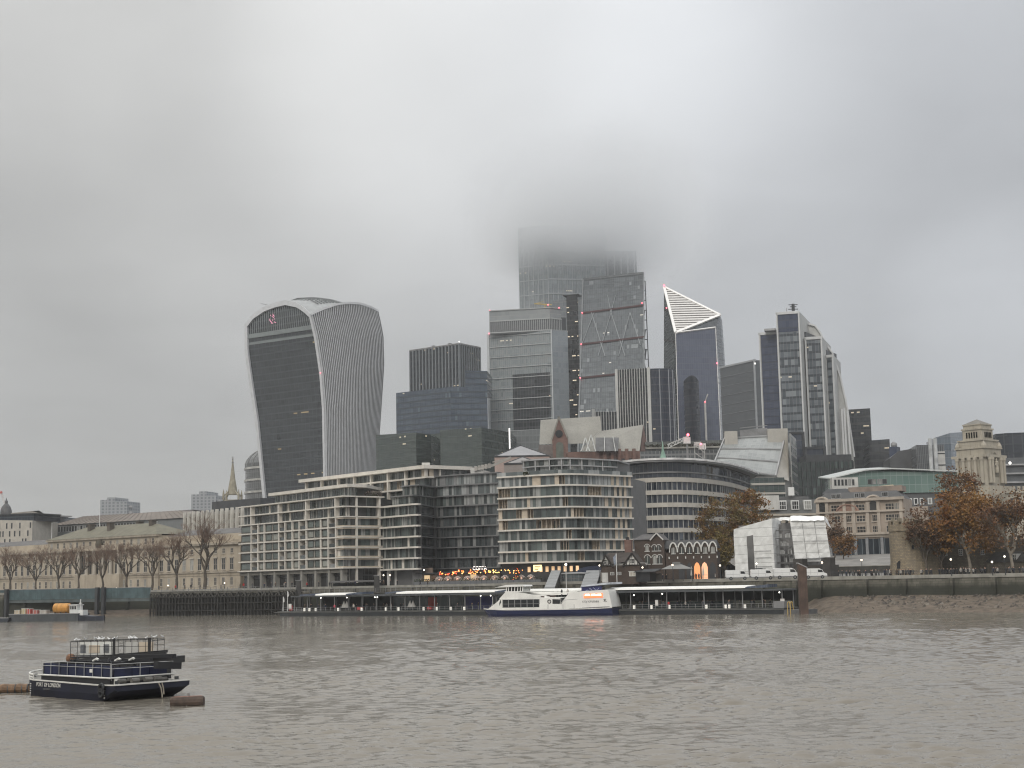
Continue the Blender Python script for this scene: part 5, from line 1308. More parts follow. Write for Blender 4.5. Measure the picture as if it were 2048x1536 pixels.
p,q=P(1326.5,882,540),P(1326.5,922,540);r=thing('church_spire','thin green copper spire poking above the curved office roof','spire',(p.x,540,6));m=MB();m.lathe((q.x,540,0),[(1.9,q.z-3),(1.5,q.z),(.5,(p.z+q.z)/2),(.06,p.z)],8);m.build('spire',surf('copper_green',(.20,.32,.25),.7),r);m=MB();m.box(q.x-2,q.x+2,538,542,6,q.z-2.9);m.build('tower',M['stone'],r)
def crane(pts,d,label,cab,mast=None):
 r=thing('tower_crane',label,'crane',xy(P(*pts[0],d))+(6,));a,b=P(*pts[0],d),P(*pts[1],d);m=MB();n=12;up=Vector((0,0,1.6))
 m.bar(a,b,.3);m.bar(a+up,b+up*.6,.3)
 for i in range(n):m.bar(a+(b-a)*(i/n)+(up if i%2 else Vector()),a+(b-a)*((i+1)/n)+(Vector()if i%2 else up),.22)
 m.build('jib',surf('jib_white',(.5,.5,.48),.6),r);c=P(*cab,d);m=MB();m.box(c.x-1.5,c.x+1.3,d-1,d+1.5,c.z-1.3,c.z+1.2);m.build('cab',surf('cab_white',(.58,.58,.56),.6),r)
 m=MB();m.bar(Vector((c.x,d,6)),c+Vector((0,0,-1.3)),.8);m.build('mast',M['grey'],r);return r
r=crane(((1335,897),(1378,876)),585,'white lattice crane jib lying low over the planted terraces, red light at its head',(1374,881));beacon(r,P(1376,869.5,582),.9)
r=crane(((1388,893),(1402,890)),600,'short pale crane with a red light behind the curved office roof',(1405,893));beacon(r,P(1402,888,597),.7)
random.seed(2)
p=P(1400,920,590);r=thing('scaffold_mast','pale scaffold lattice mast between the curved office and the sloping glass roof','mast',(p.x,590,6));m=MB()
for sx in(-2,2):m.bar((p.x+sx,590,6),(p.x+sx,590,p.z+6),.3)
for k in range(12):m.bar((p.x-2,590,p.z+6-k*3),(p.x+2,590,p.z+3-k*3),.25)
m.build('lattice',surf('lattice_pale',(.4,.4,.38),.6),r)
def sloped_atrium():
 d=560;r=thing('office_block','office with a huge sloping pale glazed roof between two stone towers','office block',xy(P(1500,950,d))+(6,))
 tl,tr,bl,br=P(1450,875,d+14),P(1571,868,d+14),P(1424,936,d-2),P(1551,953,d-6)
 g=curtain('slope_glass',(.20,.21,.205),(.30,.31,.30),(.26,.27,.26),(.24,.245,.24),1.7,1.7,.12,.08,seed=64,rough=.25,tilt=.02)
 m=MB();L=(br-bl).length;H=(tl-bl).length
 m.add([bl,br,tr,tl],0,[(0,0),(L,0),(L,H),(0,H)]);m.build('glazed_slope',g,r)
 m=MB()
 for k in(.02,.33,.62,.96):m.bar(bl+(tl-bl)*k+Vector((0,-.3,.2)),br+(tr-br)*k+Vector((0,-.3,.2)),.4)
 m.bar(bl+Vector((0,-.3,.2)),tl+Vector((0,-.3,.2)),.5);m.bar(br+Vector((0,-.3,.2)),tr+Vector((0,-.3,.2)),.6);m.build('slope_rail',M['midgrey'],r)
 st=surf('atrium_stone',(.38,.36,.32),.7,.08)
 for a,b,nm in(((1449,862.5),(1474.5,861.5),'tower_block'),((1535,857.5),(1575,856),'tower_block')):
  p,q=P(*a,d+10),P(*b,d+10);m=MB();m.prism([xy(p),xy(q),off(xy(q),2,16),off(xy(p),2,16)],6 if b[0]>1500 else p.z-6,p.z);m.build(nm,st,r)
 s0,s1,s2=P(1576,858,d+9),P(1593,992,d+20),P(1580,866,d+26)
 m=MB();m.prism([xy(br),xy(P(1582,960,d+2)),xy(P(1595,950,d+30)),off(xy(tl),6,24),off(xy(bl),2,4)],6,[br.z,br.z+.2,tr.z-2,tl.z-1,bl.z])
 m.build('body',surf('atrium_body',(.20,.20,.19),.6,.1),r)
 e=P(1582,870,d+4);m=MB();m.add([br+Vector((0,.1,0)),P(1578,962,d-1),P(1575,862,d+10),tr+Vector((0,.1,0))]);m.build('flank_wall',st,r)
 m=MB();f=Fac(xy(P(1583,960,d+1)),xy(P(1594,960,d+26)));f.box(m,0,f.L,6,P(1588,872,d+12).z,-.1,.4);m.build('flank_glazing',curtain('flank_glass',(.08,.10,.10),(.14,.16,.155),(.2,.2,.19),(.25,.25,.24),3,3.6,.3,.3,seed=65),r)
 fns=[];f=Fac(xy(P(1500,970,d-6)),xy(P(1570,970,d-6)));zb=br.z
 for k in range(6):fns.append(lambda mb,k=k:f.box(mb,-14,f.L,zb-3.2-k*3.6,zb-2.4-k*3.6,-.5,.5))
 emit_parts('floor_band',fns,st,r);m=MB();f.box(m,-14,f.L-.2,6,zb-.4,-.6,0);m.build('front_glazing',curtain('atrium_front_glass',(.02,.03,.03),(.07,.09,.085),(.05,.06,.06),(.1,.1,.1),1.8,3.6,.1,.1,seed=66),r)
 m=MB();p=P(1480,868,d+16);q=P(1535,863,d+16);m.bar(p,q,.5,3.0);m.bar(p+Vector((0,0,2.4)),q+Vector((0,0,2.4)),.3);m.build('roof_rail',M['grey'],r)
sloped_atrium()
r,fs,z=block('office_block','dark green glass block with a black crown under the terraced tower',[(1594,925),(1706,920)],[640,640],curtain('darkgreen_glass',(.018,.028,.026),(.05,.066,.06),(.018,.022,.022),(.03,.035,.035),1.6,3.8,.12,.25,lit=.012,seed=67,blind=.2,blindcol=(.10,.13,.12)),'office block')
m=MB();fs[0].box(m,4,fs[0].L-.5,z[0]-.3,z[0]+3.2,-16,-.5);m.build('crown',M['dark'],r)
fns=[(lambda mb,u=fs[0].L*i/12:fs[0].box(mb,u-.2,u+.2,6,z[0]+.2,-.05,.6))for i in range(13)];emit_parts('fin',fns,M['dark'],r)
for pts,d,lab in((((1580,866),(1606,865)),660,'dark framed blue glass annex right beside the sloping glass roof'),(((1611,896),(1649,894)),655,'low dark framed blue annex under the third terrace slab')):
 r,fs,z=block('office_block',lab,list(pts),[d,d],curtain('annex_blue',(.03,.036,.05),(.05,.058,.078),(.035,.04,.05),(.04,.045,.05),1.6,3.6,.08,.15,seed=68),'office block');f=fs[0];m=MB()
 for u in(0,f.L):f.box(m,u-.6,u+.6,6,z[0]+.4,-.2,.5)
 f.box(m,-.6,f.L+.6,z[0]-.5,z[0]+.5,-.3,.6);m.build('frame',M['dark'],r)
block('office_tower','dark grey tower on the right shoulder of the terraced tower',[(1690,819.5),(1740,816.5)],[760,755],curtain('rightdark_glass',(.028,.03,.034),(.06,.065,.07),(.045,.048,.05),(.05,.05,.055),1.5,3.7,.1,.35,lit=.01,seed=69),'tower')
block('office_block','dark grey block with a pale roof rail stepping down from the dark tower',[(1738,881),(1779,878)],[725,720],curtain('rightlow_glass',(.035,.038,.042),(.065,.07,.075),(.05,.052,.055),(.05,.05,.05),1.5,3.7,.1,.35,lit=.01,seed=70),'office block')
block('office_block','dark wedge roofed block with a tilted skyline right of the dark tower',[(1781,916),(1797,902),(1833,896)],[640,640,640],surf('wedge_dark',(.07,.072,.075),.6,.1),'office block')
r,fs,z=block('service_tower','navy blue rooftop service tank on thin legs',[(1778,894),(1793,893)],[680,680],surf('navy_box',(.03,.04,.07),.5),'service tower',depth=5);m=MB();p=P(1788,890,683);m.ball(p,1.6,8);m.build('dome',M['grey'],r)
r,fs,z=block('office_block','ribbed steel building with two tall white service towers',[(1832,890),(1857,890),(1888,889)],[625,620,620],curtain('ribbed_steel',(.06,.065,.07),(.10,.105,.11),(.08,.085,.09),(.15,.155,.16),.9,3.6,.25,.1,seed=71),'office block')
for px in(1859.5,1869.5):
 p,q=P(px,877,612),P(px,930,612);m=MB();m.tube([(p.x,612,6),(p.x,612,p.z)],.85,10);m.build('service_tower',surf('service_white',(.42,.43,.43),.5),r)
m=MB();fs[1].box(m,2,fs[1].L,z[2]-14,z[2]-3,0,.5);m.build('white_panel',M['offwhite'],r);m=MB();[fs[1].box(m,2,fs[1].L,z[2]-4-k*5,z[2]-3.6-k*5,.4,.7)for k in range(4)];m.build('floor_line',M['black'],r)
block('office_tower','hazy blue glass building behind the stone tower',[(1868,876),(1900,866),(1926,864)],[760,755,770],curtain('hazyblue_glass',(.10,.125,.15),(.17,.20,.23),(.13,.15,.17),(.15,.17,.19),1.8,3.7,.12,.15,seed=72,rough=.1,ior=1.9),'tower')
block('office_block','black glass block with a stepped top at the far end of the skyline',[(1990,868),(2015,866),(2070,864)],[620,615,615],curtain('black_glass',(.02,.024,.03),(.05,.055,.065),(.03,.034,.04),(.05,.055,.06),4,3.8,.5,.15,lit=.01,seed=73),'office block')
r,fs,z=block('office_block','grey deck roofed building just right of the stone tower',[(2006,916),(2075,914)],[560,560],surf('deck_grey',(.09,.095,.10),.6,.1),'office block');m=MB()
for k in range(3):fs[0].box(m,0,fs[0].L,z[0]-3-k*3.4,z[0]-2.4-k*3.4,0,1.2)
m.build('deck_edge',M['midgrey'],r);p=P(2020,926,557);m=MB();m.ball(p,.5,8);m.build('lamp',M['whiteglow'],r)
def teal_roof():
 d=470;r=thing('office_block','low glass roofed offices with pale teal glazing below a shallow pitched roof','office block',xy(P(1780,960,d))+(6,))
 q=[P(1657,958,d),P(1730,941,d),P(1782,938,d),P(1914,943,d)];f=Fac(xy(q[0]),xy(q[3]));zb=f.z_at(1780,971)
 m=MB();g=curtain('teal_glass',(.10,.165,.145),(.16,.22,.195),(.20,.25,.23),(.22,.26,.24),2.0,3.0,.12,.06,seed=74,rough=.12)
 m.prism([xy(p)for p in q]+[off(xy(q[3]),3,20),off(xy(q[0]),3,20)],zb-2.5,[p.z-.2 for p in q]+[q[3].z,q[0].z]);m.build('glazing',g,r)
 m=MB()
 for a,b in zip(q,q[1:]):m.hexa([a+Vector((0,-1.2,-.1)),b+Vector((0,-1.2,-.1)),b+Vector((0,16,1.4)),a+Vector((0,16,1.4)),a+Vector((0,-1.2,.25)),b+Vector((0,-1.2,.25)),b+Vector((0,16,1.75)),a+Vector((0,16,1.75))])
 m.build('roof',surf('pale_sheet_roof',(.46,.48,.46),.4,.05),r)
 m=MB();f.box(m,-1,f.L,6,zb-2.6,-14,-.5);m.build('wall',surf('slate_wall',(.085,.088,.09),.75,.1),r)
 fns=[]
 for px in(1735,1742,1754,1764):fns.append(lambda mb,u=f.u_at(px,960):f.window(mb,u,u+1.6,zb+.5,zb+2.2,.1,.0))
 emit_parts('window',fns,[M['pane_dark'],M['grey']],r)
 fns=[(lambda mb,u=f.u_at(px,990):f.window(mb,u-.7,u+.7,zb-6.3,zb-4.2,.25,-.5))for px in(1808,1820,1832,1844,1860)]
 emit_parts('dormer_window',fns,[M['pane_dark'],M['white']],r)
 g2=Fac(xy(P(1664,958,d-4)),xy(P(1716,957,d-4)));m=MB();z1=g2.z_at(1690,955);g2.box(m,0,g2.L,zb-3,z1,-6,0);m.build('annex_wall',M['offwhite'],r);fns=[(lambda mb,k=k:g2.window(mb,.6+k*1.15,1.4+k*1.15,z1-2.6,z1-.6,.1,0))for k in range(6)];emit_parts('annex_window',fns,[M['pane_dark'],M['grey']],r)
 b=[P(1740,972,440),P(1786,969,440)];rr=thing('rooftop_box','plain cream plant room on the roof of the ornate stone building','plant room',xy(b[0])+(30,));m=MB();m.prism([xy(b[0]),xy(b[1]),off(xy(b[1]),2,6),off(xy(b[0]),2,6)],b[0].z-3.0,[b[0].z-.3,b[1].z,b[1].z,b[0].z]);m.build('shell',surf('cream_box',(.62,.53,.38),.7,.04),rr)
 m=MB();m.box(b[0].x+.6,b[0].x+1.6,439.9,439.98,b[0].z-2.9,b[0].z-1.8);m.build('vent',M['dark'],rr)
teal_roof()
def stone_tower():
 d=530;c=P(1957,900,d);r=thing('stone_tower','stepped pale stone tower with columns, a statue niche and a pyramid cap','tower',(c.x,d,8));X=c.x
 st=surf('portland_stone',(.37,.335,.27),.85,.10,.25,streak=.5,fine=.15);tr=math.radians(42)
 def Z(py):return P(1957,py,d-8).z
 def rot(x,y):return(X+x*math.cos(tr)-y*math.sin(tr),d+x*math.sin(tr)+y*math.cos(tr))
 def tier(mb,s,z0,z1,ch=.0):
  k=s-ch;pl=[(-s,-k),(-k,-s),(k,-s),(s,-k),(s,k),(k,s),(-k,s),(-s,k)]if ch else[(-s,-s),(s,-s),(s,s),(-s,s)]
  mb.prism([rot(*p)for p in pl],z0,z1)
 m=MB();tier(m,7.4,8,Z(972));tier(m,6.4,Z(972),Z(914),.9);m.build('base_tier',st,r)
 m=MB();tier(m,7.1,Z(914),Z(909));tier(m,5.7,Z(909),Z(896));tier(m,6.1,Z(896),Z(893));tier(m,5.0,Z(893),Z(880));tier(m,5.4,Z(880),Z(877));m.build('middle_tier',st,r)
 m=MB();tier(m,4.05,Z(877),Z(857),.5);tier(m,4.4,Z(857),Z(854),.5);tier(m,3.7,Z(854),Z(847.5),.3);tier(m,3.95,Z(847.5),Z(845.5),.3);m.build('upper_tier',st,r)
 m=MB();b=[rot(-3.9,-3.9),rot(3.9,-3.9),rot(3.9,3.9),rot(-3.9,3.9)];z0=Z(845.5);m.mesh([Vector((p[0],p[1],z0))for p in b]+[Vector((X,d,Z(834)))],[(0,1,4),(1,2,4),(2,3,4),(3,0,4)]);m.build('pyramid_cap',surf('cap_stone',(.17,.16,.14),.85,.2),r)
 for fx,ang in((0,0),(1,math.pi/2*3),):
  for k in((-4.9,-3.0,3.0,4.9)if fx==0 else(-4.9,-2.4,0,2.4,4.9)):
   x,y=(k,-6.95)if fx==0 else(-6.95,k)
   p=rot(x,y);m=MB();m.lathe((p[0],p[1],0),[(.75,Z(966)),(.72,Z(964)),(.6,Z(922)),(.8,Z(919)),(.8,Z(914.2))],10);m.build('column',st,r)
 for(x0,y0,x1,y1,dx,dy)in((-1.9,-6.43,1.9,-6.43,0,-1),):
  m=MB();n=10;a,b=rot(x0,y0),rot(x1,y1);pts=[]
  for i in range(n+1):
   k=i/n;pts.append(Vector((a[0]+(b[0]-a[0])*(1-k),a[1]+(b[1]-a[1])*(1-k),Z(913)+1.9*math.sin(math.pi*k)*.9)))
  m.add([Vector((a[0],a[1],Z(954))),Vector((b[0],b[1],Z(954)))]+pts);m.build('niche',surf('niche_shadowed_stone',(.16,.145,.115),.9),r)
 m=MB();sp_=rot(0,-6.8);z0=Z(945);m.lathe((sp_[0],sp_[1],0),[(.75,z0),(.8,z0+1.2),(.55,z0+2.6),(.75,z0+3.9),(.3,z0+4.3),(.36,z0+4.7),(.3,z0+5.1),(.05,z0+5.3)],10);m.bar((sp_[0],sp_[1],z0+3.8),rot(-1.3,-7.2)+(z0+2.6,),.35);m.build('statue',st,r)
 m=MB()
 for sx in(-1,1):
  for k in range(5):q0=rot(sx*0+(-2.0+k*1.0),-4.1);m.box(q0[0]-.25,q0[0]+.25,q0[1]-.1,q0[1]+.1,Z(873),Z(862))
  for k in range(5):q0=rot(-4.1,-2.0+k*1.0);m.box(q0[0]-.2,q0[0]+.2,q0[1]-.2,q0[1]+.2,Z(873),Z(862))
 m.build('slot',surf('slot_dark',(.05,.045,.04),.9),r)
 m=MB()
 for x,y in((-5.3,-5.3),(5.3,-5.3),(-5.3,5.3)):q=rot(x,y);m.lathe((q[0],q[1],0),[(.9,Z(896)),(1.0,Z(890)),(.5,Z(884)),(.1,Z(881))],8)
 m.build('urn',st,r)
 m=MB();tier(m,9.3,8,Z(984));tier(m,8.3,Z(984),Z(972));m.build('plinth',st,r)
 q0,q1=P(2012,975,510),P(2085,972,510);r2=thing('ornate_building','ornate pale stone wing with carved parapet at the foot of the stone tower','building',xy(q0)+(8,));f=Fac(xy(q0),xy(q1));m=MB();f.box(m,0,f.L,6,q0.z-2,-14,0);m.build('wall',st,r2);m=MB();f.box(m,-.4,f.L,q0.z-2,q0.z-1.3,-1,.7)
 for k in range(8):f.box(m,.4+k*1.8,1.4+k*1.8,q0.z-1.3,q0.z+.4,-.6,.2)
 m.build('parapet',st,r2);fns=[(lambda mb,k=k,z=z:f.window(mb,1+k*2.6,2.4+k*2.6,q0.z-z,q0.z-z+2.4,.2,0))for k in range(5)for z in(6,10)];emit_parts('window',fns,[M['pane_dark'],M['stone2']],r2)
stone_tower()
def mansard():
 d=452;q0,q1=P(1516,1012,d),P(1634,1008,d);f=Fac(xy(q0),xy(q1));z=f.z_at(1575,1029);r=thing('mansard_building','stone building with a grey mansard roof and white dormer windows','building',xy(q0)+(6,))
 m=MB();f.box(m,0,f.L,6,z,-14,0);m.build('wall',M['stone2'],r);m=MB();q=[f.pt(0,z,.2),f.pt(f.L,z,.2),f.pt(f.L,z,-14),f.pt(0,z,-14)];zt=f.z_at(1575,999);m.hexa(q+[f.pt(0,zt,-2.2),f.pt(f.L,zt,-2.2),f.pt(f.L,zt,-12),f.pt(0,zt,-12)]);rf=m.build('mansard_roof',surf('mansard_slate',(.085,.088,.085),.7,.15,.5,fine=.2),r)
 zt2=f.z_at(1575,992);m=MB();f.box(m,2,f.L-2,zt,zt2,-12,-3);m.build('roof_storey',surf('roof_storey',(.10,.10,.10),.7),rf)
 fns=[]
 for px in(1541,1566,1591,1616):fns.append(lambda mb,u=f.u_at(px,1015):(f.box(mb,u-1.2,u+1.2,z+1.4,z+4.4,-2.5,-.2,1),f.window(mb,u-1.1,u+1.1,z+1.5,z+4.2,.18,-.19,bars=(2,1))))
 emit_parts('dormer',fns,[M['pane_dark'],M['white']],r)
 fns=[(lambda mb,u=f.u_at(px,1030)+o,k=k:f.window(mb,u-.6,u+.6,z-3-k*3.8,z-.9-k*3.8,.15,0,sill=True))for px in(1541,1566,1591,1616)for o in(-1.1,1.1)for k in range(4)]
 emit_parts('window',fns,[M['pane_dark'],M['stone2']],r);m=MB();f.box(m,-.3,f.L,z-.35,z+.25,-.5,.8);m.build('cornice',M['stone2'],r)
 m=MB();u=f.u_at(1586,1000);f.box(m,u-.9,u+.9,z+6,z+8.6,-3,-2.0);m.build('roof_sign_board',M['white'],r)
 m=MB();f.box(m,0,6.5,z+1.5,z+6,-1.4,.6);m.build('corner_pavilion',M['offwhite'],r)
mansard()
def ornate():
 d=420;q0,q1=P(1634,1000,424),P(1806,1000,414);f=Fac(xy(q0),xy(q1));zc=f.z_at(1720,999);zg=11.5;r=thing('ornate_building','ornate pinkish stone building with arched end windows and a dark mansard','building',xy(q0)+(zg,))
 pk=surf('pink_stone',(.32,.265,.215),.85,.12,.3,streak=.4,fine=.15);pk2=surf('pink_stone_trim',(.37,.32,.265),.85,.12,.3,streak=.3)
 m=MB();f.box(m,0,f.L,zg-4,zc,-16,0);m.build('wall',pk,r)
 rows=[(f.z_at(1720,1022),f.z_at(1720,1008)),(f.z_at(1720,1044),f.z_at(1720,1030)),(f.z_at(1720,1067),f.z_at(1720,1052))]
 m=MB()
 for py,h,w in((1002,.8,1.0),(1025,.5,.7),(1070,.7,.9),(1075,.9,.4)):z=f.z_at(1720,py);f.box(m,-.3,f.L+.3,z,z+h,-.5,w)
 for px in(1637,1655,1690,1708,1736,1758,1803):u=f.u_at(px,1040);f.box(m,u-.45,u+.45,f.z_at(1720,1070),zc,-.2,.45)
 m.build('trim',pk2,r)
 fns=[]
 for(z0,z1)in rows:
  for px in(1672,1698,1722,1750,1781,1795):
   u=f.u_at(px,1040);w=1.35 if px in(1672,1722,1781)else .85;fns.append(lambda mb,u=u,w=w,z0=z0,z1=z1:f.window(mb,u-w,u+w,z0,z1,.18,0,sill=True,bars=(2,1)))
 emit_parts('window',fns,[M['pane_dark'],pk2],r)
 for px in(1644.5,1747):
  m=MB();u=f.u_at(px,1015);z0,z1=f.z_at(1720,1024),f.z_at(1720,1009)
  m.add([f.pt(u-1.0,z0,.12),f.pt(u+1.0,z0,.12)]+[f.pt(u+1.0*math.cos(k*math.pi/8),z1+1.0*math.sin(k*math.pi/8),.12)for k in range(9)]);m.build('arched_window',M['pane_dark'],r)
  m=MB();pts=[f.pt(u+1.35*math.cos(k*math.pi/8),z1+1.35*math.sin(k*math.pi/8),.2)for k in range(9)];m.tube([f.pt(u+1.35,z0,.2)]+pts+[f.pt(u-1.35,z0,.2)],.3,5);m.tube([f.pt(u+2.0*math.cos(k*math.pi/8),z1+.8+1.6*math.sin(k*math.pi/8),.3)for k in range(9)],.35,5);m.build('arch_surround',pk2,r)
 m=MB();u=f.u_at(1695,1020);z=f.z_at(1720,1024);m.tube([f.pt(u+3.2*math.cos(k*math.pi/10),z+2.2*math.sin(k*math.pi/10),.3)for k in range(11)],.28,5);m.add([f.pt(u+3.0*math.cos(k*math.pi/10),z+2.0*math.sin(k*math.pi/10),.2)for k in range(11)]);m.build('pediment',surf('terracotta',(.26,.16,.12),.85),r)
 fns=[(lambda mb,u=f.u_at(px,1090):f.box(mb,u-.4,u+.4,zg-3,f.z_at(1720,1076),0,.7))for px in(1636,1662,1712,1735,1765,1790,1803)];emit_parts('column',fns,surf('grey_column',(.20,.205,.21),.6),r)
 m=MB();f.box(m,.8,f.L-.8,zg-3,f.z_at(1720,1078),0,.06);m.build('shop_glazing',curtain('ornate_shop',(.012,.016,.02),(.04,.05,.06),(.03,.03,.03),(.10,.12,.13),1.6,6,.2,.1,lit=.02),r)
 zt=f.z_at(1720,983);m=MB();q=[f.pt(0,zc,.3),f.pt(f.L,zc,.3),f.pt(f.L,zc,-15),f.pt(0,zc,-15)];m.hexa(q+[f.pt(2,zt,-2.0),f.pt(f.L-2,zt,-2),f.pt(f.L-2,zt,-13),f.pt(2,zt,-13)]);rf=m.build('mansard_roof',surf('ornate_slate',(.075,.075,.075),.7,.15,.5,fine=.2),r)
 u=f.u_at(1667,980);m=MB();z2=f.z_at(1667,976.5);m.hexa([f.pt(u-4,zt,-3),f.pt(u+4,zt,-3),f.pt(u+4,zt,-9),f.pt(u-4,zt,-9),f.pt(u-2.8,z2,-4),f.pt(u+2.8,z2,-4),f.pt(u+2.8,z2,-8),f.pt(u-2.8,z2,-8)]);m.build('roof_lantern',M['dark'],rf)
 fns=[(lambda mb,u=f.u_at(px,990):f.window(mb,u-.9,u+.9,zc+.5,zc+1.9,.15,.05,bars=(2,0)))for px in(1668,1676,1715,1724,1770)];emit_parts('attic_window',fns,[M['pane_dark'],M['midgrey']],r)
 m=MB();f.box(m,f.u_at(1690,985),f.L-1,zt,zt+1.6,-13,-5);m.build('roof_storey',surf('ornate_top',(.24,.19,.155),.8),rf)
 block('stone_building','plain stone block with a slate roof half hidden behind the orange trees',[(1806,1014),(1856,1012)],[440,440],pk,'building')
ornate()
def text(body,size,f,u,z,w,mat,parent,name='lettering',ext=.02,align='LEFT',sx=1.0,right=None):
 c=bpy.data.curves.new(name,'FONT');c.body=body;c.size=size;c.extrude=ext;c.align_x=align;c.space_character=1.05
 o=bpy.data.objects.new(name,c);COL.objects.link(o);c.materials.append(mat)
 t_=Vector(f.t);r_=Vector((1,0,0))
 if t_.x<0:t_=-t_
 up=Vector((0,0,1));n=t_.cross(up)
 m=Matrix((t_*sx,up,n)).transposed().to_4x4();off_=ROOTLOC.get(parent.name,Vector())
 o.parent=parent;o.matrix_basis=Matrix.Translation(f.pt(u,z,w)-off_)@m
 bpy.context.view_layer.update();me=bpy.data.meshes.new_from_object(o.evaluated_get(bpy.context.evaluated_depsgraph_get()));n2=bpy.data.objects.new(name,me);COL.objects.link(n2);n2.parent=parent;n2.matrix_basis=o.matrix_basis.copy();bpy.data.objects.remove(o);return n2
HULLD=surf('pontoon_hull',(.022,.025,.028),.5,.3,.4,streak=.3)
def pier():
 A,B=xy(G(545,377,0)),xy(G(1568,301,0));f=Fac(A,B);L=f.L
 r=thing('river_pier','long dark floating pier with a flat canopy, white roof strips and waiting people','pier',(A[0],A[1],0))
 U=lambda px,py=1190:f.u_at(px,py)
 m=MB();m.prism([xy(f.pt(0,0,-4)),xy(f.pt(2.5,0,0)),xy(f.pt(L,0,0)),xy(f.pt(L,0,-9)),xy(f.pt(2.5,0,-9))],-1.0,1.15);m.build('hull',HULLD,r)
 m=MB();f.box(m,.5,L+.1,.9,1.02,0,.12);f.box(m,1.5,L,1.16,1.22,-8.9,-.1);m.build('rubbing_strip',surf('deck_grey_edge',(.12,.12,.11),.7),r)
 uc0,uc1=U(578),U(1563)
 m=MB();f.box(m,uc0,uc1,4.75,5.05,-8.2,-.6);m.build('canopy',surf('canopy_dark',(.07,.075,.08),.5),r)
 wh=surf('canopy_strip_white',(.82,.81,.77),.45,.04)
 fns=[]
 for a,b,z in((626,690,5.35),(788,992,5.5),(1035,1172,5.55),(1205,1492,5.6)):
  ua,ub=U(a),U(b);fns.append(lambda mb,ua=ua,ub=ub,z=z:mb.hexa([f.pt(ua,z-.25,-.6),f.pt(ub,z-.2,-.6),f.pt(ub,z-.1,-5),f.pt(ua,z-.1,-5),f.pt(ua,z+.12,-.75),f.pt(ub,z+.17,-.75),f.pt(ub,z+.35,-5),f.pt(ua,z+.35,-5)]))
 emit_parts('roof_strip',fns,wh,r)
 gl=curtain('canopy_glass',(.05,.06,.09),(.10,.12,.16),(.08,.09,.11),(.12,.13,.15),1.2,3,.08,.0,seed=80)
 fns=[]
 for a,b,z0,z1,s in((598,627,5.1,5.5,.3),(690,722,5.1,5.6,.7),(768,789,5.3,5.7,.5),(988,1020,5.2,5.9,.2),(1490,1536,5.3,5.9,.5)):
  ua,ub=U(a),U(b);fns.append(lambda mb,ua=ua,ub=ub,z0=z0,z1=z1,s=s:mb.hexa([f.pt(ua,z0,-.3),f.pt(ub,z0+s*.3,-.3),f.pt(ub,z0+s*.3,-5),f.pt(ua,z0,-5),f.pt(ua,z0+.3,-.3),f.pt(ub,z1+s*.4,-.3),f.pt(ub,z1+s*.4,-5),f.pt(ua,z0+.3,-5)]))
 emit_parts('canopy_glass',fns,gl,r)
 ps=[]
 n=30
 for i in range(n+1):
  u=uc0+.5+(uc1-uc0-1)*i/n;ps.append(lambda mb,u=u:f.box(mb,u-.09,u+.09,1.15,4.75,-1.6,-1.42));ps.append(lambda mb,u=u:f.box(mb,u-.09,u+.09,1.15,4.75,-7.6,-7.42))
 emit_parts('post',ps,M['grey'],r)
 emit_parts('screen_glass',[lambda mb:f.box(mb,U(755),U(1000),1.2,4.4,-6.6,-6.5),lambda mb:f.box(mb,U(1250),U(1440),1.2,2.6,-6.6,-6.5)],curtain('pier_screen',(.018,.035,.035),(.035,.055,.055),(.02,.03,.03),(.03,.04,.04),2.2,3,.08,.0,seed=81),r)
 emit_parts('back_wall',[lambda mb:f.box(mb,uc0+4,U(754),1.2,4.6,-8.0,-7.9),lambda mb:f.box(mb,U(1001),uc1,2.7,4.7,-8.0,-7.9)],surf('pier_back',(.018,.019,.02),.8,.3),r)
 m=MB();f.box(m,U(825),U(842),1.3,4.3,-6.4,-6.3);m.build('red_panel',surf('red_panel',(.34,.045,.03),.5),r)
 m=MB();f.box(m,U(900),U(955),1.3,4.3,-6.4,-6.3);m.build('blue_panel',surf('blue_panel',(.012,.018,.13),.5),r)
 m=MB()
 for z in(1.65,2.15):f.box(m,3,L-.2,z,z+.04,-.42,-.38)
 k=3.0
 while k<L:f.box(m,k-.025,k+.025,1.15,2.2,-.43,-.37);k+=1.6
 m.build('railing',M['midgrey'],r)
 fns=[]
 for px in(605,615,627.6,672.5,719.6,768,793.3,843.6,870,898,925,1265,1300,1335.7,1410,1448.5,1456,1487):
  u=U(px,1214);fns.append(lambda mb,u=u:f.box(mb,u-.22,u+.22,1.2,2.0,-.9,-.6))
 emit_parts('bollard_lamp',fns,glow('bollard_glow',(1.0,.97,.88),.22),r)
 fns=[]
 for px,z in((635,4.5),(687,4.5),(743,4.5),(748,4.5),(955,4.5),(975,4.5),(1262,4.2),(1319,4.4),(1554,4.4)):
  u=U(px);fns.append(lambda mb,u=u,z=z:mb.ball(f.pt(u,z,-1.3),.16,6))
 emit_parts('ceiling_lamp',fns,M['whiteglow'],r)
 fns=[(lambda mb,u=U(px),w=w:f.box(mb,u-w,u+w,1.9,3.1,-1.2,-1.1))for px,w in((574,.5),(1308,.35),(1560,.45))]
 emit_parts('notice_board',fns,surf('notice',(.55,.53,.5),.6),r)
 m=MB();f.box(m,U(1545),L,1.15,2.6,-4,-.3);m.build('end_locker',M['grey'],r)
 return f
PF=pier()
p=PF.pt(PF.u_at(572,1211),1.15,-1);
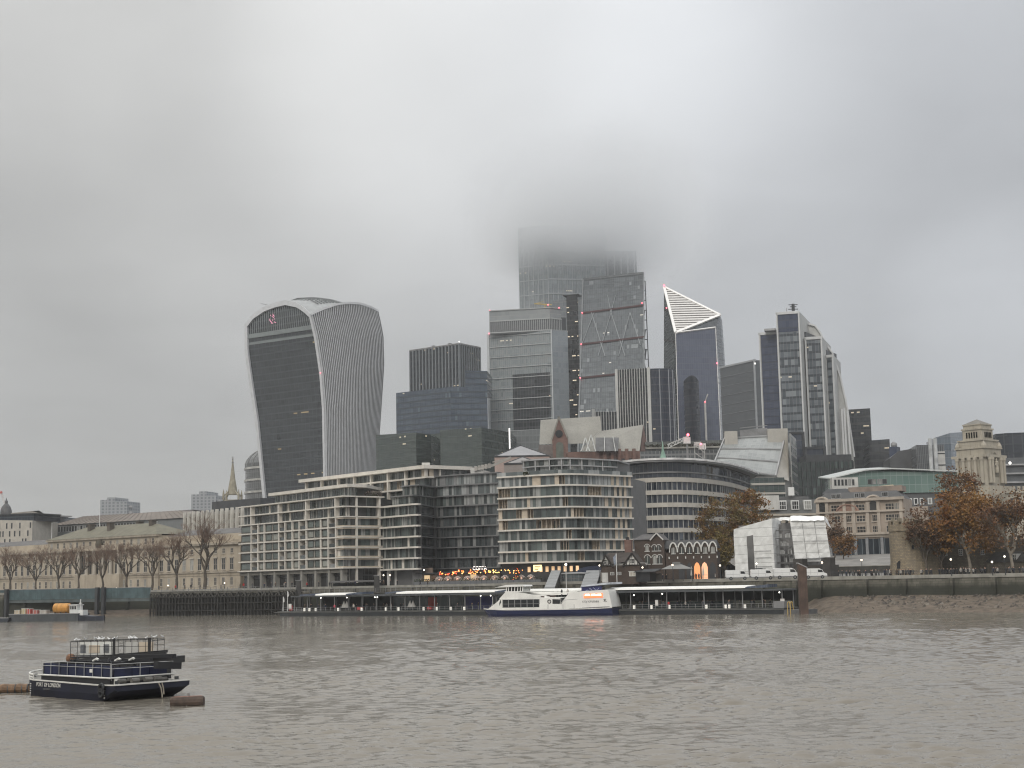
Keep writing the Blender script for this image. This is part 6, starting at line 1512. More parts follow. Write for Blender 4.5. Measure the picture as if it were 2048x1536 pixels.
for px,zt,lb in((568.5,6.4,'tall white flag mast on the far end of the floating pier'),(560,5.0,'short white mast beside the tall flag mast on the pier end')):
 q=PF.pt(PF.u_at(px,1205),1.15,-1.2);r=thing('flag_mast',lb,'mast',tuple(q));m=MB();m.tube([q,(q.x,q.y,zt)],[.11,.06],6);m.build('pole',M['white'],r)
 m=MB();m.add([(q.x,q.y-.02,zt-1.6),(q.x+.35,q.y-.02,zt-1.3),(q.x+.25,q.y,zt-.3),(q.x,q.y,zt-.1)]);m.build('flag',M['white'],r)
def red_box(px,w,h,lb,nm='lifebuoy_box',col=(.42,.05,.05),z0=1.2):
 u=PF.u_at(px,1210);q=PF.pt(u,z0,-1.4);r=thing(nm,lb,'box',tuple(q));m=MB();PF.box(m,u-w,u+w,z0+.25,z0+h,-1.6,-1.2);m.build('case',surf(nm+'_paint',col,.5),r);m=MB();PF.box(m,u-w*.7,u+w*.7,z0,z0+.25,-1.5,-1.3);PF.box(m,u-w-.03,u+w+.03,z0+h,z0+h+.06,-1.63,-1.17);m.build('stand',M['dark'],r)
red_box(575,.45,1.5,'small red box by the masts at the pier end');red_box(713,.85,.9,'low red locker on the pier deck between two lit bollards');red_box(852,.6,.8,'red locker near the red wall panel of the pier')
for px,lb in((680,'white folded canvas group on the pier beside a red coat'),(813,'white folded canvas pair left of the red pier panel')):
 u=PF.u_at(px,1205);r=thing('folded_parasol',lb,'parasol',tuple(PF.pt(u,1.2,-2.5)));m=MB()
 for k in(-.8,.1):q=PF.pt(u+k,1.2,-2.5);m.lathe(q,[(.15,.7),(.75,.8),(.35,1.7),(.06,2.4)],7)
 m.build('canvas',surf('canvas_grey',(.34,.33,.31),.8),r);m=MB();[m.tube([PF.pt(u+k,1.2,-2.5),PF.pt(u+k,3.7,-2.5)],.04,5)for k in(-.8,.1)];m.build('stem',M['grey'],r)
u=PF.u_at(1191,1180);r=thing('pier_sign','dark blue banner with pale swirls under a pale slanted canopy above the cruise boat stern','sign',tuple(PF.pt(u,1.2,-1)))
m=MB();PF.box(m,u-3.0,u+2.2,4.7,6.3,.9,1.05);m.build('board',surf('banner_blue',(.018,.022,.10),.5,.3,1.5),r)
m=MB()
for k in range(3):m.tube([PF.pt(u-2.0+k*1.0+1.6*i/10,5.15+.3*k+.32*math.sin(i*.5+k),1.09)for i in range(11)],.07,5)
m.build('swirl',surf('banner_pale',(.30,.33,.45),.5),r)
m=MB();m.hexa([PF.pt(u-2.6,6.2,1.6),PF.pt(u+4.6,6.7,1.6),PF.pt(u+4.6,6.7,-4),PF.pt(u-2.6,6.2,-4),PF.pt(u-2.6,6.5,1.6),PF.pt(u+4.6,7.1,1.6),PF.pt(u+4.6,7.1,-4),PF.pt(u-2.6,6.5,-4)]);m.build('canopy',surf('sign_canopy',(.42,.44,.47),.5),r)
m=MB();PF.box(m,u-2.4,u-2.2,1.2,6.2,-.6,-.4);PF.box(m,u+2.0,u+2.2,1.2,6.4,-.6,-.4);m.build('post',M['grey'],r)
def cruise_boat():
 bow,stern=G(966,328.5,0),G(1224,317.5,0);f=Fac(xy(bow),xy(stern));k=f.L/1640.0
 r=thing('cruise_boat','white and navy river cruise boat moored at the pier with a lit orange sign','boat',xy(bow)+(0,))
 X=lambda xz:(xz-30)*k
 Zf=lambda yz:(738-yz)/6.0235*.1115
 wh=surf('boat_white',(.74,.73,.69),.35,.05,.5,streak=.10);navy=surf('boat_navy',(.008,.014,.058),.35,.15)
 BM=7.0
 st=[(20,.15,1.6),(90,.55,1.5),(200,.85,1.42),(350,1,1.36),(900,1,1.33),(1400,1,1.42),(1672,.97,1.6)]
 rows=[]
 for xz,b,zt in st:
  c=-BM/2;hb=BM/2*b;xo=-.8 if xz==20 else 0
  rows.append([f.pt(X(xz)+xo,zt,c+hb),f.pt(X(xz),.55,c+hb*.97),f.pt(X(xz)+(.5 if xz==20 else 0),-.5,c+hb*.85),f.pt(X(xz)+(.5 if xz==20 else 0),-.5,c-hb*.85),f.pt(X(xz),.55,c-hb*.97),f.pt(X(xz)+xo,zt,c-hb)])
 m=MB()
 for a,b in zip(rows,rows[1:]):
  for j in range(5):m.add([a[j],b[j],b[j+1],a[j+1]])
  m.add([a[5],b[5],b[0],a[0]])
 m.add(rows[-1]);m.add(list(reversed(rows[0])));m.build('hull',navy,r)
 m=MB()
 for a,b in zip(rows,rows[1:]):m.bar(a[0]+Vector((0,0,.08)),b[0]+Vector((0,0,.08)),.16)
 m.build('rubbing_rail',wh,r)
 def prof(mb,pts,w0,w1):
  a=[f.pt(X(x),Zf(y),w1)for x,y in pts];b=[f.pt(X(x),Zf(y),w0)for x,y in pts];n=len(pts)
  mb.add(a);mb.add(list(reversed(b)))
  for i in range(n):mb.add([a[i],b[i],b[(i+1)%n],a[(i+1)%n]])
 m=MB();prof(m,[(150,655),(270,655),(760,655),(1020,655),(1020,525),(250,528),(215,560)],-BM+.35,-.35);m.build('saloon',wh,r)
 m=MB();prof(m,[(285,632),(757,632),(757,538),(285,538)],-.36,-.30);m.build('saloon_window',pane('boat_glass',(.008,.010,.012),(.02,.024,.028),rough=.05),r)
 m=MB()
 for x in(285,360,440,520,600,680,757):prof(m,[(x-4,634),(x+4,634),(x+4,536),(x-4,536)],-.34,-.26)
 prof(m,[(283,592),(757,592),(757,588),(283,588)],-.34,-.27)
 m.build('window_bar',M['grey'],r)
 m=MB();prof(m,[(240,610),(262,570),(262,530),(240,575)],-.36,-.3);m.build('bow_window',M['black'],r)
 m=MB();prof(m,[(60,655),(160,655),(235,540),(200,560)],-BM+1.2,-1.2);m.build('bow_screen',wh,r)
 m=MB();pts=[f.pt(X(60),Zf(620),-BM/2),f.pt(X(110),Zf(600),-1.6),f.pt(X(190),Zf(590),-.8)]
 m.tube(pts,.04,5);m.tube([f.pt(X(60),Zf(620),-BM/2),f.pt(X(60),Zf(655),-BM/2)],.05,5);m.tube([f.pt(X(128),Zf(640),-1.5),f.pt(X(128),Zf(500),-1.5)],.06,5);m.build('bow_rail',M['white'],r)
 m=MB();prof(m,[(235,528),(320,445),(480,452),(770,500),(770,528)],-.9,-.5);prof(m,[(235,528),(320,445),(480,452),(770,500),(770,528)],-BM+.5,-BM+.9)
 prof(m,[(470,500),(1130,460),(1130,476),(470,516)],-.85,-.55);prof(m,[(480,528),(1040,528),(1040,520),(480,520)],-BM+.5,-.5)
 prof(m,[(480,505),(1130,490),(1130,452),(480,455)],-BM+.9,-BM+.5)
 m.build('upper_deck',wh,r)
 m=MB()
 for x0,x1,y in((840,880,505),(880,945,510),(740,800,515)):prof(m,[(x0,y),(x1,y+4),(x1,y-12),(x0,y-14)],-1.5,-.9)
 m.build('deck_seat',surf('seat_brown',(.10,.06,.045),.7),r)
 m=MB();prof(m,[(295,448),(530,448),(530,440),(300,438)],-BM+1.2,-1.0);prof(m,[(170,392),(330,362),(545,366),(560,384),(330,388)],-BM+.9,-.7);m.build('wheelhouse_roof',wh,r)
 m=MB()
 for x in(318,345,385,425,465,500,528):prof(m,[(x-6,440),(x+5,440),(x+9,386),(x-2,386)],-1.2,-1.05);prof(m,[(x-6,440),(x+5,440),(x+9,386),(x-2,386)],-BM+1.25,-BM+1.4)
 m.build('wheelhouse_post',wh,r)
 m=MB();prof(m,[(305,440),(528,440),(528,388),(335,388)],-BM+1.5,-1.5);m.build('wheelhouse_glass',M['pane_dark'],r)
 m=MB();prof(m,[(760,655),(1130,655),(1130,600),(760,600)],-.36,-.18);prof(m,[(1030,655),(1050,590),(1135,470),(1240,455),(1630,438),(1672,640)],-BM+.2,-.15);m.build('stern_house',wh,r)
 m=MB();prof(m,[(925,596),(1015,596),(1030,545),(925,540)],-.37,-.3);prof(m,[(1032,588),(1090,520),(1040,530)],-.3,-.22);m.build('door_opening',M['black'],r)
 m=MB()
 for x in(870,1060,1200):prof(m,[(x-3,655),(x+3,655),(x+3,602),(x-3,602)],-.17,-.12)
 prof(m,[(1300,650),(1640,636),(1640,630),(1300,644)],-.16,-.1);prof(m,[(1050,556),(1245,545),(1245,541),(1050,552)],-.16,-.12)
 m.build('panel_line',M['midgrey'],r)
 c=f.pt(X(885),Zf(567),-.28);m=MB();pts=[c+f.t*(.36*math.cos(i*math.pi/8))+Vector((0,0,.36*math.sin(i*math.pi/8)))for i in range(17)];m.tube(pts,.1,6);m.build('lifebuoy',surf('lifebuoy_dark',(.05,.045,.045),.5),r)
 m=MB();prof(m,[(1325,534),(1560,528),(1560,478),(1330,483)],-.16,-.04);m.build('sign_panel',glow('orange_sign_glow',(1.0,.20,.075),1.15),r)
 m=MB()
 for i,x in enumerate((1370,1445,1515)):prof(m,[(x-32,508),(x+32,506),(x+26,484),(x-28,486)],-.04,.0)
 m.build('sign_glow',glow('sign_white_glow',(1.0,.80,.68),1.8),r)
 text('city',.82,f,X(1302),Zf(584),-.12,surf('letter_grey',(.30,.30,.30),.5),r,'lettering')
 text('cruises',.82,f,X(1379),Zf(584),-.12,surf('letter_dark',(.035,.035,.04),.5),r,'lettering')
 m=MB()
 for a,b in(((1570,555),(1600,548)),((1578,562),(1606,575)),((1572,575),(1586,566))):m.bar(f.pt(X(a[0]),Zf(a[1]),-.1),f.pt(X(b[0]),Zf(b[1]),-.1),.1)
 m.build('logo',surf('logo_dark',(.04,.05,.05),.5),r)
 return f
cruise_boat()
def near_barge():
 B=Vector((-28.6,104.6,0));a=Vector((-.745,.667,0));b=Vector((.667,.745,0));L,Wd=13.5,6.4
 r=thing('debris_barge','navy blue debris barge with white rails moored in the near water','barge',tuple(B))
 pt=lambda x,y,z:B+a*x+b*y+Vector((0,0,z))
 nav=surf('barge_navy',(.006,.008,.021),.6,.35,.8,streak=.35,fine=.15);wh=surf('barge_white',(.60,.59,.55),.55,.12,1.0,streak=.35);dk=surf('barge_deck',(.23,.22,.20),.8,.25,1.0,fine=.3);bl=surf('bin_blue',(.006,.010,.040),.6,.25,1.0,streak=.3);blk=surf('barge_black',(.012,.012,.014),.6,.3)
 def stn(x,zb,zt,yin=0.0):
  return[pt(x,yin,zt),pt(x,yin+.02,.5 if zb<.4 else zb+.1),pt(x,yin+.25,zb),pt(x,Wd-yin-.25,zb),pt(x,Wd-yin-.02,.5 if zb<.4 else zb+.1),pt(x,Wd-yin,zt)]
 rows=[stn(0,.72,1.14),stn(.7,.34,1.12),stn(1.6,0,1.1),stn(2.6,-.4,1.1),stn(10.9,-.4,1.2)]
 for i in range(1,7):
  th=math.pi/2*i/6;rows.append(stn(10.9+2.6*math.sin(th),-.4,1.2+.22*i/6,Wd/2*(1-math.cos(th))*.92))
 m=MB()
 for p,q in zip(rows,rows[1:]):
  for j in range(5):m.add([p[j],q[j],q[j+1],p[j+1]])
 m.add(rows[0]);m.add(list(reversed(rows[-1])));m.build('hull',nav,r)
 m=MB()
 for p,q in zip(rows,rows[1:]):m.add([p[5],q[5],q[0],p[0]])
 m.build('deck',dk,r)
 m=MB()
 for side in(0,5):
  pts=[q[side]+Vector((0,0,.03))for q in rows]
  for p,q in zip(pts,pts[1:]):m.bar(p,q,.10,.09)
 m.bar(rows[0][0]+Vector((0,0,.03)),rows[0][5]+Vector((0,0,.03)),.12,.1);m.build('gunwale',wh,r)
 m=MB();pts=[q[0]for q in rows[4:]]+[q[5]for q in reversed(rows[4:])]
 m.tube([p+Vector((0,0,.42))for p in pts],.075,6);m.tube([p+Vector((0,0,.2))for p in pts],.05,6)
 for p in pts[::2]:m.tube([p,p+Vector((0,0,.42))],.04,5)
 m.build('bow_rail',wh,r)
 x0,x1,y0,y1=1.6,11.0,.75,5.6
 m=MB()
 for(p,q)in((pt(x0,y0,1.3),pt(x1,y0,1.35)),(pt(x0,y0,1.3),pt(x0,y1,1.3)),(pt(x0,y1,1.3),pt(x1,y1,1.35)),(pt(x1,y0,1.35),pt(x1,y1,1.35))):m.bar(p,q,.12,.5)
 m.build('coaming',blk,r)
 m=MB();zc=1.58
 for(p,q)in((pt(x0-.1,y0-.12,zc),pt(x1+.3,y0-.12,zc)),(pt(x0-.1,y0-.12,zc),pt(x0-.1,y1+.5,zc))):m.tube([p,q],.07,6)
 m.build('coaming_rail',wh,r)
 fns=[];nx,ny=8,3;zt=2.42
 for i in range(nx):
  xa,xb=x0+.1+(x1-x0-.2)*i/nx+.04,x0+.1+(x1-x0-.2)*(i+1)/nx-.04
  fns.append(lambda mb,xa=xa,xb=xb:mb.hexa([pt(xa,y0+.1,1.55),pt(xb,y0+.1,1.55),pt(xb,y0+.22,1.55),pt(xa,y0+.22,1.55),pt(xa,y0+.1,zt),pt(xb,y0+.1,zt),pt(xb,y0+.22,zt),pt(xa,y0+.22,zt)]))
 for i in range(ny):
  ya,yb=y0+.3+(y1-y0-.3)*i/ny+.03,y0+.3+(y1-y0-.3)*(i+1)/ny-.03;zq=zt-.12
  fns.append(lambda mb,ya=ya,yb=yb,zq=zq:mb.hexa([pt(x0+.1,ya,1.5),pt(x0+.1,yb,1.5),pt(x0+.25,yb,1.5),pt(x0+.25,ya,1.5),pt(x0+.1,ya,zq),pt(x0+.1,yb,zq),pt(x0+.25,yb,zq),pt(x0+.25,ya,zq)]))
 emit_parts('bin_panel',fns,bl,r)
 m=MB();m.add([pt(x0+.3,y0+.3,1.75),pt(x1,y0+.3,1.75),pt(x1,y1,1.75),pt(x0+.3,y1,1.75)]);m.add([pt(x1,y0+.1,1.5),pt(x1,y1,1.5),pt(x1,y1,zt),pt(x1,y0+.1,zt)]);m.build('bin_inner',blk,r)
 m=MB()
 for i in range(nx+1):
  x=x0+.1+(x1-x0-.2)*i/nx;m.tube([pt(x,y0,1.4),pt(x,y0,zt+.18)],.022,4)
 for y in(y0,y0+2.4,y1+.4):m.tube([pt(x0-.05,y,1.4),pt(x0-.05,y,zt+.12)],.025,4)
 for z in(zt+.17,zt-.15):m.tube([pt(x0-.05,y0,z),pt(x1,y0,z)],.02,4);m.tube([pt(x0-.05,y0,z-.04),pt(x0-.05,y1+.4,z-.08)],.02,4)
 m.build('guard_rail',surf('rail_grey',(.36,.36,.35),.5),r)
 m=MB();x=x0+(x1-x0)*.28;m.hexa([pt(x-.12,y0+.03,1.9),pt(x+.25,y0+.03,1.9),pt(x+.25,y0+.08,1.9),pt(x-.12,y0+.08,1.9),pt(x-.12,y0+.03,2.15),pt(x+.25,y0+.03,2.15),pt(x+.25,y0+.08,2.15),pt(x-.12,y0+.08,2.15)]);m.build('notice',wh,r)
 m=MB();random.seed(14)
 for(p,q,w)in((pt(2.2,2.2,2.55),pt(9.8,2.6,2.5),.22),(pt(1.8,4.3,2.7),pt(9.0,3.6,2.45),.26),(pt(4.0,.9,2.5),pt(4.0,5.5,2.5),.2),(pt(7.5,.9,2.5),pt(7.5,5.5,2.5),.2),(pt(1.2,5.9,2.9),pt(6.5,5.9,2.75),.3),(pt(.7,6.0,2.2),pt(.7,3.9,2.35),.5)):m.bar(p,q,w)
 for k in range(14):x,y=random.uniform(2.5,9),random.uniform(1.2,5.2);m.bar(pt(x,y,2.2),pt(x+random.uniform(-.6,.6),y+random.uniform(-.5,.5),2.75),.1)
 m.build('boom',blk,r)
 m=MB()
 for x,y in((4.6,3.0),(4.1,3.9),(6.3,2.2)):m.tube([pt(x,y,2.62),pt(x-.35,y+.1,2.78),pt(x-.5,y+.15,2.7)],.1,6)
 m.build('pipe_end',wh,r)
 m=MB();random.seed(15)
 for y,z,q in((1.2,1.35,.16),(2.3,1.33,.2),(3.4,1.36,.18),(4.2,1.34,.2),(4.7,1.3,.15)):m.tube([pt(.9,y-.3,z),pt(.9,y+.3,z)],q,8)
 m.bar(pt(1.25,1.9,1.4),pt(1.25,4.8,1.4),.18);m.build('winch',surf('winch_grey',(.10,.095,.085),.7,.3,2.0),r)
 m=MB();m.tube([pt(.5,5.6,1.25),pt(.5,5.6,1.45)],.16,8);m.tube([pt(.5,.5,1.2),pt(.5,.5,1.42)],.14,8);m.build('bollard',M['dark'],r)
 m=MB();m.bar(pt(1.5,.95,1.3),pt(1.5,1.3,1.3),.34,.4);m.build('white_locker',wh,r)
 rope=surf('rope',(.16,.14,.11),.9)
 m=MB();m.tube([pt(.1,3.7,1.2),pt(-.35,3.65,.8),pt(-.6,3.6,.3),pt(-.9,3.4,.1)],.05,5);m.tube([pt(.1,4.0,1.2),pt(-.3,3.9,.75),pt(-.6,3.75,.3)],.05,5);m.build('mooring_rope',rope,r)
 for x in(1.4,12.55):
  m=MB();c=pt(x,-.16 if x<5 else 2.2,.95);
  if x>5:c=rows[8][0]+Vector((-.1,-.15,-.25))
  for k in range(2):
   cc=c+Vector((0,0,-.35*k));pts=[cc+a*(.26*math.cos(i*math.pi/6))+Vector((0,0,.26*math.sin(i*math.pi/6)))for i in range(13)];m.tube(pts,.12,6)
  m.build('tyre_fender',M['black'],r)
 m=MB()
 for x in(11.2,1.15):
  for k in range(5):q0=pt(x,-.035,.25+k*.17);m.bar(q0,q0+a*.1,.05,.07)
 m.build('draught_mark',wh,r)
 fs=Fac(xy(pt(12.8,-.03,0)),xy(pt(0,-.03,0)))
 text('PORT OF LONDON',.42,fs,2.4,.78,.02,wh,r,'lettering',.01,sx=.88)
 text('AUTHORITY',.17,fs,3.4,.55,.02,surf('faint_letter',(.14,.14,.14),.6),r,'lettering',.01)
 c=P(375,1400,100.5);r2=thing('mooring_drum','rusty floating mooring drum tied off the near end of the navy barge','buoy',(c.x,c.y,0))
 m=MB();m.tube([(c.x-1.12,c.y,.22),(c.x-1.05,c.y,.22),(c.x+1.05,c.y-.1,.25),(c.x+1.14,c.y-.1,.25)],[.34,.38,.38,.34],12);m.build('drum',surf('rust_drum',(.070,.048,.036),.85,.35,2.0,fine=.4),r2)
 m=MB();m.tube([(c.x,c.y,.22),(c.x+.1,c.y-.01,.22)],.41,12);m.bar((c.x+.05,c.y,.6),(c.x+.05,c.y,.82),.16);m.build('strap',surf('strap_grey',(.22,.21,.2),.8),r2)
 m=MB();m.tube([(c.x-.9,c.y-.1,.57),(c.x+1.0,c.y-.1,.61)],.05,5);m.build('timber',surf('pink_timber',(.24,.13,.10),.8),r2)
 for px,y,s,lb in((14,1368,1.0,'longer orange brown rope float at the left of the navy barge'),(43,1364,.75,'shorter rope float tied against the rounded end of the navy barge')):
  c=P(px,y,116);r3=thing('rope_float',lb,'float',(c.x,c.y,0));m=MB();l=1.15*s
  m.tube([(c.x-l,c.y,.1),(c.x-l*.8,c.y,.28),(c.x-l*.2,c.y,.36),(c.x+l*.5,c.y,.33),(c.x+l,c.y,.2)],[.08,.3,.36,.34,.12],10);m.build('float',surf('float_orange',(.20,.125,.075),.85,.35,2.0,streak=.4,fine=.3),r3)
  m=MB()
  for k in(-.5,.1,.6):m.tube([(c.x+l*k,c.y,.3),(c.x+l*k+.07,c.y,.3)],.385,10)
  m.build('lashing',M['dark'],r3)
near_barge()
def caged_pontoon():
 d=121;a,b=G(128,d+1,0),G(341,d-.5,0);f=Fac(xy(a),xy(b));L=f.L
 r=thing('caged_pontoon','black pontoon with a railed cage and white notice screens behind the navy barge','pontoon',xy(a)+(0,));U=lambda px:f.u_at(px,1300)
 blk=surf('pontoon_black',(.014,.014,.015),.6,.3)
 m=MB();f.box(m,0,U(300),-.5,1.95,-4.5,0);f.box(m,U(297),L,1.75,2.3,-3,-.2);m.build('hull',blk,r)
 m=MB();m.bar(f.pt(U(150),2.1,.1),f.pt(U(333),2.62,.1),.28);m.bar(f.pt(U(190),2.35,-1),f.pt(U(325),2.75,-1),.22);f.box(m,U(141),U(305),2.3,2.42,-2.4,0);m.build('deck_beam',blk,r)
 z0,z1=2.42,3.66;ua,ub=U(141),U(305);n=12;m=MB()
 for w in(0,-2.4):
  for i in range(n+1):u=ua+(ub-ua)*i/n;m.tube([f.pt(u,z0,w),f.pt(u,z1+.12*u/L,w)],.024,4)
  for z in(z0+.12,z0+.8):m.tube([f.pt(ua,z,w),f.pt(ub,z,w)],.02,4)
  m.tube([f.pt(ua,z1,w),f.pt(ub,z1+.12,w)],.03,5)
 for u in(ua,ub):m.tube([f.pt(u,z1,0),f.pt(u,z1,-2.4)],.03,4)
 for px in(227,298):f.box(m,U(px)-.09,U(px)+.09,z0-.3,z1+.25,-.15,.03)
 m.build('cage',blk,r)
 ws=surf('screen_white',(.58,.58,.54),.6,.10,1.0)
 m=MB();f.box(m,U(146),U(212),z0+.1,z1-.1,-1.3,-1.25);m.build('white_screen',ws,r)
 gs=surf('screen_grey',(.46,.45,.42),.6)
 for pa,pb in((214,225),(236,262)):m=MB();f.box(m,U(pa),U(pb),z0+.1,z1-.15,-1.3,-1.25);m.build('grey_screen',gs,r)
 cs=surf('screen_cream',(.52,.44,.34),.6)
 m=MB();f.box(m,U(264),U(294),z0+.1,z1-.15,-1.3,-1.25);m.build('cream_screen',cs,r);m=MB();f.box(m,U(165),U(186),z0+.25,z1-.35,-1.24,-1.2);m.build('notice_board',cs,r)
 m=MB()
 for px in(147,194):
  for k in range(7):f.box(m,U(px),U(px+11),z0+.28+k*.1,z0+.34+k*.1,-1.24,-1.2)
 m.build('lettering',surf('notice_grey',(.14,.15,.17),.6),r)
 m=MB();q=f.pt(U(133),1.95,-.8);m.ball(q+Vector((0,0,.3)),.42,8);m.ball(q+Vector((.45,0,.2)),.3,8);m.build('rope_coil',surf('rope_rust',(.16,.085,.05),.9,.4,3.0),r)
 random.seed(44);g=None
 for k in range(22):
  u=ua+(ub-ua)*(k+random.uniform(.1,.9))/22;w=random.choice((0,0,-2.4));q=f.pt(u,z1+.12*u/L,w)
  if g is None:
   m=MB();m.tube([(-.17,0,.13),(-.08,0,.15),(.06,0,.16),(.13,0,.2),(.17,0,.25)],[.015,.05,.065,.04,.03],7);m.ball((.18,0,.27),.038,6);m.bar((.2,0,.27),(.26,0,.26),.015);m.bar((0,.02,.1),(0,.02,0),.012);m.bar((0,-.02,.1),(0,-.02,0),.012);g=m.build('gull',surf('gull_white',(.70,.70,.69),.7));o=g
  else:o=g.copy();COL.objects.link(o)
  o.location=q;o.rotation_euler=(0,0,random.uniform(0,6.28));tag(o,'white gull perched in the row along the top rail of the black cage','gull','gulls on the cage rail')
caged_pontoon()
def far_boats():
 d=372;q=lambda px:G(px,d,0)
 r=thing('work_barge','grey flat work barge with crates and an orange tank on deck','barge',tuple(q(18)));f=Fac(xy(G(18,374,0)),xy(G(156,368,0)))
 m=MB();f.box(m,0,f.L,-.6,1.75,-5,0);m.build('hull',surf('workbarge_grey',(.055,.06,.065),.6,.2,.6,streak=.3),r);m=MB();f.box(m,-.1,f.L+.1,1.75,1.95,-5.1,.1);m.build('gunwale',M['grey'],r)
 u0=f.u_at(100,1220);u1=f.u_at(130,1220);rt=thing('storage_tank','orange cylinder tank standing on the grey work barge','tank',tuple(f.pt(u0,1.95,-1)));m=MB();m.tube([f.pt(u0,3.2,-2),f.pt(u0+.2,3.2,-2),f.pt(u1-.2,3.2,-2),f.pt(u1,3.2,-2)],[1.0,1.25,1.25,1.0],14);m.build('drum',surf('tank_orange',(.50,.24,.05),.5,.15,1.0,streak=.3),rt)
 m=MB();
 for u in(u0+.6,(u0+u1)/2,u1-.6):f.box(m,u-.15,u+.15,1.95,2.4,-2.8,-1.2)
 m.build('saddle',M['dark'],rt)
 random.seed(6)
 for k,(px,w,h,c,lb)in enumerate(((30,1.6,.9,(.45,.38,.28),'cream crate at the far end of the grey work barge'),(43,1.2,1.3,(.48,.40,.24),'yellowish crate beside the cream one on the grey barge'),(53,1.1,1.2,(.45,.08,.06),'bright red crate on the grey work barge'),(66,1.4,.9,(.36,.10,.08),'lower dull red crate on the grey work barge'),(82,2.0,.8,(.38,.34,.30),'long pale crate next to the orange tank'))):
  u=f.u_at(px,1222);rc=thing('crate',lb,'crate',tuple(f.pt(u,1.95,-1)),'crates on the grey work barge');m=MB();f.box(m,u-w/2,u+w/2,1.95,1.95+h,-2.2,-.8);m.build('body',surf('crate_%d'%k,c,.7),rc);m=MB();f.box(m,u-w/2-.04,u+w/2+.04,1.95+h,1.95+h+.08,-2.25,-.75);[f.box(m,u+o-.05,u+o+.05,1.95,1.95+h,-.8,-.74)for o in(-w*.3,w*.3)];m.build('batten',M['offwhite'],rc)
 r=thing('tug_boat','small dark tug with a white wheelhouse beside the orange tank','boat',tuple(q(160)));f2=Fac(xy(G(152,368,0)),xy(G(200,366,0)))
 L=f2.L;st=[(0,.9,1.5),(L*.35,1,1.2),(L*.75,.8,1.1),(L,.1,1.3)];rows=[[f2.pt(x,z,-2+2*b),f2.pt(x,-.4,-2+1.6*b),f2.pt(x,-.4,-2-1.6*b),f2.pt(x,z,-2-2*b)]for x,b,z in st];m=MB()
 for p,w in zip(rows,rows[1:]):
  for j in range(3):m.add([p[j],w[j],w[j+1],p[j+1]])
  m.add([p[3],w[3],w[0],p[0]])
 m.add(rows[0]);m.build('hull',surf('tug_hull',(.03,.035,.05),.5,.2),r)
 fw=Fac(xy(G(133,369,0)),xy(G(170,367,0)))
 m=MB();fw.box(m,.4,2.6,1.6,3.9,-3,-.6);fw.box(m,.2,2.8,3.9,4.1,-3.2,-.4);fw.box(m,2.6,4.3,1.4,2.7,-2.8,-.8);m.build('wheelhouse',M['white'],r);m=MB()
 for k in range(4):fw.box(m,.6+k*.48,.95+k*.48,2.9,3.7,-.6,-.56)
 m.build('window',M['pane_dark'],r);m=MB();fw.box(m,2.9,3.1,2.7,5.2,-1.6,-1.4);m.ball(fw.pt(3.0,5.2,-1.5),.18,6);fw.box(m,2.7,3.4,4.3,4.5,-1.7,-1.3);m.build('mast',M['white'],r)
 f3=Fac(xy(G(-30,375,0)),xy(G(19,373,0)));r=thing('rowing_tender','low dark tender moored at the far end of the grey work barge','boat',tuple(f3.pt(3,0)));m=MB();m.hexa([f3.pt(0,-.4,0),f3.pt(f3.L-1,-.4,0),f3.pt(f3.L-1,-.4,-2.4),f3.pt(0,-.4,-2.4),f3.pt(0,.95,.1),f3.pt(f3.L,1.1,.1),f3.pt(f3.L,1.1,-2.5),f3.pt(0,.95,-2.5)]);m.build('hull',surf('tender_hull',(.035,.04,.05),.5),r);m=MB();f3.box(m,0,f3.L-.3,.95,1.05,-2.4,.15);m.build('gunwale',M['midgrey'],r)
far_boats()
c=G(1608,296,0);r=thing('guide_pile','tall brown square guide pile with a slanted cap at the pier end','pile',(c.x,c.y,0));zt=P(1600,1129,296).z
m=MB();m.prism([(c.x-.8,c.y-.8),(c.x+.8,c.y-.8),(c.x+.8,c.y+.8),(c.x-.8,c.y+.8)],-2,[zt+.2,zt-.6,zt-.6,zt+.2]);m.build('shaft',surf('pile_brown',(.085,.055,.042),.85,.3,.5,streak=.5),r)
m=MB();m.hexa([(c.x-.95,c.y-.95,zt+.2),(c.x+.95,c.y-.95,zt-.75),(c.x+.95,c.y+.95,zt-.75),(c.x-.95,c.y+.95,zt+.2),(c.x-.95,c.y-.95,zt+.4),(c.x+.95,c.y-.95,zt-.55),(c.x+.95,c.y+.95,zt-.55),(c.x-.95,c.y+.95,zt+.4)]);m.build('cap',M['midgrey'],r)
a,b=G(1567,301,0),G(1607,297.5,0);f=Fac(xy(a),xy(b));r=thing('end_pontoon','low grey pontoon carrying yellow hoops next to the brown guide pile','pontoon',tuple(a));m=MB();f.box(m,.1,f.L,-.6,.9,-5,0);m.build('hull',surf('end_pontoon_grey',(.10,.10,.10),.7,.2,.8,streak=.3),r)
for k,px in enumerate((1577.5,1583)):
 u=f.u_at(px,1215);m=MB();pts=[f.pt(u-.22,-.2,.1),f.pt(u-.22,2.2,.1)]+[f.pt(u-.22*math.cos(i*math.pi/6),2.2+.3*math.sin(i*math.pi/6),-.1)for i in range(1,6)]+[f.pt(u+.22,2.2,.05),f.pt(u+.22,.9,-.4)];m.tube(pts,.09,6);m.build('hoop',surf('hoop_yellow',(.42,.30,.10),.6),r)
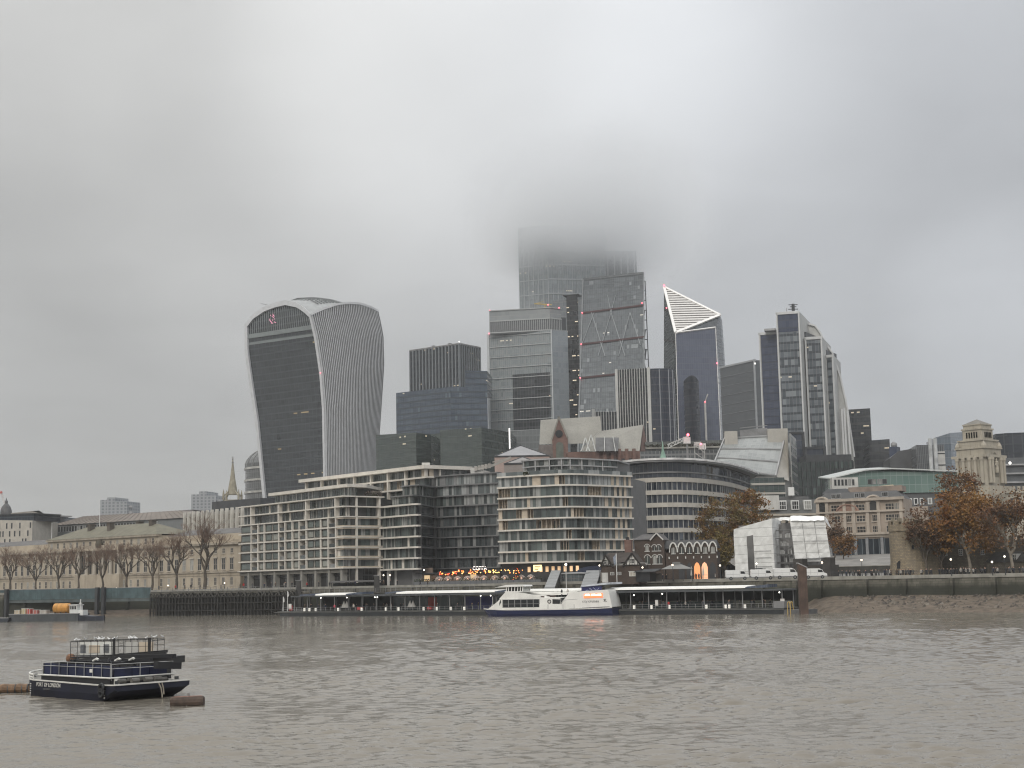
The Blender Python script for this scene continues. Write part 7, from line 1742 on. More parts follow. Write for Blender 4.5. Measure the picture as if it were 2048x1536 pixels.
for px0,px1,w,lb in((1112,1099,2.4,'sloping grey roofed gangway left of the glass kiosk down to the pier'),(1187,1176,3.6,'wider sloping grey roofed gangway right of the glass kiosk')):
 p,q=P(px0,1141,372),P(px1,1175,340);r=thing('gangway',lb,'gangway',(p.x,p.y,0));h=w/2*1.0
 m=MB();m.hexa([q+Vector((-h,0,-.25)),q+Vector((h,0,-.25)),p+Vector((h,0,-.25)),p+Vector((-h,0,-.25)),q+Vector((-h,0,0)),q+Vector((h,0,0)),p+Vector((h,0,0)),p+Vector((-h,0,0))]);m.build('roof',surf('brow_roof',(.27,.275,.275),.5,.06,.4,streak=.1),r)
 m=MB();m.hexa([q+Vector((-h+.2,.2,-3.0)),q+Vector((h-.2,.2,-3.0)),p+Vector((h-.2,0,-3.0)),p+Vector((-h+.2,0,-3.0)),q+Vector((-h+.2,.2,-.26)),q+Vector((h-.2,.2,-.26)),p+Vector((h-.2,0,-.26)),p+Vector((-h+.2,0,-.26))]);m.build('glazed_side',surf('brow_side',(.03,.034,.036),.3),r)
 m=MB()
 for k in range(7):s=p+(q-p)*(k/6);m.bar(s+Vector((-h,-.02,.02)),s+Vector((h,-.02,.02)),.07)
 m.build('roof_seam',M['midgrey'],r)
p0=G(1152,368,QZ);r=thing('glass_kiosk','rounded glass ticket kiosk between the two gangways','kiosk',(p0.x,p0.y,2));m=MB();m.lathe((p0.x,p0.y,0),[(3.4,1.5),(3.4,9.2)],24);m.build('glazing',curtain('kiosk_glass',(.07,.08,.085),(.16,.18,.185),(.1,.1,.1),(.16,.16,.16),.9,4,.1,.06,seed=82),r);m=MB();m.lathe((p0.x,p0.y,0),[(3.7,9.2),(3.7,9.5),(.1,9.7)],24);m.build('roof',surf('kiosk_roof',(.33,.33,.33),.5),r)
q=G(1134,345,0);r=thing('pier_mast','thin grey mast standing between the first gangway and the kiosk','mast',(q.x,q.y,0));m=MB();zt=P(1133,1129,345).z;m.tube([(q.x,q.y,-1),(q.x,q.y,zt)],[.13,.09],6);m.build('pole',M['offwhite'],r);m=MB();m.ball((q.x,q.y,zt),.3,8);m.build('light',M['lampglow'],r)
q=G(1190,376,QZ);r=thing('blue_canopy','dark blue curved canopy over the top of the wider gangway','canopy',(q.x,q.y,QZ));m=MB();m.mesh([(q.x+4.6*math.cos(math.pi*i/10),q.y+yy,9.6+1.6*math.sin(math.pi*i/10))for yy in(-2,2)for i in range(11)],[(i,i+1,i+12,i+11)for i in range(10)]+[tuple(range(11))]);m.build('cover',surf('canopy_navy',(.02,.028,.06),.5),r);m=MB();[m.tube([(q.x+s,q.y,QZ),(q.x+s,q.y,9.7)],.12,6)for s in(-4.3,4.3)];m.build('post',M['grey'],r)
def pub_house():
 d=348;f=Fac(xy(G(1203,d)),xy(G(1281,d-3)));Zp=lambda py:f.z_at(1240,py);U=lambda px:f.u_at(px,1130)
 r=thing('half_timbered_house','half timbered house with white gables and a brown brick ground floor','house',(f.A.x,f.A.y,QZ));br=M['brownbrick'];wh=surf('timber_white',(.62,.61,.57),.8,.06);tb=surf('house_timber',(.020,.016,.013),.8)
 roof=surf('brown_tile_roof',(.050,.040,.034),.85,.2,1.0,fine=.4)
 zm=Zp(1130.5);zr=Zp(1104.5);m=MB();f.box(m,0,f.L,QZ-.5,zm,-8,0);m.build('wall',br,r)
 m=MB();f.box(m,.3,f.L,zm,Zp(1126),-8,-.35);m.build('upper_wall',wh,r)
 uL,uR=U(1209),U(1265)
 m=MB();m.hexa([f.pt(-.2,zm+.1,.3),f.pt(U(1250),Zp(1124),.3),f.pt(U(1250),Zp(1124),-8.3),f.pt(-.2,zm+.1,-8.3),f.pt(uL,zr,-3.6),f.pt(uR,zr,-3.6),f.pt(uR,zr,-4.2),f.pt(uL,zr,-4.2)]);rf=m.build('roof',roof,r)
 def gable(ua,ub,um,z0,zt,w,full):
  m=MB();m.add([f.pt(ua,z0,w),f.pt(ub,z0,w),f.pt(um,zt,w)]);
  m.build('gable_panel',wh,r);m=MB()
  H=lambda u:z0+(zt-z0)*(1-abs(u-um)/((um-ua)if u<um else(ub-um)))
  for k in range(1,6):
   u=ua+(ub-ua)*k/6;f.box(m,u-.07,u+.07,z0,H(u),w,w+.08)
  f.box(m,ua,ub,z0-.12,z0+.1,w,w+.1);zc=z0+(zt-z0)*.45;f.box(m,ua+(um-ua)*.45,ub-(ub-um)*.45,zc,zc+.13,w,w+.09)
  m.bar(f.pt(ua+.1,z0,w+.1),f.pt(ua+.7,z0+.7,w+.1),.1);m.bar(f.pt(ub-.1,z0,w+.1),f.pt(ub-.7,z0+.7,w+.1),.1)
  m.bar(f.pt(ua-.3,z0-.3,w+.25),f.pt(um,zt+.12,w+.25),.28,.35);m.bar(f.pt(ub+.3,z0-.3,w+.25),f.pt(um,zt+.12,w+.25),.28,.35)
  m.build('gable_timber',tb,r)
  m=MB();m.mesh([f.pt(ua-.3,z0-.2,w+.2),f.pt(um,zt+.15,w+.2),f.pt(um,zt+.15,-5),f.pt(ua-.3,z0-.2,-5),f.pt(ub+.3,z0-.2,w+.2),f.pt(ub+.3,z0-.2,-5)],[(0,1,2,3),(1,4,5,2)]);m.build('gable_roof',roof,r)
  m=MB();f.window(m,um-.55,um+.55,z0+.3,z0+1.5,.1,w+.02,bars=(2,1));m.build('window',[M['pane_dark'],wh],r)
 gable(U(1248),U(1281),U(1265),zm,Zp(1108),.12,True);gable(U(1204),U(1224),U(1212),zm,Zp(1110),.1,False)
 m=MB();f.box(m,U(1241),U(1254),zr-2,Zp(1080),-6,-4.4);f.box(m,U(1240),U(1255),Zp(1081),Zp(1079),-6.1,-4.3);m.build('chimney',M['redbrick'],rf);m=MB();f.box(m,U(1243),U(1249),Zp(1080),Zp(1073.5),-5.6,-4.9);m.build('chimney_pot',M['black'],rf)
 m=MB();f.window(m,U(1258),U(1270.5),Zp(1153),Zp(1144),.15,.02,bars=(3,1));f.box(m,U(1257),U(1271.5),Zp(1144),Zp(1143),0,.2,1);m.build('window',[pane('lit_pane',(.3,.26,.2),(.4,.35,.26)),wh],r)
 fns=[(lambda mb,u=U(px):f.window(mb,u-.5,u+.5,Zp(1150),Zp(1144),.1,.01,bars=(1,1)))for px in(1238,1224)];emit_parts('window',fns,[M['pane_dark'],M['offwhite']],r)
 m=MB();f.box(m,U(1204),U(1216),QZ,QZ+2.3,.05,.5);m.build('porch',M['offwhite'],r)
pub_house()
def tower_house():
 d=354;f=Fac(xy(G(1271,d)),xy(G(1329,d-2)));Zp=lambda py:f.z_at(1300,py);U=lambda px:f.u_at(px,1100);br=M['brownbrick'];wh=M['offwhite']
 r=thing('brick_house','tall dark brick house with arched windows and a white edged gable','house',(f.A.x,f.A.y,QZ));ze=Zp(1079);m=MB();f.box(m,0,f.L,QZ-.5,ze,-8,0);f.box(m,U(1304),f.L+.3,QZ-.5,ze,0,.5);m.build('wall',br,r)
 slate=surf('house_slate',(.085,.08,.078),.8,.2,.8,fine=.3);zr=Zp(1067.5);um=U(1315)
 m=MB();m.hexa([f.pt(-.5,ze,.4),f.pt(U(1304),ze,.4),f.pt(U(1304),ze,-8.4),f.pt(-.5,ze,-8.4),f.pt(U(1279),zr,-3.8),f.pt(um,zr,-3.8),f.pt(um,zr,-4.2),f.pt(U(1279),zr,-4.2)]);rf=m.build('roof',slate,r)
 a,b,c=f.pt(U(1302),ze-.2,.9),f.pt(U(1328.5),ze-.2,.9),f.pt(um,zr+.1,.9);m=MB();m.mesh([a,c,f.pt(um,zr+.1,-8),f.pt(U(1302),ze-.2,-8),b,f.pt(U(1328.5),ze-.2,-8)],[(0,1,2,3),(1,4,5,2)]);m.build('gable_roof',slate,rf)
 m=MB();m.bar(a,c,.22,.3);m.bar(b,c,.22,.3);m.build('bargeboard',wh,r);m=MB();m.add([f.pt(U(1304),ze-.1,.48),f.pt(f.L+.3,ze-.1,.48),f.pt(um,zr-.5,.48)]);m.build('gable_wall',br,r)
 for(px,yb,yt,w,ww)in((1294.5,1102,1094,.45,.05),(1309.5,1102,1095,.4,.55),(1318.5,1102,1095,.4,.55),(1294.5,1128,1116,.55,.05),(1310,1128,1116,.5,.55),(1319.5,1128,1116,.5,.55)):
  u=U(px);z0,z1=Zp(yb),Zp(yt);m=MB();m.add([f.pt(u-w,z0,ww),f.pt(u+w,z0,ww)]+[f.pt(u+w*math.cos(i*math.pi/6),z1+w*math.sin(i*math.pi/6),ww)for i in range(7)]);o=m.build('arched_window',M['pane_mix'],r)
  m=MB();m.tube([f.pt(u+(w+.25)*math.cos(i*math.pi/8),z1+(w+.25)*math.sin(i*math.pi/8),ww+.03)for i in range(9)],.1,5);f.box(m,u-w-.2,u+w+.2,z0-.15,z0+.03,ww-.05,ww+.15);f.box(m,u-.04,u+.04,z0,z1+w,ww,ww+.04);m.build('arch_surround',wh,o)
tower_house()
def arched_row():
 d=352;f=Fac(xy(G(1333,d)),xy(G(1436,d-3)));Zp=lambda py:f.z_at(1385,py);U=lambda px:f.u_at(px,1100);br=M['brownbrick'];wh=surf('arch_white',(.60,.59,.55),.7,.06)
 r=thing('gabled_row','brown brick row with six pointed white arched gables','house',(f.A.x,f.A.y,QZ));ze=Zp(1104);m=MB();f.box(m,0,f.L,QZ-.5,ze,-7,0);f.box(m,-2.5,0,QZ-.5,Zp(1092),-6,-1);m.build('wall',br,r)
 slate=surf('row_slate',(.055,.054,.054),.8,.2,.8,fine=.3)
 m=MB();m.hexa([f.pt(-2.6,Zp(1096),-.2),f.pt(f.L+.2,Zp(1096),-.2),f.pt(f.L+.2,Zp(1096),-7),f.pt(-2.6,Zp(1096),-7),f.pt(-2.0,Zp(1079.5),-3.2),f.pt(f.L-.3,Zp(1079.5),-3.2),f.pt(f.L-.3,Zp(1079.5),-3.8),f.pt(-2.0,Zp(1079.5),-3.8)]);m.build('roof',slate,r)
 for px in(1346.8,1363.2,1379,1394.7,1410.4,1426):
  u=U(px);hw=.93;zt,zb=Zp(1084.5),Zp(1104);pts=[]
  for i in range(-6,7):
   k=i/6;pts.append(f.pt(u+hw*math.copysign(1,k)*(1-(1-abs(k))**1.7)if k else u,zb+(zt-zb)*(1-abs(k)**1.9),.12))
  m=MB();m.add(pts);g=m.build('gable',br,r)
  m=MB()
  for p,q in zip(pts,pts[1:]):m.bar(p+f.n*.2,q+f.n*.2,.17,.32)
  m.build('arch_trim',wh,g)
  m=MB();m.mesh([pts[0]+f.n*.15,pts[6]+f.n*.15,pts[12]+f.n*.15]+[pts[0]-f.n*3,pts[6]-f.n*3,pts[12]-f.n*3],[(0,1,4,3),(1,2,5,4)]);m.build('gable_roof',slate,g)
  m=MB();zs=Zp(1106.5)
  for o in(-.28,.28):m.add([f.pt(u+o-.2,zs,.15),f.pt(u+o+.2,zs,.15),f.pt(u+o+.2,zs+1.2,.15),f.pt(u+o,zs+1.5,.15),f.pt(u+o-.2,zs+1.2,.15)])
  f.box(m,u-.6,u+.6,zs-.12,zs,0,.25,1);f.box(m,u-.04,u+.04,zs,zs+1.5,.1,.2,1);m.build('window',[M['pane_mix'],wh],g)
 for k,px in enumerate((1338,1355,1371,1387,1402.5,1418,1434)):
  u=U(px);m=MB();f.box(m,u-.12,u+.12,Zp(1117),Zp(1112.5),0,.3);m.build('corbel',wh,r)
 gm=[M['dark'],M['dark'],glow('warm_arch_glow',(1.0,.40,.16),.42),glow('warm_arch_pale_glow',(1.0,.52,.30),.5),M['dark']]
 for k,px in enumerate((1362,1378,1393,1408,1424)):
  u=U(px);zb,zt=QZ,Zp(1124.5);m=MB();m.add([f.pt(u-.72,zb,.06),f.pt(u+.72,zb,.06),f.pt(u+.72,zt-1.2,.06),f.pt(u+.45,zt-.4,.06),f.pt(u,zt,.06),f.pt(u-.45,zt-.4,.06),f.pt(u-.72,zt-1.2,.06)]);m.build('arched_opening',gm[k],r)
arched_row()
p=G(1354,345,QZ);r=thing('marquee','wide grey canvas canopy over outdoor tables before the gabled row','canopy',tuple(p));ap=P(1356,1126,345);e=P(1325,1138.5,343).z
m=MB();h=3.6;q=[(p.x-h,p.y-2.5,e),(p.x+h,p.y-2.5,e),(p.x+h,p.y+2.5,e),(p.x-h,p.y+2.5,e),(p.x-.9,p.y,ap.z-.2),(p.x+.9,p.y,ap.z-.2)];m.mesh(q,[(0,1,5,4),(1,2,5),(2,3,4,5),(3,0,4)]);m.box(p.x-.9,p.x+.9,p.y-.3,p.y+.3,ap.z-.2,ap.z+.25);m.build('canvas',surf('marquee_canvas',(.19,.19,.18),.8,.08),r)
m=MB();[m.tube([(p.x+s,p.y-2.4,QZ),(p.x+s,p.y-2.4,e)],.07,6)for s in(-3.4,-1,1.2,3.4)];m.build('post',M['dark'],r)
for px,lb in((1383.5,'closed pale parasol at the right end of the marquee'),(1407,'closed pale parasol before the warm lit arch')):
 q=G(px,343,QZ);r=thing('closed_parasol',lb,'parasol',tuple(q));m=MB();m.lathe(q,[(.22,1.2),(.26,1.5),(.16,2.6),(.04,3.4)],8);m.build('canvas',surf('parasol_pale',(.48,.45,.40),.8),r);m=MB();m.tube([q,q+Vector((0,0,3.4))],.05,5);m.lathe(q,[(.4,0),(.4,.08),(.1,.14)],8);m.build('stand',M['grey'],r)
q=G(1250,350,QZ);r=thing('timber_fence','dark slatted fence between the half timbered house and the marquee','fence',tuple(G(1285,346)));f=Fac(xy(G(1283,346)),xy(G(1325,344)));m=MB();[f.box(m,.1+k*.25,.28+k*.25,QZ,QZ+1.9,0,.06)for k in range(int(f.L/.25))];m.build('slat',surf('fence_dark',(.045,.043,.04),.8),r);m=MB();[f.box(m,0,f.L,QZ+z,QZ+z+.1,-.08,0)for z in(.4,1.5)];m.build('rail',M['dark'],r)
f=Fac(xy(G(1272,344)),xy(G(1300,342)));r=thing('lean_to','low dark lean-to shed roof beside the dark brick house','shed',tuple(f.pt(0,QZ)));m=MB();f.box(m,0,f.L,QZ,QZ+2.2,-3,0);m.build('wall',M['black'],r);m=MB();m.hexa([f.pt(-.3,QZ+2.2,.5),f.pt(f.L+1.5,QZ+2.2,.5),f.pt(f.L+1.5,QZ+2.6,-3),f.pt(-.3,QZ+2.6,-3),f.pt(-.3,QZ+2.35,.5),f.pt(f.L+1.5,QZ+2.35,.5),f.pt(f.L+1.5,QZ+3.0,-3),f.pt(-.3,QZ+3.0,-3)]);m.build('roof',M['dark'],r)
q=G(1234,345,QZ);r=thing('flagpole','white flagpole with a drooping pale blue flag before the half timbered house','flagpole',tuple(q));zt=P(1233,1107,345).z;m=MB();m.tube([q,(q.x,q.y,zt)],.1,6);m.build('pole',M['white'],r);m=MB();m.mesh([(q.x-.1,q.y,zt-.2),(q.x-.8,q.y-.1,zt-.9),(q.x-.55,q.y+.1,zt-2.8),(q.x-.1,q.y,zt-2.4)],[(0,1,2,3)]);m.build('flag',surf('flag_blue',(.24,.27,.32),.8,.3,2.0),r)
def wrapped():
 r=thing('scaffolded_house','house wrapped in white plastic scaffold sheeting with a dark open gap','scaffold',tuple(G(1550,340)))
 m,t,b=_new('plastic_sheet');n1=noise(t,coords(t,(1,1,1.6)),.35,5.0,.5);c=mixc(t,ramp(t,n1,.3,.7),(.66,.66,.64),(.77,.77,.75));s3=t.nodes.new('ShaderNodeSeparateXYZ');t.links.new(coords(t),s3.inputs[0])
 ln=mth(t,'LESS_THAN',mth(t,'FRACT',mth(t,'DIVIDE',mth(t,'ADD',s3.outputs[2],mth(t,'MULTIPLY',n1,.35)),2.0)),.07);c=mixc(t,mth(t,'MULTIPLY',ln,.5),c,(.24,.24,.23));_in(t,b.inputs['Base Color'],c);b.inputs['Roughness'].default_value=.45;bump(t,b,noise(t,coords(t,(1,1,.6)),.8,5.0,.5),.5,.4)
 PS=m
 def crinkle(quad,nx,nz,amp,seed,mb,skip=None):
  random.seed(seed);bl,br,tr,tl=quad;g=[]
  nn=(br-bl).cross(tl-bl).normalized();nn=nn if nn.dot(-bl)>0 else-nn
  for j in range(nz+1):
   row=[]
   for i in range(nx+1):
    u,v=i/nx,j/nz;row.append((bl*(1-u)+br*u)*(1-v)+(tl*(1-u)+tr*u)*v+nn*random.uniform(-amp,amp)+Vector((0,0,random.uniform(-amp,amp)*.4)))
   g.append(row)
  for j in range(nz):
   for i in range(nx):
    if skip and skip(i/nx,j/nz):continue
    mb.add([g[j][i],g[j][i+1],g[j+1][i+1],g[j+1][i]])
 d=338;A0,A1=P(1471,1140,345),P(1471,1059,345);
 bl,tl=G(1472,345),P(1467,1058.5,345);br,tr=G(1551,336),P(1543.5,1037,336)
 m=MB();crinkle((bl,br,tr,tl),12,10,.09,3,m,lambda u,v:.30<u<.44 and v<.72);m.build('sheeting',PS,r)
 c0,c1=G(1566,350),P(1560,1035,350);m=MB();crinkle((br,c0,c1,tr),4,10,.12,4,m,lambda u,v:False);m.build('sheeting',PS,r)
 b2l,b2r,t2r,t2l=P(1590,1118,336),P(1661,1114,332),P(1650,1041,332),P(1580,1040,336)
 m=MB();crinkle((b2l,b2r,t2r,t2l),10,9,.10,5,m);kk=(b2r-b2l);crinkle((P(1606,1124,335.8),P(1642,1123,333.8),P(1642,1113,333.8),P(1606,1114,335.8)),6,2,.1,6,m);m.build('sheeting',PS,r)
 m=MB();crinkle((P(1581,1041,335.5),P(1649,1041,331.5),P(1648,1032.5,333),P(1581,1031.5,337)),10,2,.15,7,m);rs_=surf('sheet_bright',(.80,.80,.78),.4,.08,.6,bmp=.5);m.build('roof_sheeting',rs_,r);m=MB();crinkle((t2r,P(1664,1060,350),P(1655,1038,350),P(1648,1033,333)),4,4,.1,8,m);m.build('roof_sheeting',rs_,r);m=MB();crinkle((P(1551,1041,350),P(1582,1040,340),P(1581,1034,342),P(1551,1035,352)),6,2,.2,9,m);m.build('roof_sheeting',rs_,r)
 m=MB();q0,q1=G(1478,350),G(1655,341);f=Fac(xy(q0),xy(q1));f.box(m,0,f.L*.5,QZ,P(1500,1050,348).z,-9,-1.5);f.box(m,f.L*.5,f.L-2.2,QZ,P(1600,1045,344).z,-9,-1.0);m.build('house_wall',surf('house_inner',(.17,.165,.16),.85,.2),r)
 g=Fac(xy(G(1553,341)),xy(G(1590,338)));fns=[]
 for k in range(5):fns.append(lambda mb,k=k:mb.tube([g.pt(g.L*k/4,QZ,.1),g.pt(g.L*k/4,QZ+11.5,.1)],.05,5))
 for k in range(6):
  z=QZ+1.9*(k+1);fns.append(lambda mb,z=z:mb.tube([g.pt(0,z,.12),g.pt(g.L,z,.12)],.05,5));fns.append(lambda mb,z=z:g.box(mb,0,g.L,z-.25,z-.1,-1.2,0))
 emit_parts('scaffold_pole',fns,surf('scaffold_grey',(.20,.20,.195),.6,.15),r)
 m=MB();random.seed(12)
 for k in range(24):
  u,z=random.uniform(0,g.L),QZ+random.randint(0,5)*1.9;g.box(m,u,u+random.uniform(.4,1.0),z,z+random.uniform(.6,1.5),-.9,-.8)
 m.build('loose_sheet',surf('loose_sheet',(.45,.45,.44),.6,.2),r)
 m=MB();f2=Fac(xy(b2l),xy(b2r))
 for u in(.33,.68):m.tube([b2l+kk*u+Vector((0,-.25,0)),t2l+(t2r-t2l)*u+Vector((0,-.25,0))],.045,5)
 for v in(.45,.8):m.tube([b2l+(t2l-b2l)*v+Vector((0,-.25,0)),b2r+(t2r-b2r)*v+Vector((0,-.25,0))],.045,5)
 for v in(.25,.42,.55):m.tube([bl+(br-bl)*.5+(tl-bl)*v+Vector((0,-.3,0)),bl+(br-bl)*.92+(tl-bl)*v+Vector((0,-.3,0))],.05,5)
 m.build('brace_pole',M['grey'],r)
 m=MB();q0,q1=G(1588,334),G(1662,329);f3=Fac(xy(q0),xy(q1));f3.box(m,0,2.2,QZ,P(1595,1118,334).z,-3,0);f3.box(m,f3.L-1.8,f3.L,QZ,P(1655,1115,330).z,-3,0);f3.box(m,0,f3.L,QZ,QZ+3.0,-5,-3);m.build('base_wall',surf('base_brown',(.05,.045,.04),.8),r)
wrapped()
def van(px,d,s,label,roofrack=False):
 q=G(px,d,QZ);r=thing('parked_van',label,'van',tuple(q),'white vans parked on the quay');x,y,z=q;L,W_,H=5.2*s,2.0,2.25*s
 wh=VANW;prof=[(-.5,.35),(-.5,.93),(-.46,1.0),(.18,1.0),(.30,.86),(.36,.60),(.48,.50),(.5,.35)]
 m=MB();a=[Vector((x+u*L,y,z+v*H))for u,v in prof];b=[p+Vector((0,W_,0))for p in a];m.add(a);m.add(list(reversed(b)));n=len(a)
 for i in range(n):m.add([a[i],b[i],b[(i+1)%n],a[(i+1)%n]])
 m.add([Vector((x-.5*L,y+.04,z+.18*H)),Vector((x+.5*L,y+.04,z+.18*H)),a[-1],a[0]]);m.build('body',wh,r)
 m=MB();m.add([Vector((x+u*L,y-.02,z+v*H))for u,v in((.12,.62),(.335,.62),(.28,.86),(.12,.88))]);m.build('cab_window',M['pane_dark'],r)
 m=MB();m.add([Vector((x+.37*L,y+.1,z+.6*H)),Vector((x+.37*L,y+W_-.1,z+.6*H)),Vector((x+.305*L,y+W_-.1,z+.88*H)),Vector((x+.305*L,y+.1,z+.88*H))]);m.build('windscreen',M['pane_dark'],r)
 for u in(-.30,.30):
  m=MB();m.tube([(x+u*L,y-.03,z+.17*H),(x+u*L,y+.22,z+.17*H)],.17*H,12);w=m.build('wheel',M['black'],r);m=MB();m.tube([(x+u*L,y-.05,z+.17*H),(x+u*L,y+.0,z+.17*H)],.09*H,10);m.build('rim',M['grey'],w)
 m=MB();m.box(x+.47*L,x+.505*L,y+.05,y+.35,z+.4*H,z+.48*H);m.build('headlight',M['offwhite'],r)
 m=MB();m.box(x-.515*L,x+.515*L,y-.01,y+W_,z+.19*H,z+.28*H);m.build('bumper',M['grey'],r)
 m=MB();[m.box(x+u*L-.015,x+u*L+.015,y-.012,y,z+.36*H,z+.95*H)for u in(-.2,.09)];m.box(x-.48*L,x+.1*L,y-.012,y,z+.58*H,z+.60*H);m.build('door_line',M['midgrey'],r)
 if roofrack:m=MB();m.box(x-.45*L,x+.12*L,y+.2,y+W_-.2,z+H*1.02,z+H*1.07);m.box(x-.3*L,x+.0*L,y+.6,y+1.2,z+H*1.07,z+H*1.12);m.build('roof_rack',M['dark'],r)
VANW=surf('van_white',(.72,.72,.70),.35,.04)
van(1476,322,.98,'plain pale van parked furthest from the brown guide pile, its side in shadow');van(1527,320,1.0,'white van with a dark roof rack parked under the wrapped house',True);van(1575,318,1.08,'taller white van parked just left of the brown guide pile');van(1631,314,.98,'white van parked just right of the brown guide pile')
a,b=G(1440,331.5),G(1700,312.5);
rl=thing('quay_railing','thin dark railing along the quay edge in front of the white vans','railing',(BANK[7][0],BANK[7][1],QZ));m=MB();tot=0
rp=[(40,346.5),(64,328.5),(104,297.5),(180,239.5)]
for a,b in zip(rp,rp[1:]):
 f=Fac(a,b);k=0
 while k<f.L:f.box(m,k-.03,k+.03,QZ+.3,QZ+1.35,-.03,.03);k+=1.6
 for z in(.7,1.05,1.32):f.box(m,0,f.L,QZ+z,QZ+z+.04,-.02,.02)
m.build('rail',M['dark'],rl)
M['rubble']=bricks('rubble_stone',(.31,.25,.165),(.20,.165,.12),(.15,.13,.10),.62,.34,stain=.55,ms=.03)
M['rubble2']=bricks('grey_rubble_stone',(.19,.165,.125),(.125,.11,.088),(.09,.08,.066),.62,.34,stain=.5,ms=.03)
c=G(1832,330,QZ);r=thing('stone_drum_tower','round rubble stone castle tower with a small pointed doorway','tower',tuple(c));zt=P(1830,1040,326).z;rad=5.4
m=MB();m.lathe((c.x,c.y,0),[(rad+.4,QZ-1),(rad,QZ+3.5),(rad-.1,zt-2.4)],28);m.lathe((c.x,c.y,0),[(rad+.1,zt-2.4),(rad+.1,zt-.9),(rad-.6,zt-.9)],28,cap=False)
for k in range(14):
 a0=2*math.pi*k/14;m.lathe((c.x,c.y,0),[(rad-.6,zt-.9),(rad+.1,zt-.9),(rad+.1,zt),(rad-.6,zt)],3,0,a0,a0+.27)
m.build('wall',M['rubble'],r)
def slit(px,y0,y1,w,nm,arch=True):
 th=math.atan2(P(px,y0,c.y-rad).y-c.y,P(px,y0,c.y-rad).x-c.x);q=P(px,y0,c.y-rad-.05);z0,z1=q.z,P(px,y1,c.y-rad).z;dx=q.x-c.x;yy=c.y-math.sqrt(max(rad*rad-dx*dx,.1))-.42;m=MB();m.add([(q.x-w,yy,z0),(q.x+w,yy,z0),(q.x+w,yy,z1-w),(q.x,yy,z1),(q.x-w,yy,z1-w)]);m.build(nm,M['black'],r)
 m=MB();m.tube([(q.x-w-.1,yy,z0),(q.x-w-.1,yy,z1-w),(q.x,yy,z1+.12),(q.x+w+.1,yy,z1-w),(q.x+w+.1,yy,z0)],.1,5);m.build('surround',M['rubble'],r)
slit(1804,1137,1121,.55,'doorway');slit(1826,1098,1089,.3,'slit_window');slit(1842,1096,1085,.3,'slit_window')
f=Fac(xy(G(1862,332)),xy(G(2075,312)));r=thing('castle_wall','long grey rubble castle wall with small barred windows under the trees','wall',tuple(f.pt(0,QZ)));zt=f.z_at(1900,1085);m=MB();f.box(m,0,f.L,QZ-1,zt,-4,0);k=0
while k<f.L:f.box(m,k,k+1.1,zt,zt+.9,-.8,0);k+=2.0
m.build('wall',M['rubble2'],r);fns=[(lambda mb,u=f.u_at(px,1110):f.window(mb,u-.5,u+.5,f.z_at(1900,1112),f.z_at(1900,1099),.12,.02,bars=(1,2)))for px in(1891,1922,1966)];emit_parts('window',fns,[M['pane_mix'],M['offwhite']],r)
g=Fac(xy(G(1976,318)),xy(G(2060,308)));r=thing('gate_lodge','low stone lodge with a dark tiled roof and one white dormer window','house',tuple(g.pt(0,QZ)));z0,z1=g.z_at(2010,1124),g.z_at(2010,1103);m=MB();g.box(m,0,g.L,QZ-.5,z0,-5,0);m.build('wall',M['rubble2'],r);m=MB();m.hexa([g.pt(-.3,z0,.4),g.pt(g.L,z0,.4),g.pt(g.L,z0,-5),g.pt(-.3,z0,-5),g.pt(.3,z1,-2.2),g.pt(g.L,z1,-2.2),g.pt(g.L,z1,-2.8),g.pt(.3,z1,-2.8)]);rf=m.build('roof',surf('lodge_tile',(.035,.032,.028),.85,.2,1.0,fine=.4),r);m=MB();u=g.u_at(2026,1108);g.box(m,u-.8,u+.8,z0+.2,z0+1.7,-2,-.2,1);g.window(m,u-.75,u+.75,z0+.3,z0+1.6,.12,-.18,bars=(2,1));m.build('dormer',[M['pane_mix'],M['offwhite']],r)
r=thing('stone_barbican','taller weathered stone wall end rising behind the round castle tower','wall',tuple(G(1800,345)));f=Fac(xy(G(1789,345)),xy(G(1860,345)));m=MB();f.box(m,0,f.L,QZ-1,f.z_at(1820,1042),-3,0);[f.box(m,k*1.6,k*1.6+.9,f.z_at(1820,1042),f.z_at(1820,1036),-.7,0)for k in range(5)];m.build('wall',surf('pale_rubble',(.27,.235,.175),.9,.3,.5,streak=.3,fine=.3),r)
for(pa,da),(pb,db),zz,lb in(((1655,395),(1800,388),11.6,'upper pale retaining wall on the slope before the ornate building'),((1650,360),(1790,350),9.6,'lower dark retaining wall on the slope behind the quay crowd')):
 f=Fac(xy(G(pa,da)),xy(G(pb,db)));r=thing('retaining_wall',lb,'wall',tuple(f.pt(0,QZ)));m=MB();f.box(m,0,f.L,QZ-1,zz,-.5,0);m.build('wall',surf('retaining_'+str(pa),(.22,.21,.19)if zz>10 else(.06,.058,.052),.85,.2,.5,streak=.3),r);m=MB();f.box(m,-.1,f.L+.1,zz,zz+.18,-.6,.12);m.build('coping',M['coping'],r)
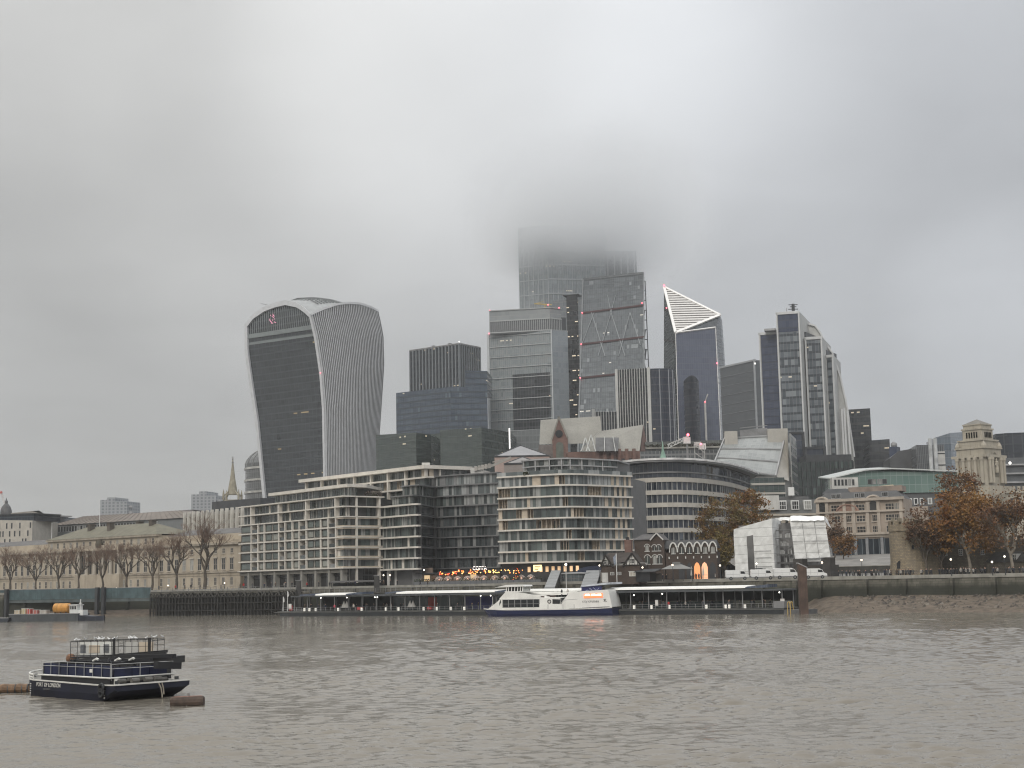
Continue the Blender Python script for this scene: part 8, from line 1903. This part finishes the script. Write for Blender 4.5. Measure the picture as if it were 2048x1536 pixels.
def terrace():
 f=Fac(xy(G(828,394)),xy(G(1082,379)));U=lambda px:f.u_at(px,1155)
 r=thing('terrace_fence','grey panel fence with planting along the lit restaurant terrace','fence',tuple(f.pt(0,QZ)));n=int(f.L/1.5)
 emit_parts('panel',[(lambda mb,i=i:f.box(mb,f.L*i/n+.05,f.L*(i+1)/n-.05,QZ+.1,QZ+1.05,0,.05))for i in range(n)],surf('terrace_panel',(.12,.125,.13),.5,.1),r);m=MB();[f.box(m,f.L*i/n-.04,f.L*i/n+.04,QZ,QZ+1.2,-.03,.06)for i in range(n+1)];m.build('post',M['dark'],r)
 random.seed(31);m=MB()
 for k in range(1500):
  p=f.pt(random.uniform(0,f.L),QZ+1.0+random.random()**1.5*.75,-random.uniform(.2,.7));v=Vector((random.gauss(0,1),random.gauss(0,1),random.gauss(0,1))).normalized()*.16;w=v.orthogonal().normalized()*.1;m.add([p-v,p-w,p+v,p+w])
 m.build('planting_foliage',leafmat('terrace_leaf',(.022,.032,.014),(.045,.06,.025),(.03,.03,.015)),r)
 dm,t,b=_new('dome_film');b.inputs['Base Color'].default_value=(.55,.45,.40,1);b.inputs['Roughness'].default_value=.25;b.inputs['Alpha'].default_value=.42
 rose=glow('dome_light_glow',(1.0,.55,.38),1.6)
 for i,px in enumerate((868,886,905,925,943,958,980,1000,1033,1052)):
  c=f.pt(U(px),QZ,-3.0);d=thing('dining_dome',('clear dining dome at the far end of the terrace','clear dining dome second along from the far end','clear dining dome below the first sagging lights','clear dining dome third before the lit shop name','clear dining dome just left of the lit shop name','clear dining dome directly below the lit shop name','clear dining dome just right of the lit shop name','clear dining dome left of the decorated tree','clear dining dome right at the decorated tree','clear dining dome nearest the yellow lit sign')[i],'dome',tuple(c),'dining domes on the restaurant terrace')
  m=MB();m.lathe(c,[(1.35,0),(1.4,.5),(1.28,1.2),(.95,1.85),(.5,2.2),(.03,2.32)],14,cap=False);m.build('film',dm,d,True)
  m=MB()
  for k in range(7):a_=2*math.pi*k/7;m.tube([c+Vector((q*math.cos(a_),q*math.sin(a_),z))for q,z in((1.36,0),(1.41,.5),(1.29,1.2),(.96,1.86),(.5,2.21),(.03,2.33))],.035,4)
  m.build('frame',M['offwhite'],d);m=MB();m.ball(c+Vector((0,-.2,1.5)),.3,6);m.build('light',rose,d)
  m=MB();m.lathe(c,[(.5,0),(.08,.05),(.08,.7),(.6,.72),(.6,.76)],10);m.build('table',surf('dome_table_%d'%i,(.22,.15,.1),.6),d)
 cols=[glow('bulb_red',(1.0,.10,.04),3.0),glow('bulb_orange',(1.0,.30,.06),3.2),glow('bulb_yellow',(1.0,.62,.18),3.2)]
 random.seed(17)
 for k,(pa,pb,za,lb)in enumerate(((872,905,4.5,'reddest string of festoon lights at the far end of the terrace'),(900,940,4.8,'orange string of festoon lights over the middle domes'),(935,975,4.7,'string of festoon lights hanging under the lit shop name'),(970,1008,4.8,'yellowest string of festoon lights left of the decorated tree'),(1005,1052,4.6,'faint string of festoon lights past the decorated tree'))):
  a,b=f.pt(U(pa),QZ+za-.6,-1.6),f.pt(U(pb),QZ+za-.5,-1.6);s=thing('string_lights',lb,'lights',tuple(a));pts=[a+(b-a)*(i/12)+Vector((0,0,-.5*math.sin(math.pi*i/12)-.25*abs(math.sin(3*math.pi*i/12))))for i in range(13)]
  m=MB();m.tube(pts,.025,4);m.bar(Vector((a.x,a.y,QZ)),a,.09);m.build('cable',M['dark'],s)
  pal=((0,0,1),(0,1,1,2),(0,1,2),(2,2,1),(0,1,2))[k]
  for i in range(17 if k<4 else 9):
   q=a+(b-a)*random.random();q.z=QZ+za-.9-random.uniform(0,.9);m=MB();m.ball(q,random.uniform(.10,.17),6);m.build('bulb',cols[random.choice(pal)],s)
 q=f.pt(U(1029),QZ,-1.8);r=thing('decorated_tree','small dark conical tree with tiny lights on the terrace','tree',tuple(q));m=MB();random.seed(5)
 for k in range(500):
  z=random.uniform(.4,4.2);rr=(4.4-z)*.33*random.random()**.5;a_=random.uniform(0,6.28);p=q+Vector((rr*math.cos(a_),rr*math.sin(a_),z));v=Vector((math.cos(a_),math.sin(a_),-.5))*.2;w=Vector((-math.sin(a_),math.cos(a_),0))*.1;m.add([p,p+v+w,p+v*1.3,p+v-w])
 m.build('foliage',leafmat('fir_leaf',(.012,.022,.012),(.025,.04,.02),(.02,.02,.01)),r);m=MB();m.tube([q,q+Vector((0,0,4.3))],[.1,.02],6);m.build('trunk',M['dark'],r)
 for k in range(14):z=random.uniform(.6,4.2);a_=random.uniform(3.4,6.0);rr=(4.5-z)*.33;m=MB();m.ball(q+Vector((rr*math.cos(a_),rr*math.sin(a_),z)),.08,5);m.build('bulb',cols[k%3],r)
 g=Fac(xy(G(873,433)),xy(G(1001,420.5)));rs=thing('shop_sign','white lit letters on the dark fascia above the terrace','sign',tuple(g.pt(g.u_at(962,1136),10.3)));text('COPPA',1.5,g,g.u_at(948,1136),P(960,1139.5,424).z-.05,.75,glow('letter_glow',(1.0,.90,.84),2.0),rs,'lettering',.03,sx=1.0)
 m=MB();g.box(m,g.u_at(944,1136),g.u_at(980,1136),P(960,1139.5,424).z-.3,P(960,1139.5,424).z-.15,.55,.8);m.build('rail',M['dark'],rs)
 m=MB();g2=Fac(xy(G(830,415)),xy(G(1000,405)));g2.box(m,0,g2.L,QZ,QZ+3.2,-1,0);rb=thing('restaurant_front','dim warm restaurant front behind the dining domes','shop front',tuple(g2.pt(0,QZ)));m.build('wall',surf('rest_wall',(.10,.075,.055),.7,.3),rb);m=MB();[g2.box(m,.5+k*2.4,2.3+k*2.4,QZ+.6,QZ+2.8,0,.06)for k in range(int(g2.L/2.4))];m.build('window',pane('rest_pane',(.05,.03,.02),(.16,.09,.05),lit=.35),rb);m=MB();g2.box(m,-.2,g2.L,QZ+3.2,QZ+3.5,-2,.8);m.build('awning',M['dark'],rb)
terrace()
f=Fac(xy(G(660,403)),xy(G(760,400)));r=thing('quay_shelter','low dark shelter roof on the quay right of the timber jetty','shelter',tuple(f.pt(0,QZ)));m=MB();m.hexa([f.pt(0,QZ+1.2,.5),f.pt(f.L,QZ+1.3,.5),f.pt(f.L,QZ+1.6,-3),f.pt(0,QZ+1.5,-3),f.pt(0,QZ+1.35,.5),f.pt(f.L,QZ+1.45,.5),f.pt(f.L,QZ+1.8,-3),f.pt(0,QZ+1.7,-3)]);m.build('roof',surf('shelter_roof',(.055,.052,.05),.7),r);m=MB();[f.box(m,u-.08,u+.08,QZ,QZ+1.4,-.1,.1)for u in(.5,f.L*.35,f.L*.7,f.L-.5)];f.box(m,0,f.L,QZ,QZ+1.1,-2.6,-2.5);m.build('post',M['black'],r)
f=Fac(xy(G(590,398)),xy(G(960,380.5)));r=thing('landing_stage','dark timber landing stage under the quay edge behind the pier','jetty',tuple(f.pt(0,0)));m=MB();f.box(m,0,f.L,5.2,5.6,-2.4,.2);m.build('deck',surf('stage_timber',(.06,.056,.05),.85,.3,.8),r);fns=[(lambda mb,i=i:f.box(mb,f.L*i/24-.2,f.L*i/24+.2,-2,5.2,-.3,.1))for i in range(25)];emit_parts('pile',fns,M['black'],r);m=MB();[f.box(m,0,f.L,z,z+.05,-.05,.03)for z in(6.1,6.6)];[f.box(m,f.L*i/36-.04,f.L*i/36+.04,5.6,6.65,-.05,.03)for i in range(37)];m.build('railing',M['grey'],r)
for px,d,zt,lb in((597,397,9.0,'dark square post at the junction of jetty and pier'),(754,392,9.8,'thick dark post rising before the middle flats')):
 q=G(px,d,0);r=thing('mooring_post',lb,'post',(q.x,q.y,0));m=MB();m.box(q.x-.7,q.x+.7,q.y-.5,q.y+.5,-2,zt);m.build('shaft',surf('post_dark',(.04,.038,.036),.8,.3,.6,streak=.3),r);m=MB();m.box(q.x-.8,q.x+.8,q.y-.6,q.y+.6,zt,zt+.15);m.build('cap',M['grey'],r)
BARK=surf('plane_bark',(.095,.078,.060),.9,.3,1.0,fine=.4);TWIG=surf('bare_twig',(.15,.10,.072),.9,.25,.6);PALEBARK=surf('pale_bark',(.23,.20,.16),.85,.3,1.0,fine=.3)
h7=False
def grow(limb,twig,ends,p,d,L,r,lev,rng,up=.25,spread=.55):
 q=p+d*L;mid=p+d*(L*.5)+Vector((rng.gauss(0,1),rng.gauss(0,1),rng.gauss(0,.5)))*L*.06
 (limb if lev<4 else twig).tube([p,mid,q],[r,r*.85,r*.68],6 if lev<2 else 4 if lev<4 else 3,cap=False)
 if lev>=3:ends.append(q)
 if lev>=(7 if h7 else 6):return
 n=(4 if lev==0 else 3 if lev<3 or rng.random()<.6 else 2)
 for k in range(n):
  v=d.orthogonal().normalized();v.rotate(Matrix.Rotation(rng.uniform(0,6.28)if lev else 6.28*k/n+rng.uniform(-.4,.4),3,d))
  e=(d+v*spread*rng.uniform(.6,1.35)+Vector((0,0,up))).normalized();grow(limb,twig,ends,q,e,L*rng.uniform(.62,.86),r*rng.uniform(.55,.68),lev+1,rng,up,spread)
def bare_tree(name,label,base,h,seed,bark,group=None,spread=.55,up=.25):
 rng=random.Random(seed);r=thing(name,label,'tree',tuple(base),group);li,tw,en=MB(),MB(),[]
 grow(li,tw,en,Vector(base),Vector((rng.uniform(-.08,.08),0,1)).normalized(),h*.26,h*.026,0,rng,up,spread)
 li.build('trunk',bark,r);tw.build('crown',TWIG,r);return r,en
LB=['bare plane tree at the far end of the embankment row','bare plane tree beside the short flagpole roof, second in the row','bare plane tree third in the embankment row','bare plane tree left of the stone columns','bare plane tree directly before the stone columns','bare plane tree just right of the stone columns','bare plane tree sixth along before the classical building wing','bare plane tree next to the largest one in the row','largest darkest bare plane tree at the end of the row by the grid flats']
protos=[];h7=True
for i,(px,h)in enumerate(((20,12),(72,11.5),(114,12.5),(156,12),(204,12.5),(254,13),(303,13.5),(353,14.5),(409,17.5))):
 d=457-23*px/408;g='bare plane trees along the embankment';h*=1.26 if i==8 else 1.24;b=G(px,d,QZ)
 if i<4 or i==8:t_,_=bare_tree('bare_plane_tree',LB[i],b,h,50+i,BARK,g,.62,.26 if i<8 else .34);protos.append((t_,h))
 else:s,h0=protos[i-4];dup(s,b,1.3+i,h/h0,LB[i],g)
h7=False
def leafy(name,label,base,h,cz,rx,rz,n,mats,seed,bark=BARK,dens=1.0,ry=None,limbs=.5,leaf=.34):
 rng=random.Random(seed);r=thing(name,label,'tree',tuple(base));li,tw,en=MB(),MB(),[];B=Vector(base)
 grow(li,tw,en,B,Vector((rng.uniform(-.1,.1),0,1)).normalized(),h*.24,h*.024,0,rng,.22,limbs)
 li.build('trunk',bark,r);tw.build('branch',bark,r)
 cl=[];ry=ry or rx*.8;c=Vector((B.x,B.y,cz))
 while len(cl)<90:
  v=Vector((rng.gauss(0,1),rng.gauss(0,1),rng.gauss(0,1))).normalized()*rng.uniform(.35,1.0)**.6
  if v.z<-.55 and rng.random()<.6:continue
  cl.append((c+Vector((v.x*rx,v.y*ry,v.z*rz)),rng.uniform(.55,1.5)*rx/5.5))
 cl+=[(e,rng.uniform(.5,.9))for e in en if rng.random()<.12]
 bs=[MB()for _ in mats]
 for k in range(n):
  p0,q=rng.choice(cl);p=p0+Vector((rng.gauss(0,1),rng.gauss(0,1),rng.gauss(0,.8)))*q*.62
  v=Vector((rng.gauss(0,1),rng.gauss(0,1),rng.gauss(0,1))).normalized()*leaf*rng.uniform(.45,1.0);w=v.orthogonal().normalized();w.rotate(Matrix.Rotation(rng.uniform(0,6.28),3,v.normalized()));w*=v.length*.7
  bs[0 if rng.random()<.7 or len(mats)==1 else 1].add([p-v,p-w,p+v,p+w])
 for b,mm in zip(bs,mats):b.build('crown',mm,r)
 return r
L1=leafmat('autumn_olive_leaf',(.105,.084,.030),(.18,.135,.045),(.17,.095,.033));L2=leafmat('autumn_rust_leaf',(.15,.078,.030),(.23,.125,.044),(.16,.07,.03));L3=leafmat('brown_leaf',(.10,.062,.040),(.165,.10,.060),(.12,.066,.040));L4=leafmat('orange_leaf',(.19,.098,.034),(.29,.165,.052),(.20,.088,.03))
def zpx(px,py,d):return P(px,py,d).z
leafy('autumn_plane_tree','big olive brown autumn tree between the curved office and the wrapped house',G(1452,372),17,zpx(1452,1052,372),7.2,8.8,15000,(L1,L3),1)
leafy('autumn_plane_tree','rust red topped autumn tree behind the white wrapped house',G(1502,378),18,zpx(1500,1032,378),5.6,7.6,9500,(L2,L1),2)
leafy('autumn_plane_tree','low dark tree at the end of the gabled brick row',G(1447,362),8,zpx(1447,1100,362),3.0,3.6,2600,(L1,),3)
leafy('autumn_plane_tree','brightest orange autumn tree before the stone tower',G(1941,316),18,zpx(1932,1045,316),6.8,8.8,13500,(L4,L2),4,PALEBARK)
leafy('autumn_plane_tree','brown autumn tree rising behind the brightest orange one',G(1925,345),20,zpx(1926,975,345),5.6,4.6,5000,(L3,L2),5)
leafy('autumn_plane_tree','thin brown tree beside the round castle tower',G(1852,322),13,zpx(1848,1052,322),4.2,5.6,2600,(L3,),6)
leafy('autumn_plane_tree','russet tree low against the castle wall right of the drum tower',G(1885,322),11,zpx(1886,1070,322),4.0,4.4,3600,(L2,L3),7)
leafy('autumn_plane_tree','tall brown tree over the stone gate lodge at the edge of the view',G(2026,306),17,zpx(2026,1048,306),6.2,7.4,5200,(L3,L2),8,PALEBARK)
leafy('autumn_plane_tree','brown tree between the brightest orange tree and the gate lodge',G(1984,330),15,zpx(1990,1042,330),4.6,6.6,3800,(L3,L2),9)
leafy('autumn_plane_tree','small russet tree before the ornate pinkish building',G(1688,392,11),8,zpx(1688,1096,392),3.6,3.0,2200,(L2,L3),10)
leafy('autumn_plane_tree','faint brown sapling half covering the end of the ornate pinkish building',G(1672,405,11),11,zpx(1668,1058,405),2.8,4.6,1300,(L3,),11)
SKIN=surf('skin',(.42,.26,.19),.6,.05);HAIR=[surf('hair_dark',(.02,.016,.012),.8),surf('hair_brown',(.06,.035,.02),.8)]
COATS={'dark':(.016,.017,.02),'navy':(.02,.026,.05),'grey':(.09,.09,.09),'brown':(.075,.05,.035),'red':(.42,.03,.03),'pale':(.42,.39,.35),'pink':(.5,.09,.12)}
CM={k:surf(k+'_coat',v,.85,.15)for k,v in COATS.items()};TR=surf('dark_trousers',(.014,.015,.018),.85,.2)
def person_mesh(seed,coat):
 rg=random.Random(seed);st=rg.uniform(.05,.22);a1,a2=rg.uniform(-.18,.2),rg.uniform(-.2,.18);bend=rg.random()<.35
 V=[((0,0,.93),.135),((0,0,1.12),.13),((0,.0,1.33),.15),((0,0,1.46),.065),((0,-.02,1.55),.085),((0,-.01,1.66),.09),((0,.0,1.72),.06)]
 E=[(0,1),(1,2),(2,3),(3,4),(4,5),(5,6)]
 for s,a in((-1,a1),(1,a2)):
  i=len(V);V+=[((s*.17,0,1.39),.07),((s*.23,a*.5,1.13),.055),((s*.22,(-.24 if bend else a),1.06 if bend else .88),.042),((s*.215,(-.3 if bend else a-.02),1.07 if bend else .80),.035)];E+=[(2,i),(i,i+1),(i+1,i+2),(i+2,i+3)]
  j=len(V);f=st*s;V+=[((s*.09,0,.85),.105),((s*.10,f*.4-.02,.48),.072),((s*.10,f,.09),.05),((s*.11,f-.15,.045),.04)];E+=[(0,j),(j,j+1),(j+1,j+2),(j+2,j+3)]
 me=bpy.data.meshes.new('person');me.from_pydata([v for v,_ in V],E,[]);o=bpy.data.objects.new('person_tmp',me);COL.objects.link(o)
 sk=o.modifiers.new('skin','SKIN');
 if not me.skin_vertices:me.attributes.new('skin','FLOAT','POINT')
 for sv,(_,rr)in zip(me.skin_vertices[0].data,V):sv.radius=(rr,rr*.85)
 me.skin_vertices[0].data[0].use_root=True;ss=o.modifiers.new('sub','SUBSURF');ss.levels=1;ss.render_levels=1
 bpy.context.view_layer.update();out=bpy.data.meshes.new_from_object(o.evaluated_get(bpy.context.evaluated_depsgraph_get()));bpy.data.objects.remove(o);out.name='person'
 out.materials.clear()
 for mm in(CM[coat],TR,SKIN,HAIR[seed%2]):out.materials.append(mm)
 for p in out.polygons:
  c=p.center;p.use_smooth=True
  p.material_index=(3 if(c.z>1.64 or c.y>.02)else 2)if c.z>1.47 else 2 if abs(c.x)>.18 and c.z<.86 and not bend else 1 if c.z<.82 else 0
 return out
PEOPLE={}
def person(pos,coat,seed,label,group,rz=None):
 key=(coat,seed%3)
 if key not in PEOPLE:PEOPLE[key]=person_mesh(seed%3+len(PEOPLE)*5,coat)
 rg=random.Random(seed*7+1);o=bpy.data.objects.new('person',PEOPLE[key]);COL.objects.link(o);o.location=pos;o.rotation_euler=(0,0,rg.uniform(0,6.28)if rz is None else rz);s=rg.uniform(.94,1.06);o.scale=(s*1.08,s*1.08,s)
 return tag(o,label,'person',group)
def crowd(n,place,group,fn,mix,seed):
 rg=random.Random(seed)
 for i in range(n):
  c=rg.choice(mix);person(fn(rg,i),c,seed*100+i,'person in a %s coat %s'%(c,place),'people in %s coats %s'%(c,group))
dk=['dark']*6+['navy']*2+['grey']*2+['brown','pale']
def quay(rg,i):
 px=1668+385*(i/92)+rg.uniform(-4,4);x=(px-1024)/2900*305
 for _ in range(6):y=bank_y(x);x=(px-1024)/2900*(y+6)
 return(x,bank_y(x)+rg.uniform(1.6,10),QZ)
crowd(92,'in the crowd along the castle side quay','on the castle quay',quay,dk,1)
def pierfn(rg,i):
 if i<26:u=PF.u_at(rg.uniform(1262,1540),1205)
 else:u=PF.u_at(rg.choice((rg.uniform(600,760),rg.uniform(760,990))),1205)
 q=PF.pt(u,1.23,-rg.uniform(1.0,6.2));return tuple(q)
crowd(54,'waiting on the floating pier','on the pier',pierfn,dk+['grey','brown'],2)
def left(rg,i):px=rg.uniform(310,860);d=432-45*(px-310)/550;q=G(px,d+rg.uniform(0,3),QZ);return(q.x,max(q.y,bank_y(q.x)+1.2),QZ)
crowd(26,'walking on the embankment before the flats','before the flats',left,dk,3)
def mid(rg,i):q=G(rg.uniform(1205,1440),340+rg.uniform(0,3),QZ);return(q.x,max(q.y,bank_y(q.x)+1.5),QZ)
crowd(18,'by the outdoor tables before the gabled row','by the outdoor tables',mid,dk,4)
def slope(rg,i):q=G(rg.uniform(1665,1800),398,11.7);return(q.x,q.y,11.7)
for px,c,lb in((612,'red','person in a bright red coat before the grid flats'),(483,'red','person in a red coat at the far corner of the grid flats'),(347,'red','person in a red jacket by the bare trees near the jetty')):
 q=G(px,432-45*(px-310)/550,QZ);person((q.x,max(q.y,bank_y(q.x)+1.0),QZ),c,px,lb,None)
for px,c,lb in((664,'pink','person in a bright pink coat on the pier'),(1333,'red','person in a red coat near the middle of the pier'),(1367,'pale','person in a pale coat standing at the pier railing'),(702,'pale','person in a white top on the pier near the folded canvas')):
 q=PF.pt(PF.u_at(px,1205),1.23,-1.0);person(tuple(q),c,px,lb,None)
b_=G(1125,322,0);person((b_.x,322.5,4.1),'dark',77,'person in a dark coat on the upper deck of the cruise boat',None);person((b_.x+1.3,322.2,4.1),'pale',78,'person in a pale coat on the upper deck of the cruise boat',None)
def street_lamp(px,py,d,label,zb=QZ,on=True):
 q=P(px,py,d);r=thing('street_lamp',label,'lamp',(q.x,q.y,zb));m=MB();m.tube([(q.x,q.y,zb),(q.x,q.y,zb+.6),(q.x,q.y,zb+.7),(q.x,q.y,q.z-.25)],[.12,.12,.06,.05],6);m.build('post',M['dark'],r);m=MB();m.ball(q,.21,8);m.build('globe',M['lampglow']if on else M['offwhite'],r);m=MB();m.lathe(q,[(.2,.22),(.05,.4)],6);m.build('cap',M['dark'],r)
for px,py,d,lb in((767,1150.5,405,'lit lamp left of the pair beside the middle flats entrance'),(780,1150.5,404,'lit lamp right of the pair beside the middle flats entrance'),(848,1140,396,'lit lamp on a tall post at the far end of the terrace'),(1199,1131,362,'lit lamp at the roof edge left of the half timbered house'),(1285,1135,344,'lit globe lamp between the half timbered house and the dark brick house'),(1345,1130,341,'lit globe lamp in front of the grey marquee'),(1440,1131,340,'lit globe lamp at the end of the gabled row'),(1513,1127,328,'lit globe lamp before the white sheeting above the rack van'),(1644,1125,318,'lit globe lamp at the right foot of the wrapped house'),(1723,1120,330,'lit globe lamp on the slope before the ornate building'),(1901.5,1119,300,'lit globe lamp under the brightest orange tree'),(1984,1124,294,'lit globe lamp at the corner of the gate lodge'),(2009,1113,296,'lit globe lamp against the dark gate lodge roof'),(48,1181,452,'lit lamp far along the embankment by the first bare trees'),(233,1176,440,'lit lamp on the embankment right of the stone columns'),(336,1171,434,'lit lamp between the last two bare plane trees'),(449,1166,440,'lit lamp at the corner of the classical building')):street_lamp(px,py,d,lb)
